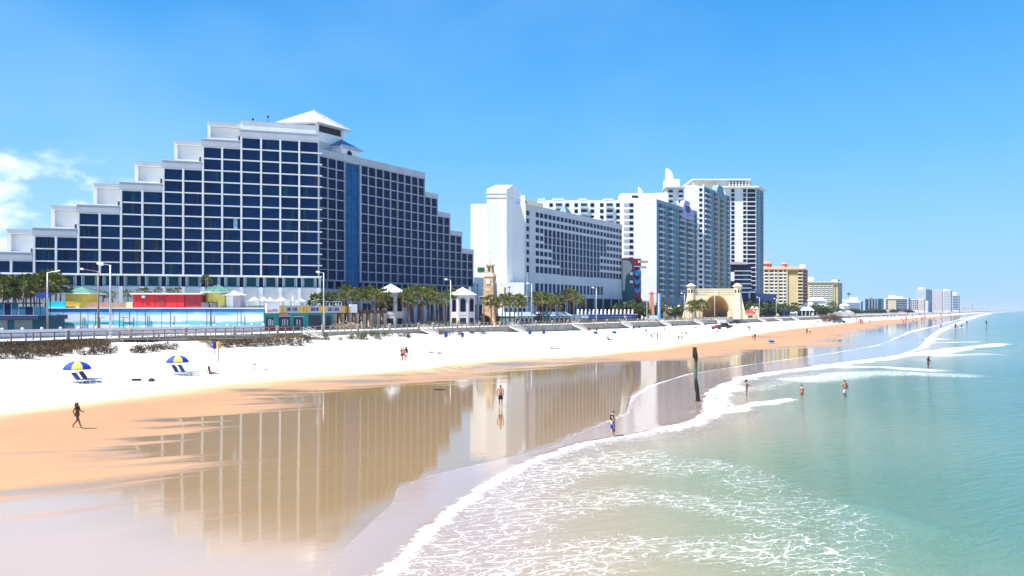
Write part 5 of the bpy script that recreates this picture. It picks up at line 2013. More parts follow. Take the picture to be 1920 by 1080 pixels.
# ---- coquina clock tower
xT, yT = at(919, 218)
CT = empty('clock_tower', (xT, yT, 3.3), 'tan stone clock tower with flared base and small belfry', 'clock tower', None, R(-18))
m_coq, t, b = principled('coquina_stone')
g = t.nodes.new('ShaderNodeNewGeometry')
v = t.nodes.new('ShaderNodeTexVoronoi')
v.inputs['Scale'].default_value = 1.6
t.links.new(g.outputs['Position'], v.inputs['Vector'])
v2 = t.nodes.new('ShaderNodeTexVoronoi')
v2.feature = 'DISTANCE_TO_EDGE'
v2.inputs['Scale'].default_value = 1.6
t.links.new(g.outputs['Position'], v2.inputs['Vector'])
c = mixc(t, v.outputs['Color'], (0.62, 0.36, 0.17), (0.66, 0.46, 0.26))
sc_ = t.nodes.new('ShaderNodeSeparateColor')
t.links.new(v.outputs['Color'], sc_.inputs[0])
c = mixc(t, sc_.outputs[0], (0.44, 0.27, 0.15), (0.58, 0.41, 0.25))
c = mixc(t, sstep(t, v2.outputs['Distance'], 0.0, 0.05), (0.36, 0.25, 0.16), c)
t.links.new(c, b.inputs['Base Color'])
b.inputs['Roughness'].default_value = 0.9
zt_ = lambda py: zat(py, 218) - 3.3


def sq(h):
    return [(-h, -h), (h, -h), (h, h), (-h, h)]


m = MB()
m.prism(sq(1.85), zt_(585), zt_(519), m_coq, sq(1.4))
m.build('shaft', CT)
m = MB()
prof = [(2.9, 0), (2.35, 0.9), (2.0, 2.2), (1.86, zt_(585))]
for (r0, z0_), (r1, z1_) in zip(prof[:-1], prof[1:]):
    m.prism(sq(r0), z0_, z1_, m_coq, sq(r1))
m.build('flared_base', CT)
m = MB()
m.prism(sq(1.58), zt_(519), zt_(517.5), M_cream)
m.prism(sq(1.56), zt_(517.5), zt_(513), M_cream, sq(1.05))
m.build('collar', CT)
m = MB()
m.prism(sq(0.95), zt_(513), zt_(499), m_coq, sq(0.82))
m.prism(sq(1.08), zt_(499), zt_(496.5), m_coq)
m.build('belfry', CT)
m = MB()
m.lathe([(0.12, 0), (0.2, .4), (.07, .8), (.05, 1.7), (.01, 1.9)], M_concrete, 6)
m.tube([(0, 0, 1.9), (0, 0, 3.6)], 0.03, M_concrete, 4)
m.box(-0.3, 0.25, -0.02, 0.02, 3.3, 3.7, M_concrete)
m.build('weather_vane', CT, (0, 0, zt_(496.5)))
for rz in (0, math.pi / 2, -math.pi / 2):
    c_, s_ = math.cos(rz), math.sin(rz)

    def face(nm, mbb, dist, zz):
        mbb.build(nm, CT, (s_ * dist, -c_ * dist, zz), rz)
    m = MB()
    m.wall_prism([(0.72 * math.cos(q * math.pi / 10), 0.72 * math.sin(q * math.pi / 10)) for q in range(20)], -0.10, 0.4, mat('clock_rim', (0.40, 0.26, 0.17), 0.7, 0.1))
    m.wall_prism([(0.58 * math.cos(q * math.pi / 10), 0.58 * math.sin(q * math.pi / 10)) for q in range(20)], -0.13, 0.3, M_white)
    face('clock_face', m, 1.50, zt_(527.5))
    m = MB()
    m.box(-0.04, 0.04, -0.17, -0.14, -0.05, 0.48, M_black)
    m.box(-0.05, 0.32, -0.17, -0.14, -0.05, 0.05, M_black)
    face('clock_hands', m, 1.50, zt_(527.5))
    m = MB()
    m.wall_prism(arch_poly(0.5, 1.3), -0.06, 0.3, M_dark)
    face('belfry_opening', m, 0.92, zt_(509))
    m = MB()
    m.wall_prism(arch_poly(1.5, 2.4), -0.1, 0.5, mat('dark_brown_door', (0.09, 0.03, 0.02), 0.7, 0.2))
    face('arched_doorway', m, 2.75, 0.3)
    m = MB()
    for zz, w in ((zt_(545), 1.5), (zt_(565), 1.8), (zt_(533), 1.3)):
        m.box(-w * .45, w * .45, -0.08, 0.3, zz, zz + 0.28, M_cream)
    face('string_course', m, 1.62, 0)

# ---- grey-roofed pavilion shops right of the clock tower
FP = Ft(944, -135)
PV = Building('hip_roof_pavilion', FP, 'white pavilion under a low grey hipped roof right of the clock tower', 'building')
aP = FP.a(987)
PV.box('wall', FP, 0, aP, 0, 8, 3.3, FP.z(945, 556), M_white)
for i in range(5):
    a = aP * (i + .2) / 5
    PV.box('dark_window', FP, a, a + aP * .11, -0.08, 0.05, 4.0, 8.4, M_navy2)
m = MB()
ze, za = FP.z(945, 556), FP.z(945, 549)
m.prism([(-1.4, -1.6), (aP + 1.6, -1.6), (aP + 1.6, 9), (-1.4, 9)], ze, za, mat('grey_roof', (0.34, 0.33, 0.34), 0.7, 0.1), [(aP * .3, 3), (aP * .6, 3), (aP * .6, 5), (aP * .3, 5)])
PV.mesh('roof', m, FP)
PV.box('cupola', FP, aP * .36, aP * .46, 3.2, 4.6, za, za + 1.9, M_cream)
M_gshop = mat('grey_teal_awning', (0.12, 0.20, 0.24), 0.7, 0.2)
for idx, (p0, p1, lab) in enumerate(((966, 999, 'small grey-teal shop with scalloped arches right of clock tower'), (1030, 1066, 'grey-teal shop with scalloped arches behind the middle palms'))):
    fq = Ft(p0, -129)
    q_ = Building('arched_shop', fq, lab, 'shop')
    aq = fq.a(p1)
    q_.box('wall', fq, 0, aq, 0, 6, 3.3, 5.8, M_gshop)
    m = MB()
    m.prism([(-.4, -1.5), (aq + .4, -1.5), (aq + .4, 6), (-.4, 6)], 5.8, 7.1, mat('pale_teal_roof', (0.36, 0.45, 0.50), 0.7, 0.1), [(.4, 1), (aq - .4, 1), (aq - .4, 5), (.4, 5)])
    q_.mesh('roof', m, fq)
    for i in range(4):
        a = aq * (i + .5) / 4
        m = MB()
        m.wall_prism([(a + u, 3.3 + v_) for u, v_ in arch_poly(aq * .17, 2.0)], -0.1, 0.1, M_dark)
        q_.mesh('arch_opening', m, fq)
        m = MB()
        m.wall_prism([(a + u * 1.3, 3.3 + v_ * 1.08) for u, v_ in arch_poly(aq * .17, 2.1)], -0.05, 0.1, M_white)
        q_.mesh('arch_trim', m, fq)

# ---- crenellated white wall and blue banner
fc = Ft(1066, -131)
CW = Building('post_topped_wall', fc, 'long white wall topped with evenly spaced white posts', 'wall')
ac = fc.a(1196)
CW.box('wall', fc, 0, fc.a(1100), 0, 0.5, 3.3, 5.9, M_white)
CW.box('wall', fc, fc.a(1100) + .02, ac, 0, 0.5, 3.3, 5.9, M_dark)
CW.box('wall_coping', fc, -0.1, ac, -0.1, 0.6, 5.9, 6.15, M_white)
for i in range(15):
    p = 1085 + 7.3 * i
    a = fc.a(p)
    m = MB()
    m.lathe([(0.42, 0), (0.42, 1.2), (0.3, 1.35), (0.36, 1.55), (0.12, 1.9)], M_white, 8, a, .25)
    CW.mesh('post_cap', m, fc, z=6.15)
fbn = Ft(1104, -128)
x, y = fbn.o
bb = Building('blue_hoarding', fbn, 'long dark blue hoarding with thin lighter line below the white posts', 'hoarding')
ab = fbn.a(1192)
bb.box('panel', fbn, 0, ab, 0, 0.3, 4.2, 6.0, M_roy)
bb.box('light_line', fbn, 1, ab * .9, -0.03, 0, 5.1, 5.25, M_balc)
bb.box('white_end', fbn, -4.5, -0.05, 0, 0.3, 3.4, 5.7, M_white)
bb.box('notice', fbn, fbn.a(1169.5), fbn.a(1172.5), -0.3, -0.1, 4.4, 5.5, M_white)

# ---- painted red and blue building
frp = Frame(*at(1186.5, 338), 0.0)
PB = Building('painted_building', frp, 'tall crimson and teal painted block with wavy blue balconies', 'building')
ap0 = frp.a(1167)
fps = Frame(*frp.o, R(32))
M_crim = mat('crimson_paint', (0.36, 0.02, 0.06), 0.7, 0.15)
M_deept = mat('deep_teal_paint', (0.015, 0.13, 0.15), 0.7, 0.35, 0.15)
PB.box('wall', frp, ap0, 0, 0, 10, 3.3, frp.z(1180, 484), M_deept)
asd = fps.a(1202)
PB.box('crimson_wing', fps, 0.02, asd, 0.0, 9, 3.3, frp.z(1190, 484.5), M_crim)
m = MB()
ztp = frp.z(1180, 484)
zq = frp.z(1180, 504)
m.wall_prism([(ap0, zq - 10), (ap0 + 1, zq - 10), (ap0 + 1.6, zq - 3), (-0.6, zq - 1), (-0.3, zq + 1.5), (-1.2, zq + 3.2), (-2.6, ztp - 1.0), (ap0, ztp - .6)], -0.1, 0.0, mat('pale_swirl', (0.50, 0.48, 0.45), 0.8, 0.1))
PB.mesh('painted_swirl', m, frp)
PB.box('crimson_top', frp, ap0, 0, -0.14, -0.11, ztp - 0.9, ztp, M_crim)
M_bb = mat('bright_blue_balcony', (0.02, 0.24, 0.62), 0.5, 0.1)
for yb, yt in ((516, 508), (532, 524.5), (549, 541)):
    m = MB()
    a0, a1 = 0.3, asd * .84
    n = 10
    z0_, z1_ = fps.z(1190, yb), fps.z(1190, yt)
    top = [(a1 - (a1 - a0) * q / n, z1_ + 0.45 * math.sin(q * .75)) for q in range(n + 1)]
    bot = [(a0 + (a1 - a0) * q / n, z0_ + 0.45 * math.sin((n - q) * .75)) for q in range(n + 1)]
    m.wall_prism(bot + top, -1.0, -0.05, M_bb)
    PB.mesh('wavy_balcony', m, fps)
    PB.box('balcony_door', fps, asd * .2, asd * .75, -0.04, 0.0, z1_ + .6, z1_ + 2.2, M_dark)
PB.box('white_frame', fps, 0.0, asd * .78, -1.1, -0.9, fps.z(1190, 500.5), fps.z(1190, 498.8), M_white)
PB.box('white_frame', fps, asd * .68, asd * .78, -1.1, -0.9, fps.z(1190, 508), fps.z(1190, 500.6), M_white)
for yy in (514.5, 530):
    PB.box('white_ledge', frp, -1.4, -0.05, -0.6, 0, frp.z(1184, yy + 1), frp.z(1184, yy - 4), M_white)
m = MB()
for yy in (490.5, 501):
    m.box(asd * .55 + (0 if yy < 495 else asd * .4), asd + (3.2 if yy < 495 else 2.2), -1.2, -.5, fps.z(1195, yy) - .5, fps.z(1195, yy) + .5, M_cream)
PB.mesh('lamp_bracket', m, fps)
# pink-striped playground frame between the towers
x, y = at(1215, 330)
pg = empty('ride_frame', (x, y, 3.3), 'thin pink rail on pale peaked frame between painted block and blue-shaded tower', 'ride')
m = MB()
k_ = 330 / F
m.tube([(0, 0, zat(550.5, 330) - 3.3), (26 * k_, 0, zat(550.5, 330) - 3.3)], 0.16, mat('pink_pipe', (0.55, 0.08, 0.16), 0.5, 0.05), 5)
m.build('rail', pg)
m = MB()
m.add([(3 * k_, 0, 0), (13 * k_, 0, 0), (10 * k_, 0, zat(547, 330) - 3.3), (6 * k_, 0, zat(547, 330) - 3.3), (3 * k_, 3, 0), (13 * k_, 3, 0), (10 * k_, 3, zat(547, 330) - 3.3), (6 * k_, 3, zat(547, 330) - 3.3)],
      [(0, 1, 2, 3), (7, 6, 5, 4), (0, 4, 5, 1), (1, 5, 6, 2), (2, 6, 7, 3), (3, 7, 4, 0)], M_pinkroof)
m.build('peaked_tower', pg)
for q, mm in ((18, M_bb), (20.5, M_white), (23, M_bb)):
    m = MB()
    m.tube([(q * k_, 0, 0), (q * k_, 0, zat(551, 330) - 3.3)], 0.3, mm, 6)
    m.build('leg', pg)

# ---- bandshell
YB = 366.0
fbs = Frame(*at(1341, YB), 0.0)
BS = Building('bandshell', fbs, 'cream stone bandshell with wide arched stage and two capped towers', 'bandshell')
M_bs = mat('bandshell_cream', (0.80, 0.68, 0.46), 0.85, 0.06, 0.4)
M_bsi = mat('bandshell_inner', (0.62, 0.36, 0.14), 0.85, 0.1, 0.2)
z_ = lambda py: zat(py, YB)
k = YB / F
W2_ = 45 * k
rr_ = 26.5 * k
cxA = 2.0 * k
zs = 3.3 + 1.0
zAr = z_(553.5)
hA = zAr - zs
poly = [(-W2_, 3.3), (cxA - rr_, 3.3)]
arc = [(cxA - rr_ * math.cos(q * math.pi / 20), zs + hA * math.sin(q * math.pi / 20)) for q in range(21)]
outer = [(-W2_, z_(543)), (-W2_, 3.3)]
m = MB()
# wall with arch hole as strips
n = 20
vs, fs = [], []
for yv in (0.0, 2.0):
    for (ax, az) in arc:
        vs.append((ax, yv, az))
    for (ax, az) in arc:
        vs.append((ax, yv, z_(543)))
for i in range(n):
    fs.append((i, i + 1, n + 1 + i + 1, n + 1 + i))
    o_ = 2 * (n + 1)
    fs.append((o_ + i, o_ + n + 1 + i, o_ + n + 2 + i, o_ + i + 1))
    fs.append((i, o_ + i, o_ + i + 1, i + 1))
    fs.append((n + 1 + i, n + 2 + i, o_ + n + 2 + i, o_ + n + 1 + i))
m.add(vs, fs, M_bs)
m.box(-W2_, cxA - rr_, 0, 2, 3.3, z_(543), M_bs)
m.box(cxA + rr_, W2_, 0, 2, 3.3, z_(543), M_bs)
m.box(cxA - rr_, cxA - rr_ + .01, 0, 2, 3.3, zs, M_bs)
BS.mesh('wall', m, fbs)
m = MB()
vs, fs = [], []
for rad, yy in ((1.0, -0.25), (1.09, -0.25), (1.09, 0.0), (1.0, 0.0)):
    for q in range(21):
        vs.append((cxA - rr_ * rad * math.cos(q * math.pi / 20), yy, zs + hA * rad * math.sin(q * math.pi / 20)))
for a_, b_ in ((0, 1), (1, 2), (2, 3), (3, 0)):
    for q in range(20):
        fs.append((a_ * 21 + q, a_ * 21 + q + 1, b_ * 21 + q + 1, b_ * 21 + q))
m.add(vs, fs, mat('arch_trim', (0.78, 0.55, 0.30), 0.8, 0.05))
m.box(cxA - .9, cxA + .9, -0.5, 0, zAr - .2, zAr + 2.2, M_bs)
BS.mesh('arch_moulding', m, fbs)
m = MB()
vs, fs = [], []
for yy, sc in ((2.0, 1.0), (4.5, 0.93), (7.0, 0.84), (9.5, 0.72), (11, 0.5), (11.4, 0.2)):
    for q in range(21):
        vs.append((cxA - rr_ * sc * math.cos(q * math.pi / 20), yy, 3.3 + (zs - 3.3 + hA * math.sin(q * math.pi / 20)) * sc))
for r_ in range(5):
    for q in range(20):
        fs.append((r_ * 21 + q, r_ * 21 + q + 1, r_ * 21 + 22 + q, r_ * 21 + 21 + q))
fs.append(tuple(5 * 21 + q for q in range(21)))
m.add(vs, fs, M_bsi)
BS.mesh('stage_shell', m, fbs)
BS.box('stage', fbs, cxA - rr_, cxA + rr_, -0.5, 11, 3.3, 4.2, M_concrete)
BS.box('piano_crate', fbs, cxA + 2.6, cxA + 4.8, 3, 5, 4.2, 6.3, M_dark)
m = MB()
m.lathe([(.5, 0), (.35, 2.2), (.55, 2.3), (.1, 3.3)], M_bs, 8, cxA + rr_ * .80, -1.5)
BS.mesh('stage_lantern', m, fbs, z=3.9)
m = MB()
for py in (548, 552.5):
    for sgn in (-1, 1):
        x0, x1 = (W2_ * .28, W2_ * .86) if py > 550 else (0.5, W2_ * .88)
        m.box(min(sgn * x0, sgn * x1), max(sgn * x0, sgn * x1), -0.06, 0, z_(py) - .12, z_(py) + .12, mat('carved_line', (0.45, 0.33, 0.20), 0.8, 0.1))
BS.mesh('carved_frieze', m, fbs)
BS.box('parapet', fbs, -W2_ - .2, W2_ + .2, -0.15, 2.15, z_(543), z_(543) + .5, M_bs)
for sgn, ctr in ((-1, -44.5), (1, 43)):
    cxx = ctr * k
    m = MB()
    r1_ = 7.2 * k
    oc = lambda r: [(cxx + r * math.cos(q * math.pi / 4 + .3927), 1.0 + r * math.sin(q * math.pi / 4 + .3927)) for q in range(8)]
    m.prism(oc(r1_ * 1.18), 3.3, z_(562), M_bs, oc(r1_ * 1.0))
    m.prism(oc(r1_ * 1.0), z_(562), z_(537), M_bs)
    BS.mesh('tower', m, fbs)
    m = MB()
    m.prism(oc(r1_ * 1.32), z_(537), z_(536), M_cream)
    m.prism(oc(r1_ * 1.3), z_(536), z_(532), M_cream, oc(r1_ * .45))
    m.prism(oc(r1_ * .3), z_(532), z_(530.5), M_cream, oc(r1_ * .1))
    BS.mesh('tower_cap', m, fbs)
    for q in range(8):
        am = (q + .5) * math.pi / 4 + .3927
        ap_ = r1_ * .924
        m = MB()
        m.box(-.4, .4, -.05, .3, z_(549), z_(543.5), M_dark)
        x_, y_ = fbs.pt(cxx + ap_ * math.cos(am), 1.0 + ap_ * math.sin(am))
        m.build('tower_window', BS.root, (x_ - BS.root.location.x, y_ - BS.root.location.y, -3.3), am + math.pi / 2)
    m = MB()
    e_ = cxx + sgn * r1_ * .9
    m.wall_prism([(e_ - sgn * .5, z_(556)), (e_ + sgn * .1, z_(556)), (e_ + sgn * 1.0, z_(573)), (e_ + sgn * 2.6, 3.3), (e_ - sgn * .5, 3.3)], 0, 2, M_bs)
    BS.mesh('buttress', m, fbs)

# free-standing cream piers and low stone lodges beside the bandshell
def pier(px, Y, w, py_top, lab, m_=M_cream, grp='cream stone gate piers'):
    x, y = at(px, Y)
    e = empty('stone_pier', (x, y, 3.3), lab, 'pier', grp)
    h = zat(py_top, Y) - 3.3
    m = MB()
    m.prism(sq(w / 2 * 1.15), 0, h * .15, m_, sq(w / 2))
    m.prism(sq(w / 2), h * .15, h * .8, m_)
    m.build('shaft', e)
    m = MB()
    m.prism(sq(w / 2 * 1.25), h * .8, h * .86, m_)
    m.lathe([(w / 2, h * .86), (w * .42, h * .93), (w * .1, h)], m_, 8)
    m.build('cap', e)


for i, (p, w, py) in enumerate(((1246, 2.0, 571), (1252.5, 1.5, 575.5), (1258, 1.5, 575), (1273, 2.0, 571.5), (1280, 1.6, 576), (1411, 1.8, 574), (1419, 1.8, 575))):
    pier(p, 372 if p < 1300 else 415, w, py, ('widest cream gate pier, leftmost of the three left of the bandshell', 'middle cream gate pier of the left three', 'right cream gate pier of the left three',
                                              'capped cream gate pier just left of the bandshell palms', 'orange-shaded gate pier next to the bandshell palms',
                                              'cream pier right of the red-roofed booth', 'rightmost cream pier beyond the red-roofed booth')[i])
x, y = at(1404.5, 405)
rb_ = empty('red_roof_booth', (x, y, 3.3), 'small cream booth with domed red roof right of the bandshell', 'booth')
m = MB()
m.box(-2.6, 2.6, -2, 2, 0, 2.7, M_cream)
m.build('wall', rb_)
m = MB()
m.box(-1.2, 1.2, -2.05, -1.9, 0.3, 1.6, M_dark)
m.build('opening', rb_)
m = MB()
m.prism([(-2.9, -2.3), (2.9, -2.3), (2.9, 2.3), (-2.9, 2.3)], 2.7, 4.6, mat('red_tile_roof', (0.42, 0.05, 0.03), 0.7, 0.15), [(-1.3, -.8), (1.3, -.8), (1.3, .8), (-1.3, .8)])
m.build('roof', rb_)

# ---- white canopy and small buildings on the far boardwalk
x, y = at(1510, 560)
cn = empty('white_canopy', (x, y, 3.3), 'white peaked canopy on posts with small lantern top beyond the bandshell', 'canopy')
k = 560 / F
m = MB()
m.prism([(-12.5 * k, -5), (12.5 * k, -5), (12.5 * k, 5), (-12.5 * k, 5)], zat(582, 560) - 3.3, zat(574, 560) - 3.3, M_roofw, [(-5 * k, -2), (5 * k, -2), (5 * k, 2), (-5 * k, 2)])
m.cone([(-2.6 * k, -1.5), (2.6 * k, -1.5), (2.6 * k, 1.5), (-2.6 * k, 1.5)], zat(572.5, 560) - 3.3, (0, 0, zat(566, 560) - 3.3), M_roofw)
m.build('roof', cn)
for q in range(4):
    m = MB()
    m.tube([((q - 1.5) * 7 * k, -4.5, 0), ((q - 1.5) * 7 * k, -4.5, zat(582, 560) - 3.3)], 0.35, M_whiteg, 6)
    m.build('post', cn)
m = MB()
m.box(-11 * k, 11 * k, -1, 4, 0, zat(583, 560) - 3.3, mat('dark_green_screen', (0.02, 0.07, 0.06), 0.7, 0.2))
m.build('screen_wall', cn)
for i, (pa, pb, pt_, Y_, mm, lab) in enumerate(((1523, 1548, 561, 640, M_white, 'sloping white roofed restaurant below the cream hotel'), (1582, 1592, 571, 780, M_white, 'narrow white stepped building at the foot of the grey lowrise'),
                                               (1572, 1596, 582, 700, M_white, 'low wide white wall building by the far dunes'), (1540, 1551, 583, 620, M_lil, 'small lilac hut on the far boardwalk'),
                                               (1470, 1480, 580, 520, M_roy, 'small navy tent among the far palms'), (1482, 1494, 583, 520, M_white, 'low white shed between the far palms'))):
    fz = Frame(*at(pa, Y_), R(2))
    bz = Building('low_building', fz, lab, 'building')
    w = fz.a(pb)
    zt = fz.z(pa, pt_)
    bz.box('wall', fz, 0, w, 0, 9, 3.3, max(zt - 1.2, 5.0), mm)
    m = MB()
    z0_ = max(zt - 1.2, 5.0)
    m.prism([(-.6, -.8), (w + .6, -.8), (w + .6, 9.6), (-.6, 9.6)], z0_, z0_ + max(1.2, (zt - 3.3) * .2), M_roofw if mm is M_white else mm, [(w * .2, 2), (w * .8, 2), (w * .8, 7), (w * .2, 7)])
    bz.mesh('roof', m, fz)
    for q in range(3):
        bz.box('dark_opening', fz, w * (.12 + .3 * q), w * (.28 + .3 * q), -0.15, 0, 3.4, 3.3 + (z0_ - 3.3) * .7, M_dark)
# saucer sign on a mast
x, y = at(1591.5, 900)
sc2 = empty('saucer_sign', (x, y, 3.3), 'dark disc shaped sign on a thin mast above the far rooftops', 'sign')
zz = zat(551, 900) - 3.3
m = MB()
m.tube([(0, 0, 0), (0, 0, zz)], 0.3, M_balc, 6)
m.build('mast', sc2)
m = MB()
m.lathe([(0.3, zz - 1.6), (1.2, zz - .9), (3.2, zz), (1.4, zz + .7), (1.2, zz + 1.5), (.2, zz + 1.9)], mat('slate_blue', (0.08, 0.13, 0.20), 0.5, 0.1), 14)
m.build('disc', sc2)
# far seafront wall, dark gap and clutter of parasols
for i, (pa, pb, py, Y_, mm, lab) in enumerate(((1552, 1600, 584.5, 640, M_concrete, 'pale low terrace wall at the far dunes'),)):
    fz = Frame(*at(pa, Y_), R(4))
    bz = Building('terrace_wall', fz, lab, 'wall')
    bz.box('wall', fz, 0, fz.a(pb), 0, 2, 1.0, fz.z(pa, py), mm)

# ================================================================== lamps
def place(px, py):
    """point of the beach surface seen at a pixel"""
    z = 0.0
    for _ in range(25):
        x, y = ground(px, py, z)
        z = 0.5 * z + 0.5 * max(sz(x, y), 0.0)
    return x, y, z


def lamp(px, t_, Hh, head_left, lab, m=M_metal, arm=2.0, head=1.0, grp='tall street lamps along the boardwalk', cat='street lamp'):
    x, y = along(px, t_)
    e = empty('street_lamp', (x, y, DECK_Z), lab, cat, grp)
    mm = MB()
    mm.tube([(0, 0, 0), (0, 0, Hh * .5), (0, 0, Hh)], [0.19, 0.15, 0.11], m, 8)
    mm.build('pole', e, smooth=True)
    sg = -1 if head_left else 1
    mm = MB()
    mm.tube([(0, 0, Hh - .1), (sg * arm * .5, 0, Hh + .05 * arm), (sg * arm, 0, Hh + .12 * arm)], 0.055, m, 5)
    mm.build('arm', e)
    mm = MB()
    h = head
    mm.lathe([(0.05, -.45 * h), (.2 * h, -.3 * h), (.24 * h, .1 * h), (.12 * h, .42 * h)], M_white, 8)
    me = mm.mesh('lamp_head', True)
    o = link('lamp_head', me, e, (sg * (arm + .4 * h), 0, Hh + .12 * arm + .05), 0)
    o.rotation_euler = (0, R(82 if sg > 0 else -82), 0)
    mm = MB()
    mm.box(-.2, .2, -.2, .2, 0, .35, M_concrete)
    mm.build('base', e)
    return e


labs = ['big white boardwalk lamp post nearest the camera, before the mural', 'white boardwalk lamp post before the green shop row', 'boardwalk lamp post just left of the white gazebo',
        'boardwalk lamp post right of the clock tower', 'boardwalk lamp post before the post-topped wall', 'boardwalk lamp post by the parked van', 'boardwalk lamp post left of the bandshell palms',
        'boardwalk lamp post in front of the bandshell arch', 'boardwalk lamp post at the right bandshell tower', 'boardwalk lamp post before the blue hall', 'slim boardwalk lamp post beside the white canopy']
for p, lab, hh in zip((207, 607, 845, 997, 1118, 1213, 1283.5, 1340, 1385.5, 1424, 1455.5), labs, (11.6, 12.2, 12.1, 12.2, 12.0, 11.4, 11.6, 11.8, 11.0, 11.5, 11.2)):
    lamp(p, -121, hh, p not in (207,) or True, lab, arm=(1.1 if p == 207 else 0.8), head=1.25 if p == 207 else 1.0)
lamp(184.5, -136, 11.3, True, 'brown pole lamp with long arm behind the mural wall', mat('brown_pole', (0.30, 0.20, 0.15), 0.6, 0.1), arm=2.6, head=.8, grp=None)
lamp(89, -150, 11.4, False, 'grey pole lamp with arm to the right behind the left palms', M_metal, arm=1.8, head=.7, grp=None)
for p, lab in ((895, 'black lamp post between the gazebo and the clock tower'), (955, 'dark lamp post right of the clock tower')):
    x, y = along(p, -124)
    hh = zat(534 if p == 895 else 538, y) - DECK_Z
    e = empty('lantern_post', (x, y, DECK_Z), lab, 'lamp post')
    m = MB()
    m.tube([(0, 0, 0), (0, 0, hh - .3)], 0.09, M_black, 6)
    m.build('pole', e)
    m = MB()
    m.lathe([(.1, hh - .35), (.38, hh - .1), (.42, hh), (.05, hh + .12)], M_black, 8)
    m.build('lantern', e)
# small wooden posts on the walkway and dunes
M_post = mat('brown_timber_post', (0.22, 0.14, 0.10), 0.85, 0.25, 3)
for i, (p, py, h, lab) in enumerate(((131, 629, 2.2, 'thin brown stake left of the reddish pair by the near railing'), (152.5, 628, 2.2, 'taller brown stake behind the near railing'), (147, 640, 1.7, 'reddish stake in the dune grass'),
                                     (62, 641, 2.0, 'brown post in the tall dune grass'), (225, 636, 1.8, 'post beside the wooden dune walkway'), (297, 635, 1.5, 'brown post past the wooden dune walkway'))):
    x, y = ground(p, py, 3.0)
    e = empty('timber_post', (x, y, 2.2), lab, 'post')
    m = MB()
    m.tube([(0, 0, 0), (0.02, 0, h)], [0.13, 0.12], M_post, 7)
    m.build('shaft', e)
    m = MB()
    m.lathe([(.13, h), (.09, h + .06), (.01, h + .08)], M_post, 7)
    m.build('top', e)

# ================================================================== palms and trees
def leafmat(name, c0, c1, c2):
    m, t, b = principled(name)
    oi = t.nodes.new('ShaderNodeObjectInfo')
    g = t.nodes.new('ShaderNodeNewGeometry')
    nz = t.nodes.new('ShaderNodeTexNoise')
    nz.inputs['Scale'].default_value = 1.3
    t.links.new(g.outputs['Position'], nz.inputs['Vector'])
    c = mixc(t, sstep(t, nz.outputs['Fac'], .35, .65), c0, c1)
    c = mixc(t, math_node(t, 'MULTIPLY', oi.outputs['Random'], .7), c, c2)
    t.links.new(c, b.inputs['Base Color'])
    b.inputs['Roughness'].default_value = 0.55
    b.inputs['Specular IOR Level'].default_value = 0.3
    return m


M_frond = leafmat('palm_frond', (0.07, 0.13, 0.022), (0.22, 0.26, 0.045), (0.20, 0.17, 0.04))
M_deadf = mat('dead_frond', (0.24, 0.15, 0.07), 0.8, 0.3, 2.0)
M_trunk = mat('palm_trunk', (0.16, 0.12, 0.095), 0.9, 0.3, 3.0)
M_leaf = leafmat('tree_leaf', (0.035, 0.075, 0.022), (0.09, 0.13, 0.035), (0.06, 0.06, 0.025))


def crown_mesh(seed, n=34, R_=1.5):
    rg = random.Random(seed)
    m = MB()
    for i in range(n):
        az = rg.uniform(0, 2 * math.pi)
        el = rg.uniform(-0.7, 1.35)
        dead = el < -0.45
        Lp = R_ * rg.uniform(.55, .8)
        d = Vector((math.cos(az) * math.cos(el), math.sin(az) * math.cos(el), math.sin(el)))
        sd = d.cross(Vector((0, 0, 1))).normalized()
        up = sd.cross(d).normalized()
        p0 = d * 0.12
        p1 = d * Lp
        w = 0.025
        mm = M_deadf if dead else M_frond
        m.add([p0 - sd * w, p0 + sd * w, p1 + sd * w, p1 - sd * w], [(0, 1, 2, 3)], mm)
        nb = 8
        for k in range(nb):
            a = -1.25 + 2.5 * k / (nb - 1) + rg.uniform(-.08, .08)
            ll = R_ * rg.uniform(.42, .62) * (1 - .25 * abs(a))
            dd = (d * math.cos(a) + sd * math.sin(a) + up * rg.uniform(-.05, .2)).normalized()
            q1 = p1 + dd * ll * .6
            q2 = p1 + dd * ll + Vector((0, 0, -ll * rg.uniform(.25, .6)))
            ww = 0.085 * R_
            s2 = dd.cross(up).normalized() * ww * .5
            m.add([p1, q1 + s2, q2, q1 - s2], [(0, 1, 2), (0, 2, 3)], mm)
    m.lathe([(.22, -.5), (.28, -.2), (.2, .15), (.05, .35)], M_deadf, 6)
    return m.mesh('palm_crown')


CROWNS = [crown_mesh(i, 30 + 4 * (i % 3), 1.5 + .1 * i) for i in range(4)]


def trunk_mesh(h, bend):
    m = MB()
    m.tube([(0, 0, 0), (bend * .2, 0, h * .35), (bend * .6, bend * .3, h * .7), (bend, bend * .5, h)], [.24, .17, .16, .19], M_trunk, 7)
    return m.mesh('palm_trunk', True)


rgp = random.Random(11)


def palm(x, y, h, lab, grp, z=DECK_Z, sc=1.0):
    sc *= 1.22 if z < 5 else 1.0
    e = empty('palm_tree', (x, y, z), lab, 'palm tree', grp)
    bend = rgp.uniform(-.35, .35)
    link('trunk', trunk_mesh(h, bend), e)
    c = link('crown', rgp.choice(CROWNS), e, (bend, bend * .5, h), rgp.uniform(0, 6.28))
    s_ = sc * rgp.uniform(.88, 1.12)
    c.scale = (s_, s_, s_)
    return e


def palms_px(lst, t0, t1, grp, lab_fn, sc=1.0):
    for i, (p, py) in enumerate(lst):
        x, y = along(p, rgp.uniform(t0, t1))
        h = zat(py, y) - DECK_Z - .2
        palm(x, y, h, lab_fn(i, len(lst)), grp, sc=sc)


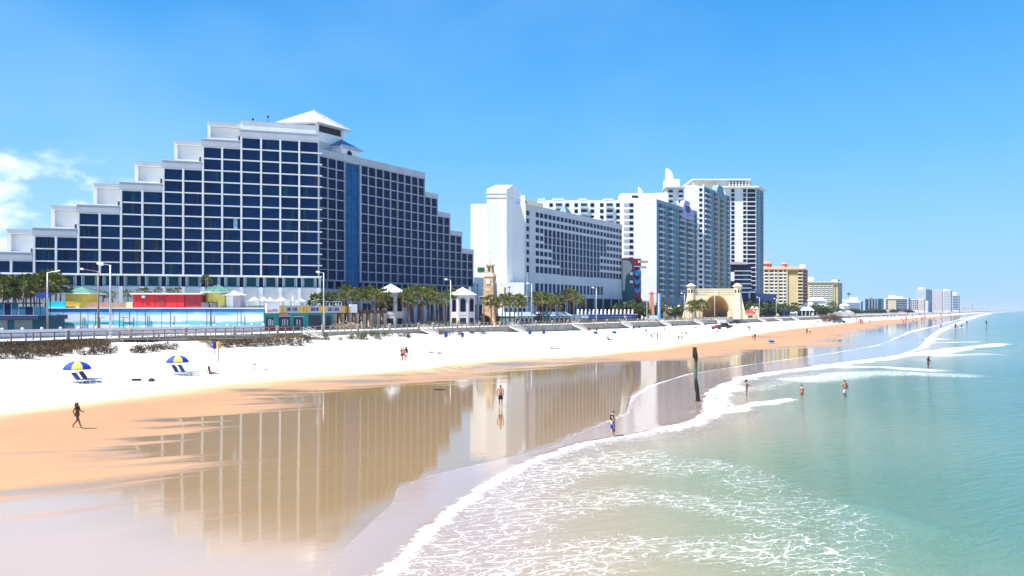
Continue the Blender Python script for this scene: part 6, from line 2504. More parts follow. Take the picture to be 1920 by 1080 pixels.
ORD = ['first', 'second', 'third', 'fourth', 'fifth', 'sixth', 'seventh', 'eighth', 'ninth', 'tenth', 'eleventh', 'twelfth', 'thirteenth', 'fourteenth', 'fifteenth', 'sixteenth',
       'seventeenth', 'eighteenth', 'nineteenth', 'twentieth', 'twenty-first', 'twenty-second', 'twenty-third', 'twenty-fourth', 'twenty-fifth', 'twenty-sixth', 'twenty-seventh',
       'twenty-eighth', 'twenty-ninth', 'thirtieth']
L1 = [(-8, 541), (4, 538), (16, 540), (25, 546), (31, 536), (42, 541), (50, 533), (58, 542), (66, 535), (76, 534), (84, 528), (95, 530), (104, 536), (112, 540)]
for i, (p, py) in enumerate(L1):
    Yp = 157 + rgp.uniform(-3, 6)
    x, y = at(p, Yp)
    palm(x, y, zat(py, Yp) - DECK_Z, 'shaggy palm behind the blue glass pavilion, %s from the left edge' % ORD[i], 'palms behind the blue glass pavilion', sc=1.25)
L2 = [(652, 550), (661, 556), (670, 553), (680, 551), (689, 556), (697, 549), (704, 553), (712, 556), (721, 552), (730, 556), (739, 558), (748, 562), (757, 560), (766, 553), (775, 548), (783, 545), (792, 549),
      (801, 553), (806, 544), (814, 556), (823, 560), (830, 562), (837, 554), (843, 551), (790, 562), (768, 566), (716, 566)]
L2.sort()
palms_px(L2, -126.5, -140, 'palm grove between the shops and the white gazebo', lambda i, n: 'olive green palm of grove left of the white gazebo, %s from its left end' % ORD[i])
L3 = [(908, 565), (921, 563), (930, 568), (941, 560), (948, 565), (957, 558), (964, 566), (972, 561), (978, 566)]
palms_px(L3, -119.5, -124, 'palms around the clock tower foot', lambda i, n: 'palm near the clock tower foot, %s from the left' % ORD[i], .9)
L4 = [(1003, 556), (1010, 563), (1018, 560), (1026, 563), (1033, 560), (1042, 572), (1050, 558), (1060, 556), (1068, 552), (1076, 557), (1086, 564)]
palms_px(L4, -124.5, -134, 'palms before the slab hotel entrance', lambda i, n: 'palm in front of the slab hotel, %s from the left' % ORD[i], 1.15)
L5 = [(1292, 575), (1299, 574), (1305, 575), (1312, 572), (1319, 573)]
palms_px(L5, -119.5, -124, 'palms left of the bandshell arch', lambda i, n: 'dark palm before the bandshell, %s from the left' % ORD[i], 1.5)
L6 = [(1243, 570), (1237, 574), (1462, 575), (1471, 573), (1556, 572), (1562, 570), (1530, 573), (1537, 572), (1567, 573), (1489, 573)]
L6.sort()
palms_px(L6, -140, -150, 'scattered palms on the far boardwalk', lambda i, n: 'small palm on the far boardwalk, %s from the left' % ORD[i], 1.3)
for p, py, Yp, z0, lab in ((385.5, 524, 172, 8.2, 'single palm standing behind the round yellow booth'), (592, 570, 176, 8.8, 'left bushy palm on the terrace edge'), (602, 566, 178, 8.8, 'middle bushy palm on the terrace edge behind the lamp post'),
                           (613, 567, 177, 8.8, 'right bushy palm on the terrace edge'), (624, 569, 180, 8.8, 'small bushy palm on the terrace edge near the white parasol'), (646, 546, 185, 3.3, 'tall palm left of the palm grove')):
    x, y = at(p, Yp)
    palm(x, y, max(1.0, zat(py, Yp) - z0), lab, 'palms on the hotel terrace' if z0 == 8.8 else None, z=z0, sc=1.35 if z0 == 8.8 else .9)
# tiny palms on the roof deck by the red building
for i, (p, py) in enumerate(((181, 551), (192, 553), (212, 553), (240, 551), (262, 548), (272, 547), (294, 547), (316, 548), (337, 546))):
    x, y = at(p, 165)
    palm(x, y, zat(py, 165) - 8.1, 'little palm on the roof terrace by the red building, %s from the left' % ORD[i], 'little palms on the roof terrace', z=8.1, sc=.62)


def clump_mesh(seed, n, rx, ry, rz, leaf, mm, zc=None, lumps=9):
    """leaf-sized faces spread through several overlapping lumps"""
    rg = random.Random(seed)
    L_ = [(rg.uniform(-.6, .6) * rx, rg.uniform(-.6, .6) * ry, rg.uniform(.25, .8) * rz, rg.uniform(.3, .55)) for _ in range(lumps)]
    m = MB()
    vs, fs = [], []
    for i in range(n):
        cx_, cy_, cz_, rr = rg.choice(L_)
        d = Vector((rg.gauss(0, 1), rg.gauss(0, 1), rg.gauss(0, 1))).normalized() * rg.uniform(.6, 1.0)
        p = Vector((cx_ + d.x * rr * rx, cy_ + d.y * rr * ry, max(0.03, cz_ + d.z * rr * rz)))
        nrm = (d + Vector((rg.gauss(0, .5), rg.gauss(0, .5), rg.gauss(0, .5)))).normalized()
        a = nrm.orthogonal().normalized()
        b_ = nrm.cross(a)
        s_ = leaf * rg.uniform(.6, 1.3)
        k = len(vs)
        vs += [p - a * s_, p + b_ * s_ * .6, p + a * s_, p - b_ * s_ * .6]
        fs.append((k, k + 1, k + 2, k + 3))
    m.add(vs, fs, mm)
    return m.mesh('leaf_clump')


TREES = [clump_mesh(40 + i, 900, 3.2, 3.2, 4.2, 0.34, M_leaf) for i in range(3)]
mt = MB()
mt.tube([(0, 0, 0), (.1, 0, 1.4), (.5, .2, 2.8)], [.28, .2, .1], M_trunk, 6)
mt.tube([(.1, 0, 1.4), (-.7, .1, 2.9)], [.16, .07], M_trunk, 5)
TRK = mt.mesh('tree_trunk')


def tree(x, y, w, h, lab, grp, z=DECK_Z):
    e = empty('broadleaf_tree', (x, y, z), lab, 'tree', grp)
    o = link('trunk', TRK, e)
    o.scale = (h / 5, h / 5, h / 5)
    c = link('crown', rgp.choice(TREES), e, (0, 0, h * .22), rgp.uniform(0, 6))
    c.scale = (w / 6.0, w / 6.0, h * .78 / 4.2 * .9)
    return e


TL = [(1098, 583, 5), (1150, 571, 7), (1162, 567, 8), (1173, 564, 9), (1184, 566, 9), (1196, 562, 10), (1207, 567, 8), (1217, 564, 9), (1228, 568, 8), (1265, 572, 8), (1279, 570, 8),
      (1402, 568, 8), (1412, 564, 10), (1422, 562, 11), (1433, 564, 11), (1444, 567, 11), (1454, 566, 11), (1463, 568, 10), (1476, 571, 9), (1487, 573, 9), (1529, 571, 9), (1542, 573, 8), (1553, 575, 9),
      (1575, 576, 8), (1604, 578, 9), (1634, 578, 9), (1650, 579, 9), (1680, 579, 9), (1702, 579.5, 9)]
for i, (p, py, w) in enumerate(TL):
    if i == 0:
        lab = 'round green bush-like tree below the slab hotel windows'
    elif p < 1230:
        lab = 'dark green tree in the belt before the painted block, %s from the left' % ORD[i - 1]
    elif p < 1300:
        lab = 'dark tree %s the cream gate piers' % ('left behind' if p < 1270 else 'right behind')
    elif p < 1500:
        lab = 'dense dark tree right of the bandshell, %s in the row' % ORD[i - 11]
    else:
        lab = 'small dark tree on the far seafront, %s in the row' % ORD[i - 20]
    x, y = along(p, -136 - (i % 3) * 3)
    h = zat(py, y) - DECK_Z
    tree(x, y, w * (1.0 if p < 1300 else 1.35 if p < 1500 else 2.2), max(h, 3), lab, 'trees behind the boardwalk')

# hedges and planting strip on the boardwalk edge
for i, (p, w, col_, lab) in enumerate(((648, 5, 0, 'low stone rockery at the palm grove edge'), (824, 14, 1, 'mown green planting strip before the gazebo'), (1094, 7, 1, 'round clipped hedge right of the middle palms'),
                                       (1143, 6, 1, 'clipped green hedge before the blue hoarding'), (1170, 9, 1, 'low scrubby hedge left of the van'), (1250, 8, 1, 'dark low hedge below the gate piers'))):
    x, y = along(p, -124.8)
    hd = link('hedge', clump_mesh(90 + i, 700, w, 1.0, 1.5, .16, M_leaf if col_ else M_stone, lumps=14), None, (x, y, DECK_Z), PHI_U)
    tag(hd, lab, 'hedge' if col_ else 'rockery')

# ---- dune vegetation
M_dshrub = leafmat('dune_shrub_leaf', (0.055, 0.042, 0.022), (0.12, 0.085, 0.04), (0.085, 0.045, 0.035))
M_dgreen = leafmat('dune_green_leaf', (0.06, 0.10, 0.02), (0.11, 0.14, 0.035), (0.10, 0.09, 0.04))
M_twig = mat('dune_twig', (0.16, 0.10, 0.075), 0.9, 0.25, 3)
SH = [clump_mesh(60 + i, 520, 1.5, 1.2, .95, .085, M_dshrub, lumps=10) for i in range(3)]
SHG = [clump_mesh(70 + i, 520, 1.5, 1.2, .95, .085, M_dgreen, lumps=10) for i in range(2)]
dl = [(-20, 668, 3.2, 1.5), (12, 672, 3.0, 1.6), (36, 670, 2.8, 1.5), (58, 673, 2.6, 1.3), (82, 669, 2.8, 1.5), (104, 667, 2.5, 1.4), (120, 662, 2.0, 1.1), (20, 660, 2.8, 1.2), (66, 659, 2.8, 1.1), (160, 666, 2.2, 1.2),
      (178, 664, 2.4, 1.3), (196, 663, 2.2, 1.5), (208, 661, 1.7, 1.2), (255, 662, 2.4, 1.3), (270, 661, 2.3, 1.4), (287, 659, 2.2, 1.3), (303, 655, 2.4, 1.1), (320, 655, 2.4, 1.2), (398, 652, 2.2, 1.0), (412, 653, 2.4, 1.3),
      (428, 651, 2.4, 1.3), (446, 650, 2.6, 1.4), (462, 649, 2.6, 1.4), (478, 650, 2.6, 1.6), (494, 649, 2.6, 1.4), (511, 648, 2.6, 1.4), (530, 647, 2.6, 1.3), (545, 645, 2.4, 1.2), (561, 645, 2.2, 1.2), (577, 643, 2.4, 1.7),
      (612, 638, 2.0, 1.5), (635, 637, 1.6, .7), (656, 636, 2.0, 1.0), (668, 636, 2.4, 1.4), (681, 636, 2.6, 1.6), (697, 634, 2.6, 1.5), (712, 633, 2.6, 1.5), (727, 633, 2.2, 1.2), (752, 631, 2.0, .9), (766, 631, 2.4, 1.0), (825, 628, 2.4, 1.2), (841, 629, 2.6, 1.3),
      (862, 628, 2.6, 1.0), (885, 627, 2.2, .8), (905, 626, 2.2, .8)]
for i, (p, py, w, h) in enumerate(dl):
    x, y, z = place(p, py)
    green = (600 < p < 735) or (815 < p < 850)
    if p < 150:
        lab = 'brown wind-clipped shrub on the nearest dune edge, %s from left' % ORD[i % 9]
    elif p < 215:
        lab = 'dark shrub left of the wooden walkway, %s of four' % ORD[i - 9]
    elif p < 345:
        lab = 'brown dune shrub behind the second parasol, %s from left' % ORD[i - 13]
    elif p < 590:
        lab = 'brown dune shrub between the barrel posts and the first stairs, %s from left' % ORD[i - 18]
    elif p < 780:
        lab = 'leafy shrub along the seawall left of the palm grove stairs, %s from left' % ORD[i - 30]
    else:
        lab = 'low plant at the seawall foot below the gazebo, %s from left' % ORD[i - 40]
    e = empty('dune_shrub', (x, y, z - .12), lab, 'shrub', 'shrubs on the dune')
    c = link('foliage', rgp.choice(SHG if green else SH), e, (0, 0, 0), rgp.uniform(0, 6))
    c.scale = (w / 2.6, w / 2.6, h / .95)
    m = MB()
    for q in range(5):
        a = q * 1.26
        m.tube([(0, 0, 0), (math.cos(a) * w * .2, math.sin(a) * w * .2, h * .6)], [.04, .015], M_twig, 3, cap=False)
    m.build('stems', e)

M_oats = leafmat('sea_oats', (0.15, 0.085, 0.04), (0.22, 0.14, 0.065), (0.12, 0.10, 0.04))
rg = random.Random(3)
vs, fs = [], []


def tuft(x, y, z, n, h):
    for _ in range(n):
        a = rg.uniform(0, 6.28)
        l_ = h * rg.uniform(.6, 1.2)
        bx, by = x + rg.gauss(0, .25), y + rg.gauss(0, .25)
        dx_, dy_ = math.cos(a) * l_ * .3, math.sin(a) * l_ * .3
        w = .022
        k = len(vs)
        vs.extend([(bx - w, by, z), (bx + w, by, z), (bx + dx_ * .5, by + dy_ * .5, z + l_ * .75), (bx + dx_, by + dy_, z + l_ * rg.uniform(.85, 1.0))])
        fs.append((k, k + 1, k + 2))
        fs.append((k, k + 2, k + 3))


for i in range(1500):
    p = rg.uniform(-60, 148)
    py = rg.uniform(646, 664)
    x, y, z = place(p, py) if i % 6 == 0 else (None, None, None)
    if x is None:
        s_ = rg.uniform(*so_) if 'so_' in globals() else None
        if s_ is None:
            continue
        t__ = rg.uniform(-116.8, -110.5)
        x, y = st(s_, t__)
        z = sz(x, y)
    else:
        s__, t__ = to_st(x, y)
        if 'so_' not in globals():
            so_ = [s__, s__]
        so_[0], so_[1] = min(so_[0], s__), max(so_[1], s__)
    tuft(x, y, z - .05, 6, .95)
s_a, s_b = s_at(330, WALL_T), s_at(560, WALL_T)
for i in range(1000):
    s_ = rg.uniform(s_a, s_b)
    t__ = rg.uniform(-116.5, -108)
    x, y = st(s_, t__)
    tuft(x, y, sz(x, y) - .05, 5, .55)
m = MB()
m.add(vs, fs, M_oats)
tag(m.build('dune_grass'), 'tall brown sea oats and beach grass along the dune', 'grass', kind='stuff')

# ================================================================== people
M_skin_d = mat('brown_skin', (0.17, 0.075, 0.045), 0.6, 0.08, 3)
M_skin_t = mat('tanned_skin', (0.42, 0.19, 0.10), 0.6, 0.08, 3)
M_skin_l = mat('light_skin', (0.62, 0.38, 0.27), 0.6, 0.08, 3)
M_hair_d = mat('dark_hair', (0.012, 0.008, 0.006), 0.6, 0.0)
M_hair_g = mat('greying_hair', (0.16, 0.12, 0.09), 0.7, 0.1)
CL = {'black': mat('black_cloth', (0.012, 0.010, 0.013), 0.8, 0.0), 'navy': mat('navy_cloth', (0.008, 0.012, 0.05), 0.8, 0.0), 'blue': mat('blue_cloth', (0.01, 0.08, 0.42), 0.8, 0.1, 4),
      'white': mat('white_cloth', (0.80, 0.80, 0.78), 0.8, 0.04, 4), 'red': mat('red_cloth', (0.62, 0.02, 0.05), 0.8, 0.05, 4), 'maroon': mat('maroon_cloth', (0.18, 0.02, 0.03), 0.8, 0.05, 4),
      'grey': mat('grey_cloth', (0.2, 0.2, 0.22), 0.8, 0.05, 4), 'teal': mat('teal_cloth', (0.02, 0.2, 0.25), 0.8, 0.05, 4)}


def skin_mesh(name, verts, edges, radii, m, lev=1, root=0):
    me = bpy.data.meshes.new(name)
    me.from_pydata(verts, edges, [])
    o = bpy.data.objects.new(name, me)
    COL.objects.link(o)
    md = o.modifiers.new('s', 'SKIN')
    md.use_smooth_shade = True
    sv = me.skin_vertices[0].data if me.skin_vertices else None
    if sv is None:
        bpy.context.view_layer.objects.active = o
        me.skin_vertices.new() if hasattr(me.skin_vertices, 'new') else None
        bm = bmesh.new()
        bm.from_mesh(me)
        bm.verts.layers.skin.verify()
        bm.to_mesh(me)
        bm.free()
        sv = me.skin_vertices[0].data
    for i, r in enumerate(radii):
        sv[i].radius = (r, r) if isinstance(r, (int, float)) else r
        sv[i].use_root = (i == root)
    s2 = o.modifiers.new('d', 'SUBSURF')
    s2.levels = lev
    s2.render_levels = lev
    bpy.context.view_layer.update()
    dg = bpy.context.evaluated_depsgraph_get()
    out = bpy.data.meshes.new_from_object(o.evaluated_get(dg))
    out.name = name
    out.materials.clear()
    out.materials.append(m)
    bpy.data.objects.remove(o)
    for p in out.polygons:
        p.material_index = 0
        p.use_smooth = True
    return out


def pose(kind):
    """joint positions, figure faces -Y, feet on z=0, height 1.75"""
    J = dict(pel=(0, 0, .95), sp=(0, 0, 1.12), ch=(0, .01, 1.32), ne=(0, .02, 1.49), he=(0, 0, 1.60), ht=(0, 0, 1.68))
    for s_, n_ in ((-1, 'l'), (1, 'r')):
        J['sh' + n_] = (s_ * .17, .01, 1.43)
        J['el' + n_] = (s_ * .23, .03, 1.15)
        J['wr' + n_] = (s_ * .25, -.03, .90)
        J['hi' + n_] = (s_ * .09, 0, .90)
        J['kn' + n_] = (s_ * .10, -.01, .50)
        J['an' + n_] = (s_ * .11, .02, .09)
        J['to' + n_] = (s_ * .12, -.13, .03)
    if kind == 'walk':
        J['knl'], J['anl'], J['tol'] = (-.09, -.16, .52), (-.09, -.30, .10), (-.09, -.46, .06)
        J['knr'], J['anr'], J['tor'] = (.09, .08, .50), (.09, .38, .16), (.09, .30, .04)
        J['ell'], J['wrl'] = (-.23, .14, 1.17), (-.22, .06, .95)
        J['elr'], J['wrr'] = (.23, -.04, 1.15), (.17, -.24, 1.10)
    elif kind == 'walk2':
        J['knl'], J['anl'], J['tol'] = (-.09, -.05, .50), (-.10, .02, .09), (-.10, -.13, .03)
        J['knr'], J['anr'], J['tor'] = (.10, -.10, .51), (.13, -.24, .10), (.15, -.39, .07)
        J['ell'], J['wrl'] = (-.26, .06, 1.17), (-.22, -.03, .93)
        J['elr'], J['wrr'] = (.27, .05, 1.16), (.24, -.06, .90)
    elif kind == 'bow':
        J['he'], J['ht'], J['ne'] = (0, -.11, 1.55), (0, -.17, 1.61), (0, -.02, 1.46)
        J['elr'], J['wrr'] = (.20, -.10, 1.18), (.10, -.24, 1.05)
        J['ell'], J['wrl'] = (-.20, -.10, 1.18), (-.10, -.24, 1.05)
    elif kind == 'reach':
        J['elr'], J['wrr'] = (.22, -.12, 1.18), (.20, -.36, 1.12)
    elif kind == 'wide':
        J['ell'], J['wrl'] = (-.31, .04, 1.18), (-.34, -.04, .93)
        J['elr'], J['wrr'] = (.31, .04, 1.18), (.34, -.04, .93)
    elif kind == 'sit':
        J = {k: (v[0], v[1] + .25, v[2] - .83) for k, v in J.items()}
        for k in ('sp', 'ch', 'ne', 'he', 'ht', 'shl', 'shr'):
            x, y, z = J[k]
            J[k] = (x, y + .08 * (z - .1), z)
        for s_, n_ in ((-1, 'l'), (1, 'r')):
            J['hi' + n_] = (s_ * .09, .22, .11)
            J['kn' + n_] = (s_ * .11, -.20, .22 if s_ < 0 else .12)
            J['an' + n_] = (s_ * .12, -.62, .07)
            J['to' + n_] = (s_ * .13, -.66, .20)
            J['el' + n_] = (s_ * .24, .42, .33)
            J['wr' + n_] = (s_ * .24, .48 if s_ < 0 else -.0, .06 if s_ < 0 else .25)
    return J


def hand(J, n_, fingers):
    """palm, four fingers and a thumb, slightly curled"""
    w = Vector(J['wr' + n_])
    e = Vector(J['el' + n_])
    d = (w - e).normalized()
    s_ = -1 if n_ == 'l' else 1
    sd = Vector((0, 1, 0)) if abs(d.y) < .8 else Vector((0, 0, 1))
    sd = (sd - d * sd.dot(d)).normalized()
    inn = d.cross(sd).normalized()
    out = []
    pc = w + d * .06
    out.append(('palm', pc, .026))
    for k, (o_, l_) in enumerate(((-.028, .062), (-.010, .072), (.010, .068), (.028, .052))) if fingers else ():
        b_ = w + d * .085 + sd * o_
        out.append(('f', b_, .009, b_ + d * l_ * .55 + inn * .004 * s_, b_ + d * l_ + inn * .018 * s_))
    if fingers:
        b_ = w + d * .045 - sd * .026
        out.append(('f', b_, .010, b_ + d * .03 - sd * .022, b_ + d * .055 - sd * .026))
    return out


def person(x, y, z, rz, sc, kind, skin, hair, top, bottom, lab, grp=None, longhair=False, belly=1.0, hips=1.0, fingers=True, top_long=False, short_len=.62, female=False, cache={}):
    J = pose(kind)
    e = empty('person', (x, y, z), lab, 'person', grp, rz)
    e.scale = (sc, sc, sc)
    key = (kind, skin.name, belly, hips, fingers, female)
    sw = .92 if female else 1.0
    if key not in cache:
        names = ['pel', 'sp', 'ch', 'ne', 'he', 'ht', 'shl', 'ell', 'wrl', 'shr', 'elr', 'wrr', 'hil', 'knl', 'anl', 'tol', 'hir', 'knr', 'anr', 'tor']
        rad = dict(pel=(.135 * hips, .115 * hips), sp=(.125 * belly, .105 * belly), ch=(.15 * sw, .11 * belly ** .5), ne=.055, he=(.078, .092), ht=(.062, .075), shl=.062 * sw, ell=.042, wrl=.028, shr=.062 * sw, elr=.042, wrr=.028,
                   hil=.095 * hips, knl=.060, anl=.038, tol=.034, hir=.095 * hips, knr=.060, anr=.038, tor=.034)
        V = [J[n] for n in names]
        Rr = [rad[n] for n in names]
        idx = {n: i for i, n in enumerate(names)}
        E_ = [('pel', 'sp'), ('sp', 'ch'), ('ch', 'ne'), ('ne', 'he'), ('he', 'ht'), ('ch', 'shl'), ('shl', 'ell'), ('ell', 'wrl'), ('ch', 'shr'), ('shr', 'elr'), ('elr', 'wrr'), ('pel', 'hil'),
              ('hil', 'knl'), ('knl', 'anl'), ('anl', 'tol'), ('pel', 'hir'), ('hir', 'knr'), ('knr', 'anr'), ('anr', 'tor')]
        E_ = [(idx[a], idx[b_]) for a, b_ in E_]
        for n_ in ('l', 'r'):
            for it in hand(J, n_, fingers):
                if it[0] == 'palm':
                    V.append(tuple(it[1]))
                    Rr.append((it[2], it[2] * .6))
                    pi_ = len(V) - 1
                    E_.append((idx['wr' + n_], pi_))
                else:
                    k = len(V)
                    V += [tuple(it[1]), tuple(it[3]), tuple(it[4])]
                    Rr += [it[2], it[2] * .95, it[2] * .8]
                    E_ += [(pi_, k), (k, k + 1), (k + 1, k + 2)]
        # nose
        hx, hy, hz = J['he']
        body = skin_mesh('body', V, E_, Rr, skin)
        cache[key] = body
    link('body', cache[key], e)
    # face: nose, eyes, mouth, ears
    hx, hy, hz = J['he']
    if fingers:
        m = MB()
        m.add([(hx - .015, hy - .088, hz - .01), (hx + .015, hy - .088, hz - .01), (hx, hy - .118, hz - .018), (hx, hy - .09, hz + .03)], [(0, 1, 2), (0, 2, 3), (1, 3, 2), (0, 3, 1)], skin)
        for s_ in (-1, 1):
            m.box(hx + s_ * .03 - .01, hx + s_ * .03 + .01, hy - .098, hy - .085, hz + .018, hz + .030, M_black)
            m.box(hx + s_ * .078 - .006, hx + s_ * .078 + .006, hy - .015, hy + .02, hz - .025, hz + .03, skin)
        m.box(hx - .022, hx + .022, hy - .095, hy - .083, hz - .05, hz - .042, CL['maroon'])
        m.build('face', e)
    # hair: shell over the back and top of the head
    m = MB()
    tx, ty, tz = J['ht']
    vs_, fs_ = [], []
    nl, ns = 5, 10
    ax_ = (Vector(J['ht']) - Vector(J['he'])).normalized()
    for i in range(nl):
        for k in range(ns):
            q = 2 * math.pi * k / ns
            back = .5 + .5 * math.sin(q)           # 1 at the back (+y)
            ph_ = (i / (nl - 1)) * (1.0 + .75 * back)
            r_ = .096
            vs_.append((hx + r_ * .95 * math.sin(ph_) * math.cos(q), hy + r_ * 1.12 * math.sin(ph_) * math.sin(q) + .01, hz + .035 + r_ * math.cos(ph_)))
    for i in range(nl - 1):
        for k in range(ns):
            fs_.append((i * ns + k, i * ns + (k + 1) % ns, (i + 1) * ns + (k + 1) % ns, (i + 1) * ns + k))
    m.add(vs_, fs_, hair)
    if longhair:
        m.tube([(hx, hy + .05, hz + .08), (hx, hy + .10, hz - .04), (hx, hy + .11, hz - .20)], [.075, .085, .05], hair, 8)
    m.build('hair', e, smooth=True)

    def mid(a, b_, f):
        return tuple(Vector(J[a]).lerp(Vector(J[b_]), f))
    if bottom:
        V = [J['pel'], mid('pel', 'sp', .45), J['hil'], mid('hil', 'knl', short_len), J['hir'], mid('hir', 'knr', short_len)]
        k2 = ('b', kind, bottom, hips, belly, short_len)
        if k2 not in cache:
            cache[k2] = skin_mesh('shorts', V, [(0, 1), (0, 2), (2, 3), (0, 4), (4, 5)], [(.15 * hips, .13 * hips), (.14 * belly, .12 * belly), .112 * hips, .10, .112 * hips, .10], CL[bottom])
        link('shorts', cache[k2], e)
    if top:
        f0 = 1.0 if top_long else .35
        V = [mid('sp', 'pel', .6 if top_long else -.35), J['ch'], mid('ch', 'ne', .45), mid('ch', 'shl', 1.0), mid('shl', 'ell', .5 if top_long else .08), mid('ch', 'shr', 1.0), mid('shr', 'elr', .5 if top_long else .08)]
        k2 = ('t', kind, top, belly, top_long, female)
        if k2 not in cache:
            cache[k2] = skin_mesh('top', V, [(0, 1), (1, 2), (1, 3), (3, 4), (1, 5), (5, 6)], [(.145 * belly, .125 * belly), (.165 * sw, .128), .075, .078 * sw, .068, .078 * sw, .068], CL[top])
        link('shirt' if top_long else 'swim_top', cache[k2], e)
    return e


def put(px, py, H_px, rz_deg, kind, *a, zfix=None, **k):
    x, y, z = place(px, py)
    if zfix is not None:
        x, y = ground(px, py, 0)
        z = zfix
    hgt = H_px * y / F
    sc = hgt / (1.74 if kind != 'sit' else .92)
    return person(x, y, z, R(rz_deg), sc, kind, *a, **k)


# facing: figure looks along -Y at rz=0 (towards the camera); +90 looks right (+X)
put(145, 803, 49, 88, 'walk', M_skin_d, M_hair_d, 'black', 'black', 'woman in black swimwear walking right across the damp orange sand', longhair=True, hips=1.25, belly=1.05, short_len=.3, female=True)
put(938.5, 763, 42, 172, 'walk2', M_skin_t, M_hair_g, None, 'navy', 'shirtless man in dark shorts seen from behind on mirror-wet sand', belly=1.15, short_len=.9)
put(1147.5, 818, 51, 70, 'bow', M_skin_l, M_hair_d, 'black', 'blue', 'man in black shirt and blue shorts bending towards a child at the foam edge', top_long=True, short_len=.95, zfix=-.05)
put(1151.5, 818, 31, 75, 'stand', M_skin_t, M_hair_d, 'blue', 'navy', 'small child in blue swimwear standing in front of the man in black', top_long=True, short_len=.9, zfix=-.04)
put(1400, 743, 34, 75, 'reach', M_skin_d, M_hair_d, 'white', 'black', 'girl in white top and black shorts standing in the foam', longhair=True, short_len=.35, female=True, zfix=-.10)
put(1503.5, 742, 30, 10, 'stand', M_skin_t, M_hair_d, 'white', 'red', 'small girl in red skirt wading in the shallow waves', longhair=True, short_len=.5, hips=1.2, female=True, zfix=-.42)
put(1584, 744, 38, 20, 'wide', M_skin_t, M_hair_d, None, 'white', 'bare-chested man in white shorts wading, rightmost of the near waders', belly=1.35, short_len=.95, zfix=-.28)
put(1740.5, 690, 27, 80, 'bow', M_skin_d, M_hair_d, 'black', 'black', 'dark figure knee-deep in the foam far out right', top_long=True, hips=1.2, zfix=-.25)
put(753, 677, 25, 30, 'wide', M_skin_t, M_hair_d, 'maroon', 'maroon', 'woman in maroon, left of the three standing together on dry sand', longhair=True, female=True)
put(757, 677, 27, -10, 'stand', M_skin_t, M_hair_g, None, 'maroon', 'fair-haired bather, middle of the three standing together on dry sand')
put(762, 676, 26.5, 150, 'stand', M_skin_d, M_hair_d, 'navy', 'white', 'long-haired person in navy, right of the three standing together', longhair=True, top_long=True, female=True)
put(398, 702, 16.5, 95, 'sit', M_skin_d, M_hair_d, 'maroon', 'maroon', 'sunbather sitting upright on the dry sand right of second parasol', longhair=True, female=True)
put(1143, 638, 9.5, 100, 'sit', M_skin_d, M_hair_d, 'black', 'maroon', 'person sitting on sand between two grey loungers, far', fingers=False)
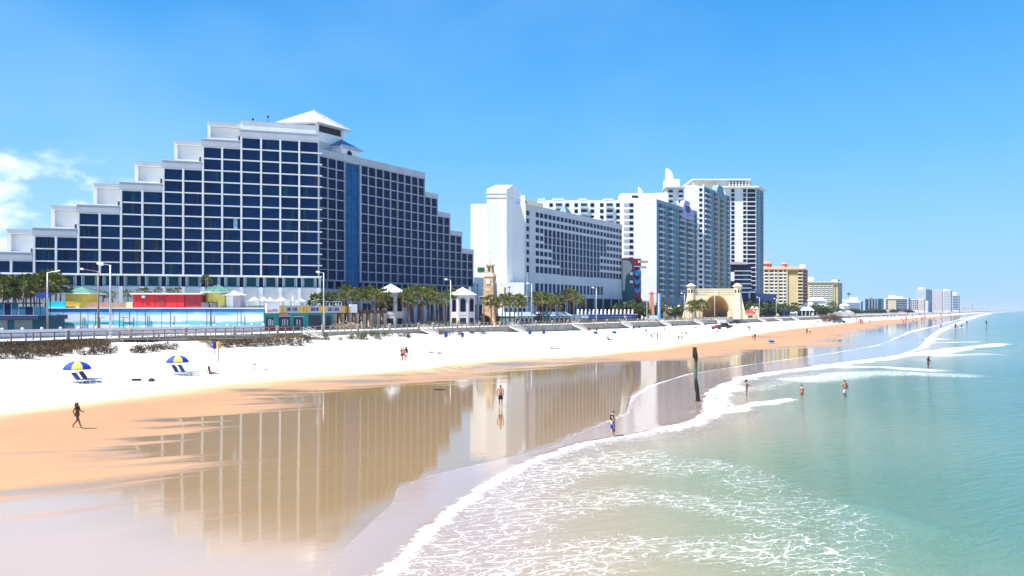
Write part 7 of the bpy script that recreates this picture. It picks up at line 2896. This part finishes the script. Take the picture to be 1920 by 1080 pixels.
far = [
    (1211.5, 627, 12, 'stand', 'black', 'grey', 'lone dark figure walking near the seawall stairs', 30),
    (1222, 632, 7, 'sit', 'red', 'maroon', 'person in red sitting left of two standing bathers', 0),
    (1226.5, 631.5, 9.5, 'stand', 'maroon', 'maroon', 'bather in maroon behind the tallest of the group', 40),
    (1232.5, 639, 17, 'wide', 'maroon', 'red', 'tallest bather of the group, arms out, in red', 60),
    (1272.5, 640, 12, 'stand', 'grey', 'grey', 'bather in grey, left of the pair behind the wooden pile', 200),
    (1278.5, 640, 12.5, 'bow', 'maroon', 'red', 'bather in maroon, right of pair behind the wooden pile', 120),
    (1278, 626.5, 5, 'sit', 'maroon', 'black', 'seated bather left of the lying group', 0),
    (1287, 626, 6.5, 'sit', 'red', 'maroon', 'seated bather in red beside the lying group', 70),
    (1405, 622, 11, 'stand', 'black', 'white', 'bather in black top at the sand edge past the trucks', 20),
    (1410.5, 638, 13, 'walk', 'white', 'grey', 'pale bather, left of two by the tide pool', 90),
    (1415.5, 638, 14, 'stand', 'black', 'maroon', 'dark bather, right of two by the tide pool', 180),
    (1513, 627, 12, 'stand', 'black', 'black', 'stout walker in black, left of two on orange sand', 170),
    (1518.5, 627, 11.5, 'stand', 'white', 'black', 'walker in white shirt, right of two on orange sand', 170),
    (1527.5, 613.5, 7, 'stand', 'black', 'navy', 'dark bather alone above the two walkers', 0),
    (1614, 608.5, 12, 'stand', 'red', 'maroon', 'bather in red, left of the close far pair', 0),
    (1617.5, 608.5, 10, 'stand', 'maroon', 'red', 'bather in maroon, right of the close far pair', 30),
    (1631, 606, 8, 'stand', 'grey', 'grey', 'thin grey bather right of the close far pair', 0),
    (1644, 602, 4, 'stand', 'maroon', 'maroon', 'tiny bather at the upper edge of the orange sand', 0),
    (1688.5, 595, 7, 'stand', 'red', 'maroon', 'first far bather in red on the crowded shore', 0),
    (1690.5, 601, 5.5, 'stand', 'maroon', 'red', 'bather below the first red one on the crowded shore', 0),
    (1694, 606, 6, 'stand', 'red', 'red', 'left of the red cluster on the crowded shore', 0),
    (1697, 607.5, 6, 'stand', 'maroon', 'red', 'middle of the red cluster on crowded shore', 0),
    (1699, 603, 8, 'stand', 'red', 'black', 'right of the red cluster on crowded shore', 0),
    (1699.5, 598.5, 6, 'stand', 'maroon', 'black', 'tall bather above the red cluster', 0),
    (1712, 606, 7, 'walk', 'black', 'black', 'dark walker right of the red cluster', 90),
    (1718, 601, 6, 'stand', 'grey', 'grey', 'grey bather behind the dark walker', 0),
    (1728.5, 602, 8, 'stand', 'maroon', 'black', 'pink-brown bather by the first far foam', 0),
    (1734, 600, 9, 'stand', 'white', 'red', 'tall pale bather by the first far foam', 0),
    (1738, 607, 4, 'stand', 'navy', 'navy', 'small dark bather at the far foam tip', 0),
    (1752, 600, 5, 'stand', 'white', 'grey', 'pale bather at far waterline', 0),
    (1755, 605, 6, 'stand', 'black', 'navy', 'dark bather at far waterline', 0),
    (1724, 592, 5, 'stand', 'maroon', 'red', 'bather on the far sand below the white tower', 0),
    (1743, 594, 5, 'stand', 'red', 'grey', 'bather on the far sand below the pink tower', 0),
    (1765, 592.5, 4.5, 'stand', 'maroon', 'maroon', 'bather on the far sand below the domed tower', 0),
    (1780, 590.5, 4, 'stand', 'red', 'maroon', 'bather on the far sand below the round crowned tower', 0),
    (1797, 589, 3.5, 'stand', 'maroon', 'black', 'last bather visible on the far sand', 0),
]
for i, (p, py, hp, kd, tp, bt, lab, rz) in enumerate(far):
    put(p, py, hp, rz, kd, M_skin_d if i % 3 else M_skin_t, M_hair_d, tp, bt, lab, grp='bathers along the far beach', fingers=False, top_long=(i % 2 == 0), female=False)
for i, (p, py, hp, lab) in enumerate(((1791.5, 615.5, 9, 'dark swimmer left of the pale surfer in the far water'), (1803, 614, 6, 'swimmer beside the pale board in the far water'), (1813, 607.5, 6, 'lone swimmer beyond the pale board'),
                                      (1849.5, 608.5, 7, 'swimmer furthest to the right in deep water'), (1764, 612.5, 5, 'swimmer in front of the long far foam'))):
    put(p, py, hp * 1.5, 0, 'stand', M_skin_d, M_hair_d, 'navy', 'navy', lab, grp='swimmers beyond the far foam', fingers=False, zfix=-.8 * hp * 1.5 / 14, top_long=True)
rq = random.Random(17)
xs_ = sorted(rq.uniform(1655, 1800) for _ in range(29))
for i, p in enumerate(xs_):
    f_ = (p - 1655) / 145
    py = (598 - 8.5 * f_) + rq.uniform(-2.6, 3.0) * (1 - .5 * f_)
    cols2 = ['red', 'maroon', 'navy', 'white', 'grey', 'teal', 'black']
    put(p, py, 7.2 - 3.2 * f_, rq.uniform(0, 360), 'stand', M_skin_t if i % 2 else M_skin_d, M_hair_d, rq.choice(cols2), rq.choice(cols2), 'tiny bather in the far beach crowd, %s from left among the crowd' % ORD[i],
        grp='crowd on the far beach', fingers=False, top_long=True)
for p, py, hp, lab in ((1170, 626, 9, 'distant walker in grey between the blue umbrellas and the bather group'), (1246, 622, 8, 'distant walker between the bather group and the seated pair'), (1345, 626, 9, 'walker in front of the lifeguard cabin'),
                       (1462, 611, 7, 'walker on white sand right of the bandshell'), (1489, 609, 7, 'walker near the last beach stairs'), (1541, 607, 6, 'walker left of the far dark clumps'), (1590, 605, 6, 'walker between the far pickup and lifeguard stand')):
    put(p, py, hp, 40, 'stand', M_skin_t, M_hair_d, 'grey', 'maroon', lab, grp='bathers along the far beach', fingers=False, top_long=True)
x, y = ground(1804.5, 614.8)
m = MB()
m.wall_prism([(-1.3, 0), (1.2, 0.05), (1.35, .12), (1.0, .22), (-1.2, .16)], -.3, .3, M_white)
m.box(-1.2, -1.0, -.04, .04, -.2, 0, M_white)
tag(m.build('surfboard', None, (x, y, .15)), 'white board floating beside a swimmer far out', 'surfboard')

# ================================================================== beach furniture
M_pole2 = mat('steel_pole', (0.45, 0.45, 0.45), 0.4, 0.05, metal=.5)
M_pb = mat('parasol_blue', (0.008, 0.045, 0.52), 0.7, 0.05, 2)
M_py = mat('parasol_yellow', (0.78, 0.60, 0.10), 0.7, 0.05, 2)
M_pw = mat('parasol_white', (0.80, 0.79, 0.74), 0.7, 0.03, 2)


def beach_umbrella(px, py, wpx, htop_px, lab, cols, tilt=0.0, seg=8):
    x, y, z = place(px, py)
    k = y / F
    r_ = wpx / 2 * k
    h = htop_px * k
    e = empty('beach_umbrella', (x, y, z), lab, 'beach umbrella')
    e.rotation_euler = (0, tilt, R(52))
    m = MB()
    m.tube([(0, 0, -.1), (0, 0, h - .05)], .03, M_pole2, 6)
    m.build('pole', e)
    dz = r_ * .52
    n = 4
    for q in range(seg):
        a0, a1 = 2 * math.pi * q / seg, 2 * math.pi * (q + 1) / seg
        m = MB()
        vs_, fs_ = [], []
        for i in range(n + 1):
            f = i / n
            rr = r_ * math.sin(f * 1.25) / math.sin(1.25)
            zz = h - dz * (1 - math.cos(f * 1.25)) / (1 - math.cos(1.25))
            for a in (a0, (a0 + a1) / 2, a1):
                rb = rr * (1 if a != (a0 + a1) / 2 else .955)
                vs_.append((rb * math.cos(a), rb * math.sin(a), zz))
        for i in range(n):
            for c_ in range(2):
                fs_.append((i * 3 + c_, i * 3 + c_ + 1, i * 3 + c_ + 4, i * 3 + c_ + 3))
        k0 = len(vs_)
        for a in (a0, (a0 + a1) / 2, a1):
            rb = r_ * (1 if a != (a0 + a1) / 2 else .955)
            vs_.append((rb * math.cos(a) * .99, rb * math.sin(a) * .99, h - dz - .14))
        for c_ in range(2):
            fs_.append((n * 3 + c_, n * 3 + c_ + 1, k0 + c_ + 1, k0 + c_))
        m.add(vs_, fs_, cols[q % len(cols)])
        m.build('canopy_panel', e, smooth=True)
    m = MB()
    for q in range(seg):
        a = 2 * math.pi * q / seg
        m.tube([(0, 0, h - dz * .9), (r_ * .55 * math.cos(a), r_ * .55 * math.sin(a), h - dz * .28)], .012, M_pole2, 3, cap=False)
    m.lathe([(.05, h - .02), (.04, h + .06), (.01, h + .1)], M_pw, 6)
    m.build('ribs', e)
    return e


beach_umbrella(145, 717, 49, 40, 'blue, yellow and white parasol nearest the camera at left', [M_pb, M_pw, M_py, M_pb, M_pb, M_py, M_pb, M_pw])
beach_umbrella(332, 702, 42.5, 36, 'blue, yellow and white parasol second from left, before the dune shrubs', [M_pb, M_pw, M_py, M_pw, M_pb, M_py, M_pb, M_pb])
M_lblue = mat('lounger_blue_mesh', (0.05, 0.09, 0.22), 0.7, 0.15, 5)
M_lframe = mat('lounger_frame', (0.50, 0.52, 0.56), 0.5, 0.05)


def lounger(px, py, lab, rz=0.0, sc=1.0, m1=M_lblue, back=50, grp='beach loungers'):
    x, y, z = place(px, py)
    e = empty('sun_lounger', (x, y, z), lab, 'sun lounger', grp, rz)
    e.scale = (sc, sc, sc)
    m = MB()
    for yy in (-.30, .27):
        m.box(-.3, 1.35, yy, yy + .04, .28, .32, M_lframe)
    m.build('frame', e)
    for xx in (-.2, .5, 1.2):
        m = MB()
        for yy in (-.30, .27):
            m.box(xx, xx + .04, yy, yy + .04, 0, .28, M_lframe)
        m.build('leg', e)
    for i in range(9):
        m = MB()
        m.box(-.02 + i * .15, .10 + i * .15, -.27, .27, .32, .345, m1)
        m.build('seat_slat', e)
    ca, sa = math.cos(R(back)), math.sin(R(back))
    m = MB()
    m.add([(-.02, -.29, .33), (-.02, .29, .33), (-.02 - .72 * ca, .29, .33 + .72 * sa), (-.02 - .72 * ca, -.29, .33 + .72 * sa), (.02, -.29, .36), (.02, .29, .36), (.02 - .72 * ca, .29, .36 + .72 * sa), (.02 - .72 * ca, -.29, .36 + .72 * sa)],
          [(0, 1, 2, 3), (7, 6, 5, 4), (0, 4, 5, 1), (1, 5, 6, 2), (2, 6, 7, 3), (3, 7, 4, 0)], m1)
    m.build('backrest', e)
    m = MB()
    m.tube([(-.02 - .4 * ca, -.3, .33 + .4 * sa), (-.45, -.3, .3)], .015, M_lframe, 4)
    m.tube([(-.02 - .4 * ca, .3, .33 + .4 * sa), (-.45, .3, .3)], .015, M_lframe, 4)
    m.build('back_prop', e)
    return e


lounger(147, 719, 'left blue lounger in the shade of the nearest parasol', R(-4), 1.1)
lounger(160, 717, 'right blue lounger beside the nearest parasol', R(-4), 1.1, back=55)
lounger(332, 704.5, 'left blue lounger under the second parasol', R(-4), 1.15, back=58)
lounger(344, 704, 'right blue lounger under the second parasol', R(-4), 1.15, back=58)
lounger(1116, 638, 'grey lounger at far mid beach, left of the seated person', R(-5), 1.2, mat('lounger_grey', (0.25, 0.27, 0.30), .7, .1), back=25)
lounger(1152, 637.5, 'pale grey lounger right of the far seated person', R(-5), 1.2, mat('lounger_pale', (0.40, 0.44, 0.46), .7, .1), back=25)
lounger(1296, 637.5, 'dark lounger alone on far dry sand behind the pile', R(-5), 1.1, mat('lounger_dark', (0.04, 0.06, 0.05), .7, .1), back=60)
lounger(1305, 620.5, 'pale lounger below the bandshell stairs', R(-5), 1.2, mat('lounger_pale', (0.4, .44, .46)), back=30)
lounger(1325, 621.5, 'pinkish lounger left of the beach trucks', R(-5), 1.5, mat('lounger_pink', (0.45, 0.16, 0.15), .7, .1), back=30)
M_bag = mat('dark_bag', (0.03, 0.025, 0.03), .8, .1)
x, y, z = place(256, 714)
e = empty('cooler_box', (x, y, z), 'flat black cooler box lying alone on white sand', 'cooler')
m = MB()
m.box(-.38, .38, -.18, .18, 0, .15, M_bag)
m.build('tub', e)
m = MB()
m.box(-.40, .40, -.20, .20, .152, .20, M_bag)
m.build('lid', e)
x, y, z = place(284, 715)
e = empty('beach_bag', (x, y, z), 'dark slumped bag with spilled towel right of the black cooler', 'bag')
m = MB()
m.lathe([(.26, 0), (.32, .1), (.22, .24), (.08, .3)], M_bag, 9)
m.build('sack', e)
m = MB()
m.add([(.2, -.15, .01), (.75, -.1, .02), (.7, .12, .03), (.25, .15, .06), (.5, 0, .1)], [(0, 1, 4), (1, 2, 4), (2, 3, 4), (3, 0, 4)], CL['grey'])
m.build('towel', e)
# wooden stake with white board and low table
x, y, z = place(478, 684)
e = empty('beach_stake', (x, y, z), 'tall thin wooden stake standing in the dry sand', 'post')
m = MB()
m.tube([(0, 0, -.3), (-.02, 0, 31 * y / F)], .055, mat('raw_wood', (.5, .38, .26), .8, .15, 2), 6)
m.build('shaft', e)
m = MB()
m.box(-.18, .12, -.12, .12, 0, .12, CL['blue'])
m.build('footing', e)
x, y, z = place(487, 692.5)
e = empty('low_table', (x, y, z), 'low white folding table right of the wooden stake', 'table')
m = MB()
m.box(-.75, .85, -.35, .35, .30, .35, M_white)
m.build('table_top', e)
for xx in (-.6, .7):
    m = MB()
    m.tube([(xx, -.3, 0), (xx, -.3, .3)], .03, M_bag, 4)
    m.tube([(xx, .3, 0), (xx, .3, .3)], .03, M_bag, 4)
    m.build('leg', e)
# barrels on posts
M_bblue = mat('barrel_blue', (0.012, 0.03, 0.28), .6, .1, 2)


def barrel(px, py, wpx, top_px, bot_px, lab, m1, grp='trash barrels on posts along the beach'):
    x, y, z = place(px, py)
    k = y / F
    e = empty('trash_barrel', (x, y, z), lab, 'trash barrel', grp)
    m = MB()
    m.tube([(0, 0, -.2), (0, 0, bot_px * k + .2)], .06, M_post, 5)
    m.build('post', e)
    m = MB()
    r_ = wpx / 2 * k
    z0_, z1_ = bot_px * k, top_px * k
    m.lathe([(r_ * .8, z0_), (r_, z0_ + .05), (r_, z1_ - .1), (r_ * 1.04, z1_), (r_ * .8, z1_ + .02)], m1, 10)
    m.build('drum', e, smooth=False)
    return e


barrel(402.5, 666, 8, 25, 12, 'navy barrel on a post, left of the yellow one', M_bblue)
barrel(409.5, 678, 7, 37, 24, 'yellow barrel on a white-banded post beside the navy one', mat('barrel_yellow', (.70, .42, .03), .6, .1, 2))
barrel(836, 639.5, 6.5, 17, 7, 'blue barrel nearest the palm grove stairs', M_bblue)
barrel(867, 639, 5.5, 15, 7, 'blue barrel right of the one by palm grove stairs', M_bblue)
barrel(993.5, 631, 6, 11, 4, 'blue barrel just right of the clock tower stairs', M_bblue)
barrel(1019.5, 630, 5.5, 10, 4, 'blue barrel midway between the clock tower and next stairs', M_bblue)
barrel(1104.5, 621, 3.5, 6, 1, 'dark red barrel, left of the pair at the seawall foot', CL['maroon'])
barrel(1118.5, 621, 3.5, 6, 1, 'dark red barrel, right of the pair at seawall foot', CL['maroon'])
barrel(1188, 617, 3, 6, 0.5, 'dark barrel at the seawall foot right of fifth stairs', M_bag)
barrel(1198.5, 616, 2.6, 5, 0.5, 'second dark barrel at seawall foot right of fifth stairs', M_bag)
barrel(1260, 612.5, 3, 6, .5, 'dark barrel against the seawall right of the van stairs', M_bag)
barrel(1322, 611, 2.6, 5, 1, 'dark barrel below the bandshell wall', CL['navy'])
for i, (p, py, hp, lab) in enumerate(((803.5, 651, 22, 'thin dark stake below the palm grove stairs'), (853.5, 653.5, 22, 'thin pale stake between two blue barrels'), (962.5, 640, 13, 'thin stake below the clock tower stairs'),
                                      (1005, 641, 12, 'thin pale stake between the far blue barrels'), (1087.5, 628, 8, 'short thin stake near the fourth stairs'))):
    x, y, z = place(p, py)
    m = MB()
    m.tube([(0, 0, -.2), (.02, 0, hp * y / F)], .045, M_post if i % 2 == 0 else M_rail, 5)
    m.lathe([(.06, hp * y / F - .1), (.05, hp * y / F + .02), (.01, hp * y / F + .06)], M_rail, 6, .02)
    tag(m.build('beach_stake', None, (x, y, z)), lab, 'post', 'thin stakes in the dry sand')
# blue umbrellas far up the beach
M_ub = mat('umbrella_sky_blue', (0.02, .20, .50), .7, .05)
for p, py, w, h, lab, tl in ((1116, 626, 9, 5.2, 'low tilted blue umbrella left of its twin by the seawall', .5), (1151, 625.5, 9, 5.6, 'low tilted blue umbrella right of its twin by the seawall', .5),
                             (1446, 644, 11, 7.5, 'small bright blue umbrella on the wet orange sand', .3), (1304, 617, 6, 5, 'small grey-blue umbrella below the bandshell stairs', .1), (1532, 608, 6, 7, 'tiny pale umbrella on far sand', .1),
                             (1335, 615, 6, 5, 'small dark umbrella left of the trucks', .1), (1402.5, 616, 8, 5, 'small dark umbrella by the bather in black', .1)):
    beach_umbrella(p, py, w, h, lab, [M_ub] if tl > .2 else [CL['grey']], tilt=tl, seg=6)
# sand mounds
for p, py, lab in ((808, 662.5, 'small grey mound of gear on the dry sand, left one'), (823, 663.5, 'tiny grey bundle right of the gear mound'), (1034, 654, 'small dark bundle left of the pale towel'), (1044, 655, 'pale towel with gear on the mid beach')):
    x, y, z = place(p, py)
    m = MB()
    m.lathe([(.5, 0), (.38, .16), (.16, .3), (.03, .34)], CL['grey'], 7)
    m.box(.3, .8, -.2, .2, 0, .08, M_concrete)
    tag(m.build('gear_pile', None, (x, y, z)), lab, 'beach gear')
x, y, z = place(823, 731.5)
m = MB()
m.tube([(-.55, 0, .02), (-.2, .05, .07), (.3, 0, .06), (.6, .1, .02)], [.03, .07, .06, .02], M_bag, 6)
m.tube([(.1, 0, .05), (.35, .25, .04)], [.03, .01], M_bag, 4)
tag(m.build('driftwood', None, (x, y, z)), 'dark driftwood piece on the mirror-wet sand', 'driftwood')

# ---- timber pile standing in the swash
xp, yp = ground(1308.5, 753)
k = yp / F
m_pile, t, b = principled('weedy_pile')
g = t.nodes.new('ShaderNodeNewGeometry')
sp = t.nodes.new('ShaderNodeSeparateXYZ')
t.links.new(g.outputs['Position'], sp.inputs[0])
nz = noise(t, g.outputs['Position'], 2.2, 5, .65)
cr = t.nodes.new('ShaderNodeValToRGB')
t.links.new(math_node(t, 'ADD', math_node(t, 'DIVIDE', sp.outputs['Z'], 4.6), math_node(t, 'MULTIPLY', math_node(t, 'SUBTRACT', nz, .5), .35)), cr.inputs[0])
els = cr.color_ramp.elements
els[0].position, els[0].color = 0, (.012, .010, .008, 1)
els[1].position, els[1].color = 1, (.035, .045, .022, 1)
for p, c in ((.36, (.014, .013, .010)), (.44, (.05, .13, .075)), (.60, (.07, .17, .10)), (.68, (.04, .07, .025)), (.75, (.012, .011, .008))):
    els.new(p).color = (*c, 1)
t.links.new(cr.outputs[0], b.inputs['Base Color'])
b.inputs['Roughness'].default_value = .8
PL = empty('timber_pile', (xp, yp, 0), 'leaning weedy timber pile standing alone in the shallow swash', 'pile')
H_ = 102 * k
pts, rad = [], []
for i in range(13):
    f = i / 12
    pts.append((-5.5 * k * f + .05 * math.sin(f * 9), .04 * math.sin(f * 7), -.5 + (H_ + .3) * f))
    rad.append((.19 if f < .2 else .165 if f < .5 else .13) + .02 * math.sin(f * 23) + (.02 if f > .75 else 0))
m = MB()
m.tube(pts, rad, m_pile, 9)
m.build('shaft', PL, smooth=True)
m = MB()
m.add([(x_, y_, z_) for z_ in (H_ - 20 * k, H_) for (x_, y_) in ((-9.2 * k + .02 * z_ - .09, -.16), (-3.2 * k - .09 + .02 * z_, -.16), (-3.2 * k - .09 + .02 * z_, .12), (-9.2 * k - .09 + .02 * z_, .12))],
      [(0, 1, 5, 4), (1, 2, 6, 5), (2, 3, 7, 6), (3, 0, 4, 7), (4, 5, 6, 7), (3, 2, 1, 0)], m_pile)
m.build('cap_plank', PL)

# ---- vehicles
M_tyre = mat('tyre', (.015, .015, .016), .8, 0)
M_vw = mat('vehicle_white', (.78, .79, .80), .35, .03)
M_vb = mat('vehicle_pale_blue', (.30, .45, .52), .35, .05)
M_vg = mat('vehicle_glass', (.01, .015, .03), .15, 0)


def vehicle(kind, x, y, z, rz, lab, m1, sc=1.0, cat='van'):
    e = empty('parked_' + kind, (x, y, z), lab, cat, None, rz)
    e.scale = (sc, sc, sc)
    m = MB()
    if kind == 'van':
        m.wall_prism([(-2.6, .45), (2.6, .45), (2.6, 1.1), (2.1, 1.35), (1.5, 2.25), (-2.5, 2.35), (-2.6, 2.2)], -.95, .95, m1)
    else:
        m.wall_prism([(-2.6, .5), (2.6, .5), (2.6, 1.05), (1.4, 1.15), (.9, 1.75), (-.6, 1.78), (-.7, 1.15), (-2.6, 1.15)], -.92, .92, m1)
    m.build('body', e)
    m = MB()
    if kind == 'van':
        m.wall_prism([(1.05, 1.35), (1.95, 1.35), (1.42, 2.1), (1.05, 2.1)], -.97, .97, M_vg)
        m.add([(2.12, -.85, 1.37), (2.12, .85, 1.37), (1.54, .85, 2.2), (1.54, -.85, 2.2)], [(0, 1, 2, 3)], M_vg)
    else:
        m.wall_prism([(-.5, 1.18), (1.2, 1.18), (.8, 1.68), (-.5, 1.7)], -.94, .94, M_vg)
    m.build('window', e)
    for xx in (-1.7, 1.7):
        for yy in (-.9, .9):
            m = MB()
            n = 12
            m.wall_prism([(xx + .38 * math.cos(q * math.pi / 6), .38 + .38 * math.sin(q * math.pi / 6)) for q in range(12)], yy - .13, yy + .13, M_tyre)
            w_ = m.build('wheel', e)
            m = MB()
            m.wall_prism([(xx + .2 * math.cos(q * math.pi / 4), .38 + .2 * math.sin(q * math.pi / 4)) for q in range(8)], yy - .15, yy + .15, M_metal)
            m.build('rim', w_)
    for yy in (-.7, .55):
        m = MB()
        m.box(2.58, 2.63, yy, yy + .2, .75, .95, M_pw)
        m.build('headlight', e)
    m = MB()
    m.box(2.5, 2.72, -.9, .9, .42, .62, M_bag)
    m.box(-2.72, -2.5, -.9, .9, .42, .62, M_bag)
    m.build('bumper', e)
    return e


x, y = along(1223, -122.6)
vehicle('van', x, y, DECK_Z, math.pi - .45, 'pale blue panel van parked on the boardwalk before the trees', M_vb, 1.0, 'van')
x, y, z = place(1357, 616)
vehicle('truck', x, y, z, R(8), 'dark pickup truck parked beside the white lifeguard cabin', M_bag, 1.15, 'truck')
x, y, z = place(1378, 607.5)
vehicle('truck', x, y, z, R(20), 'dark car behind the lifeguard cabin near the wall', mat('vehicle_dark_blue', (.02, .03, .06), .35, .05), 1.0, 'car')
x, y, z = place(1574, 606)
vehicle('truck', x, y, z, R(100), 'dark pickup on the far sand, right of the dark shrub clump', mat('vehicle_grey_blue', (.06, .10, .13), .35, .05), 1.3, 'truck')
x, y, z = place(1343, 617.5)
e = empty('beach_cart', (x, y, z), 'low red and black beach cart left of the dark pickup', 'cart')
m = MB()
m.box(-1.6, 1.6, -.7, .7, .35, .75, CL['maroon'])
m.box(-1.2, .4, -.6, .6, .75, 1.15, CL['red'])
m.build('body', e)
for xx in (-1.1, 1.1):
    m = MB()
    m.wall_prism([(xx + .34 * math.cos(q * math.pi / 5), .34 + .34 * math.sin(q * math.pi / 5)) for q in range(10)], -.8, .8, M_tyre)
    m.build('wheel', e)
x, y, z = place(1355, 613.5)
k = y / F
e = empty('lifeguard_cabin', (x, y, z), 'white lifeguard cabin with sloped awning on the sand below the bandshell', 'cabin')
m = MB()
m.box(-6.5 * k, 6.5 * k, 0, 2.5, 1.5, 12 * k, M_vw)
m.build('wall', e)
m = MB()
m.wall_prism([(6.6 * k, 1.5), (11 * k, 1.2), (11 * k, 10.5 * k), (6.6 * k, 11.5 * k)], .2, 2.4, M_balc)
m.build('side_awning', e)
for xx in (-5.5 * k, 5.5 * k):
    m = MB()
    m.tube([(xx, .2, 0), (xx, .2, 1.5)], .12, M_whiteg, 5)
    m.tube([(xx, 2.3, 0), (xx, 2.3, 1.5)], .12, M_whiteg, 5)
    m.build('leg', e)
m = MB()
m.box(-7.2 * k, 7.2 * k, -.6, 3, 12 * k + .01, 12 * k + .2, M_vw)
m.build('roof', e)
x, y, z = place(1608, 605.5)
e = empty('lifeguard_chair', (x, y, z), 'small lifeguard stand with brown frame left of the close far pair', 'lifeguard stand')
k = y / F
m = MB()
for xx in (-3.2 * k, 3.2 * k):
    for yy in (-.8, .8):
        m.tube([(xx * 1.1, yy, 0), (xx * .8, yy * .7, 7 * k)], .14, M_post, 4)
m.build('frame', e)
m = MB()
m.box(-3.2 * k, 3.2 * k, -.9, .9, 4.2 * k, 5.0 * k, M_white)
m.box(-3.6 * k, 3.6 * k, -1, 1, 7 * k, 7.3 * k, CL['maroon'])
m.build('seat', e)
# dark shrub clump on the far sand
for i, (p, py, w) in enumerate(((1558, 602, 5), (1563, 605, 5), (1550, 600, 4))):
    x, y, z = place(p, py)
    o = link('dune_shrub', SH[i], None, (x, y, z))
    o.scale = (w, w, w * .9)
    tag(o, ('tallest dark clump on the far white sand', 'lower dark clump on far white sand, nearest the pickup', 'left dark clump on far white sand')[i], 'shrub', 'shrubs on the far sand')
# far shore: parasols, low cabanas and huts along the seafront, one object per thing
rf = random.Random(8)
kinds = ['white', 'grey', 'cream']
for i in range(24):
    p = 1600 + i * 7.6 + rf.uniform(-2, 2)
    x, y = along(p, -101 - rf.uniform(0, 10))
    k = y / F
    z = max(sz(x, y), .9)
    w = rf.uniform(2.0, 3.2) * k
    e = empty('cabana', (x, y, z), 'tiny pale cabana on the crowded far shore, %s from the left' % ORD[i], 'cabana', 'pale cabanas on the far shore')
    m = MB()
    h = rf.uniform(2.2, 3.2) * k
    m.prism([(-w * .5, -w * .5), (w * .5, -w * .5), (w * .5, w * .5), (-w * .5, w * .5)], h * .55, h * .62, M_pw)
    m.cone([(-w * .6, -w * .6), (w * .6, -w * .6), (w * .6, w * .6), (-w * .6, w * .6)], h * .621, (0, 0, h), (M_roofw, M_cream, M_roofw)[i % 3])
    m.build('roof', e)
    m = MB()
    for a_, b_ in ((-.4, -.4), (.4, -.4), (.4, .4), (-.4, .4)):
        m.box(a_ * w - .15, a_ * w + .15, b_ * w - .15, b_ * w + .15, 0, h * .55, M_whiteg)
    m.box(-.35 * w, .35 * w, 0, .4 * w, 0, h * .4, M_balc if i % 2 else M_dark)
    m.build('posts', e)

# ================================================================== air
m_h = bpy.data.materials.new('haze_air')
m_h.use_nodes = True
t = m_h.node_tree
for n in list(t.nodes):
    t.nodes.remove(n)
pv_ = t.nodes.new('ShaderNodeVolumePrincipled')
pv_.inputs['Color'].default_value = (.80, .88, 1.0, 1)
pv_.inputs['Density'].default_value = HAZE if 'HAZE' in globals() else 0.00007
pv_.inputs['Anisotropy'].default_value = 0.0
o_ = t.nodes.new('ShaderNodeOutputMaterial')
t.links.new(pv_.outputs[0], o_.inputs['Volume'])
mb = MB()
mb.box(-21000, 21000, -5000, 21000, -7.0, 96.0, m_h)
hz = mb.build('haze')
tag(hz, 'thin bright sea haze filling the air', kind='stuff')
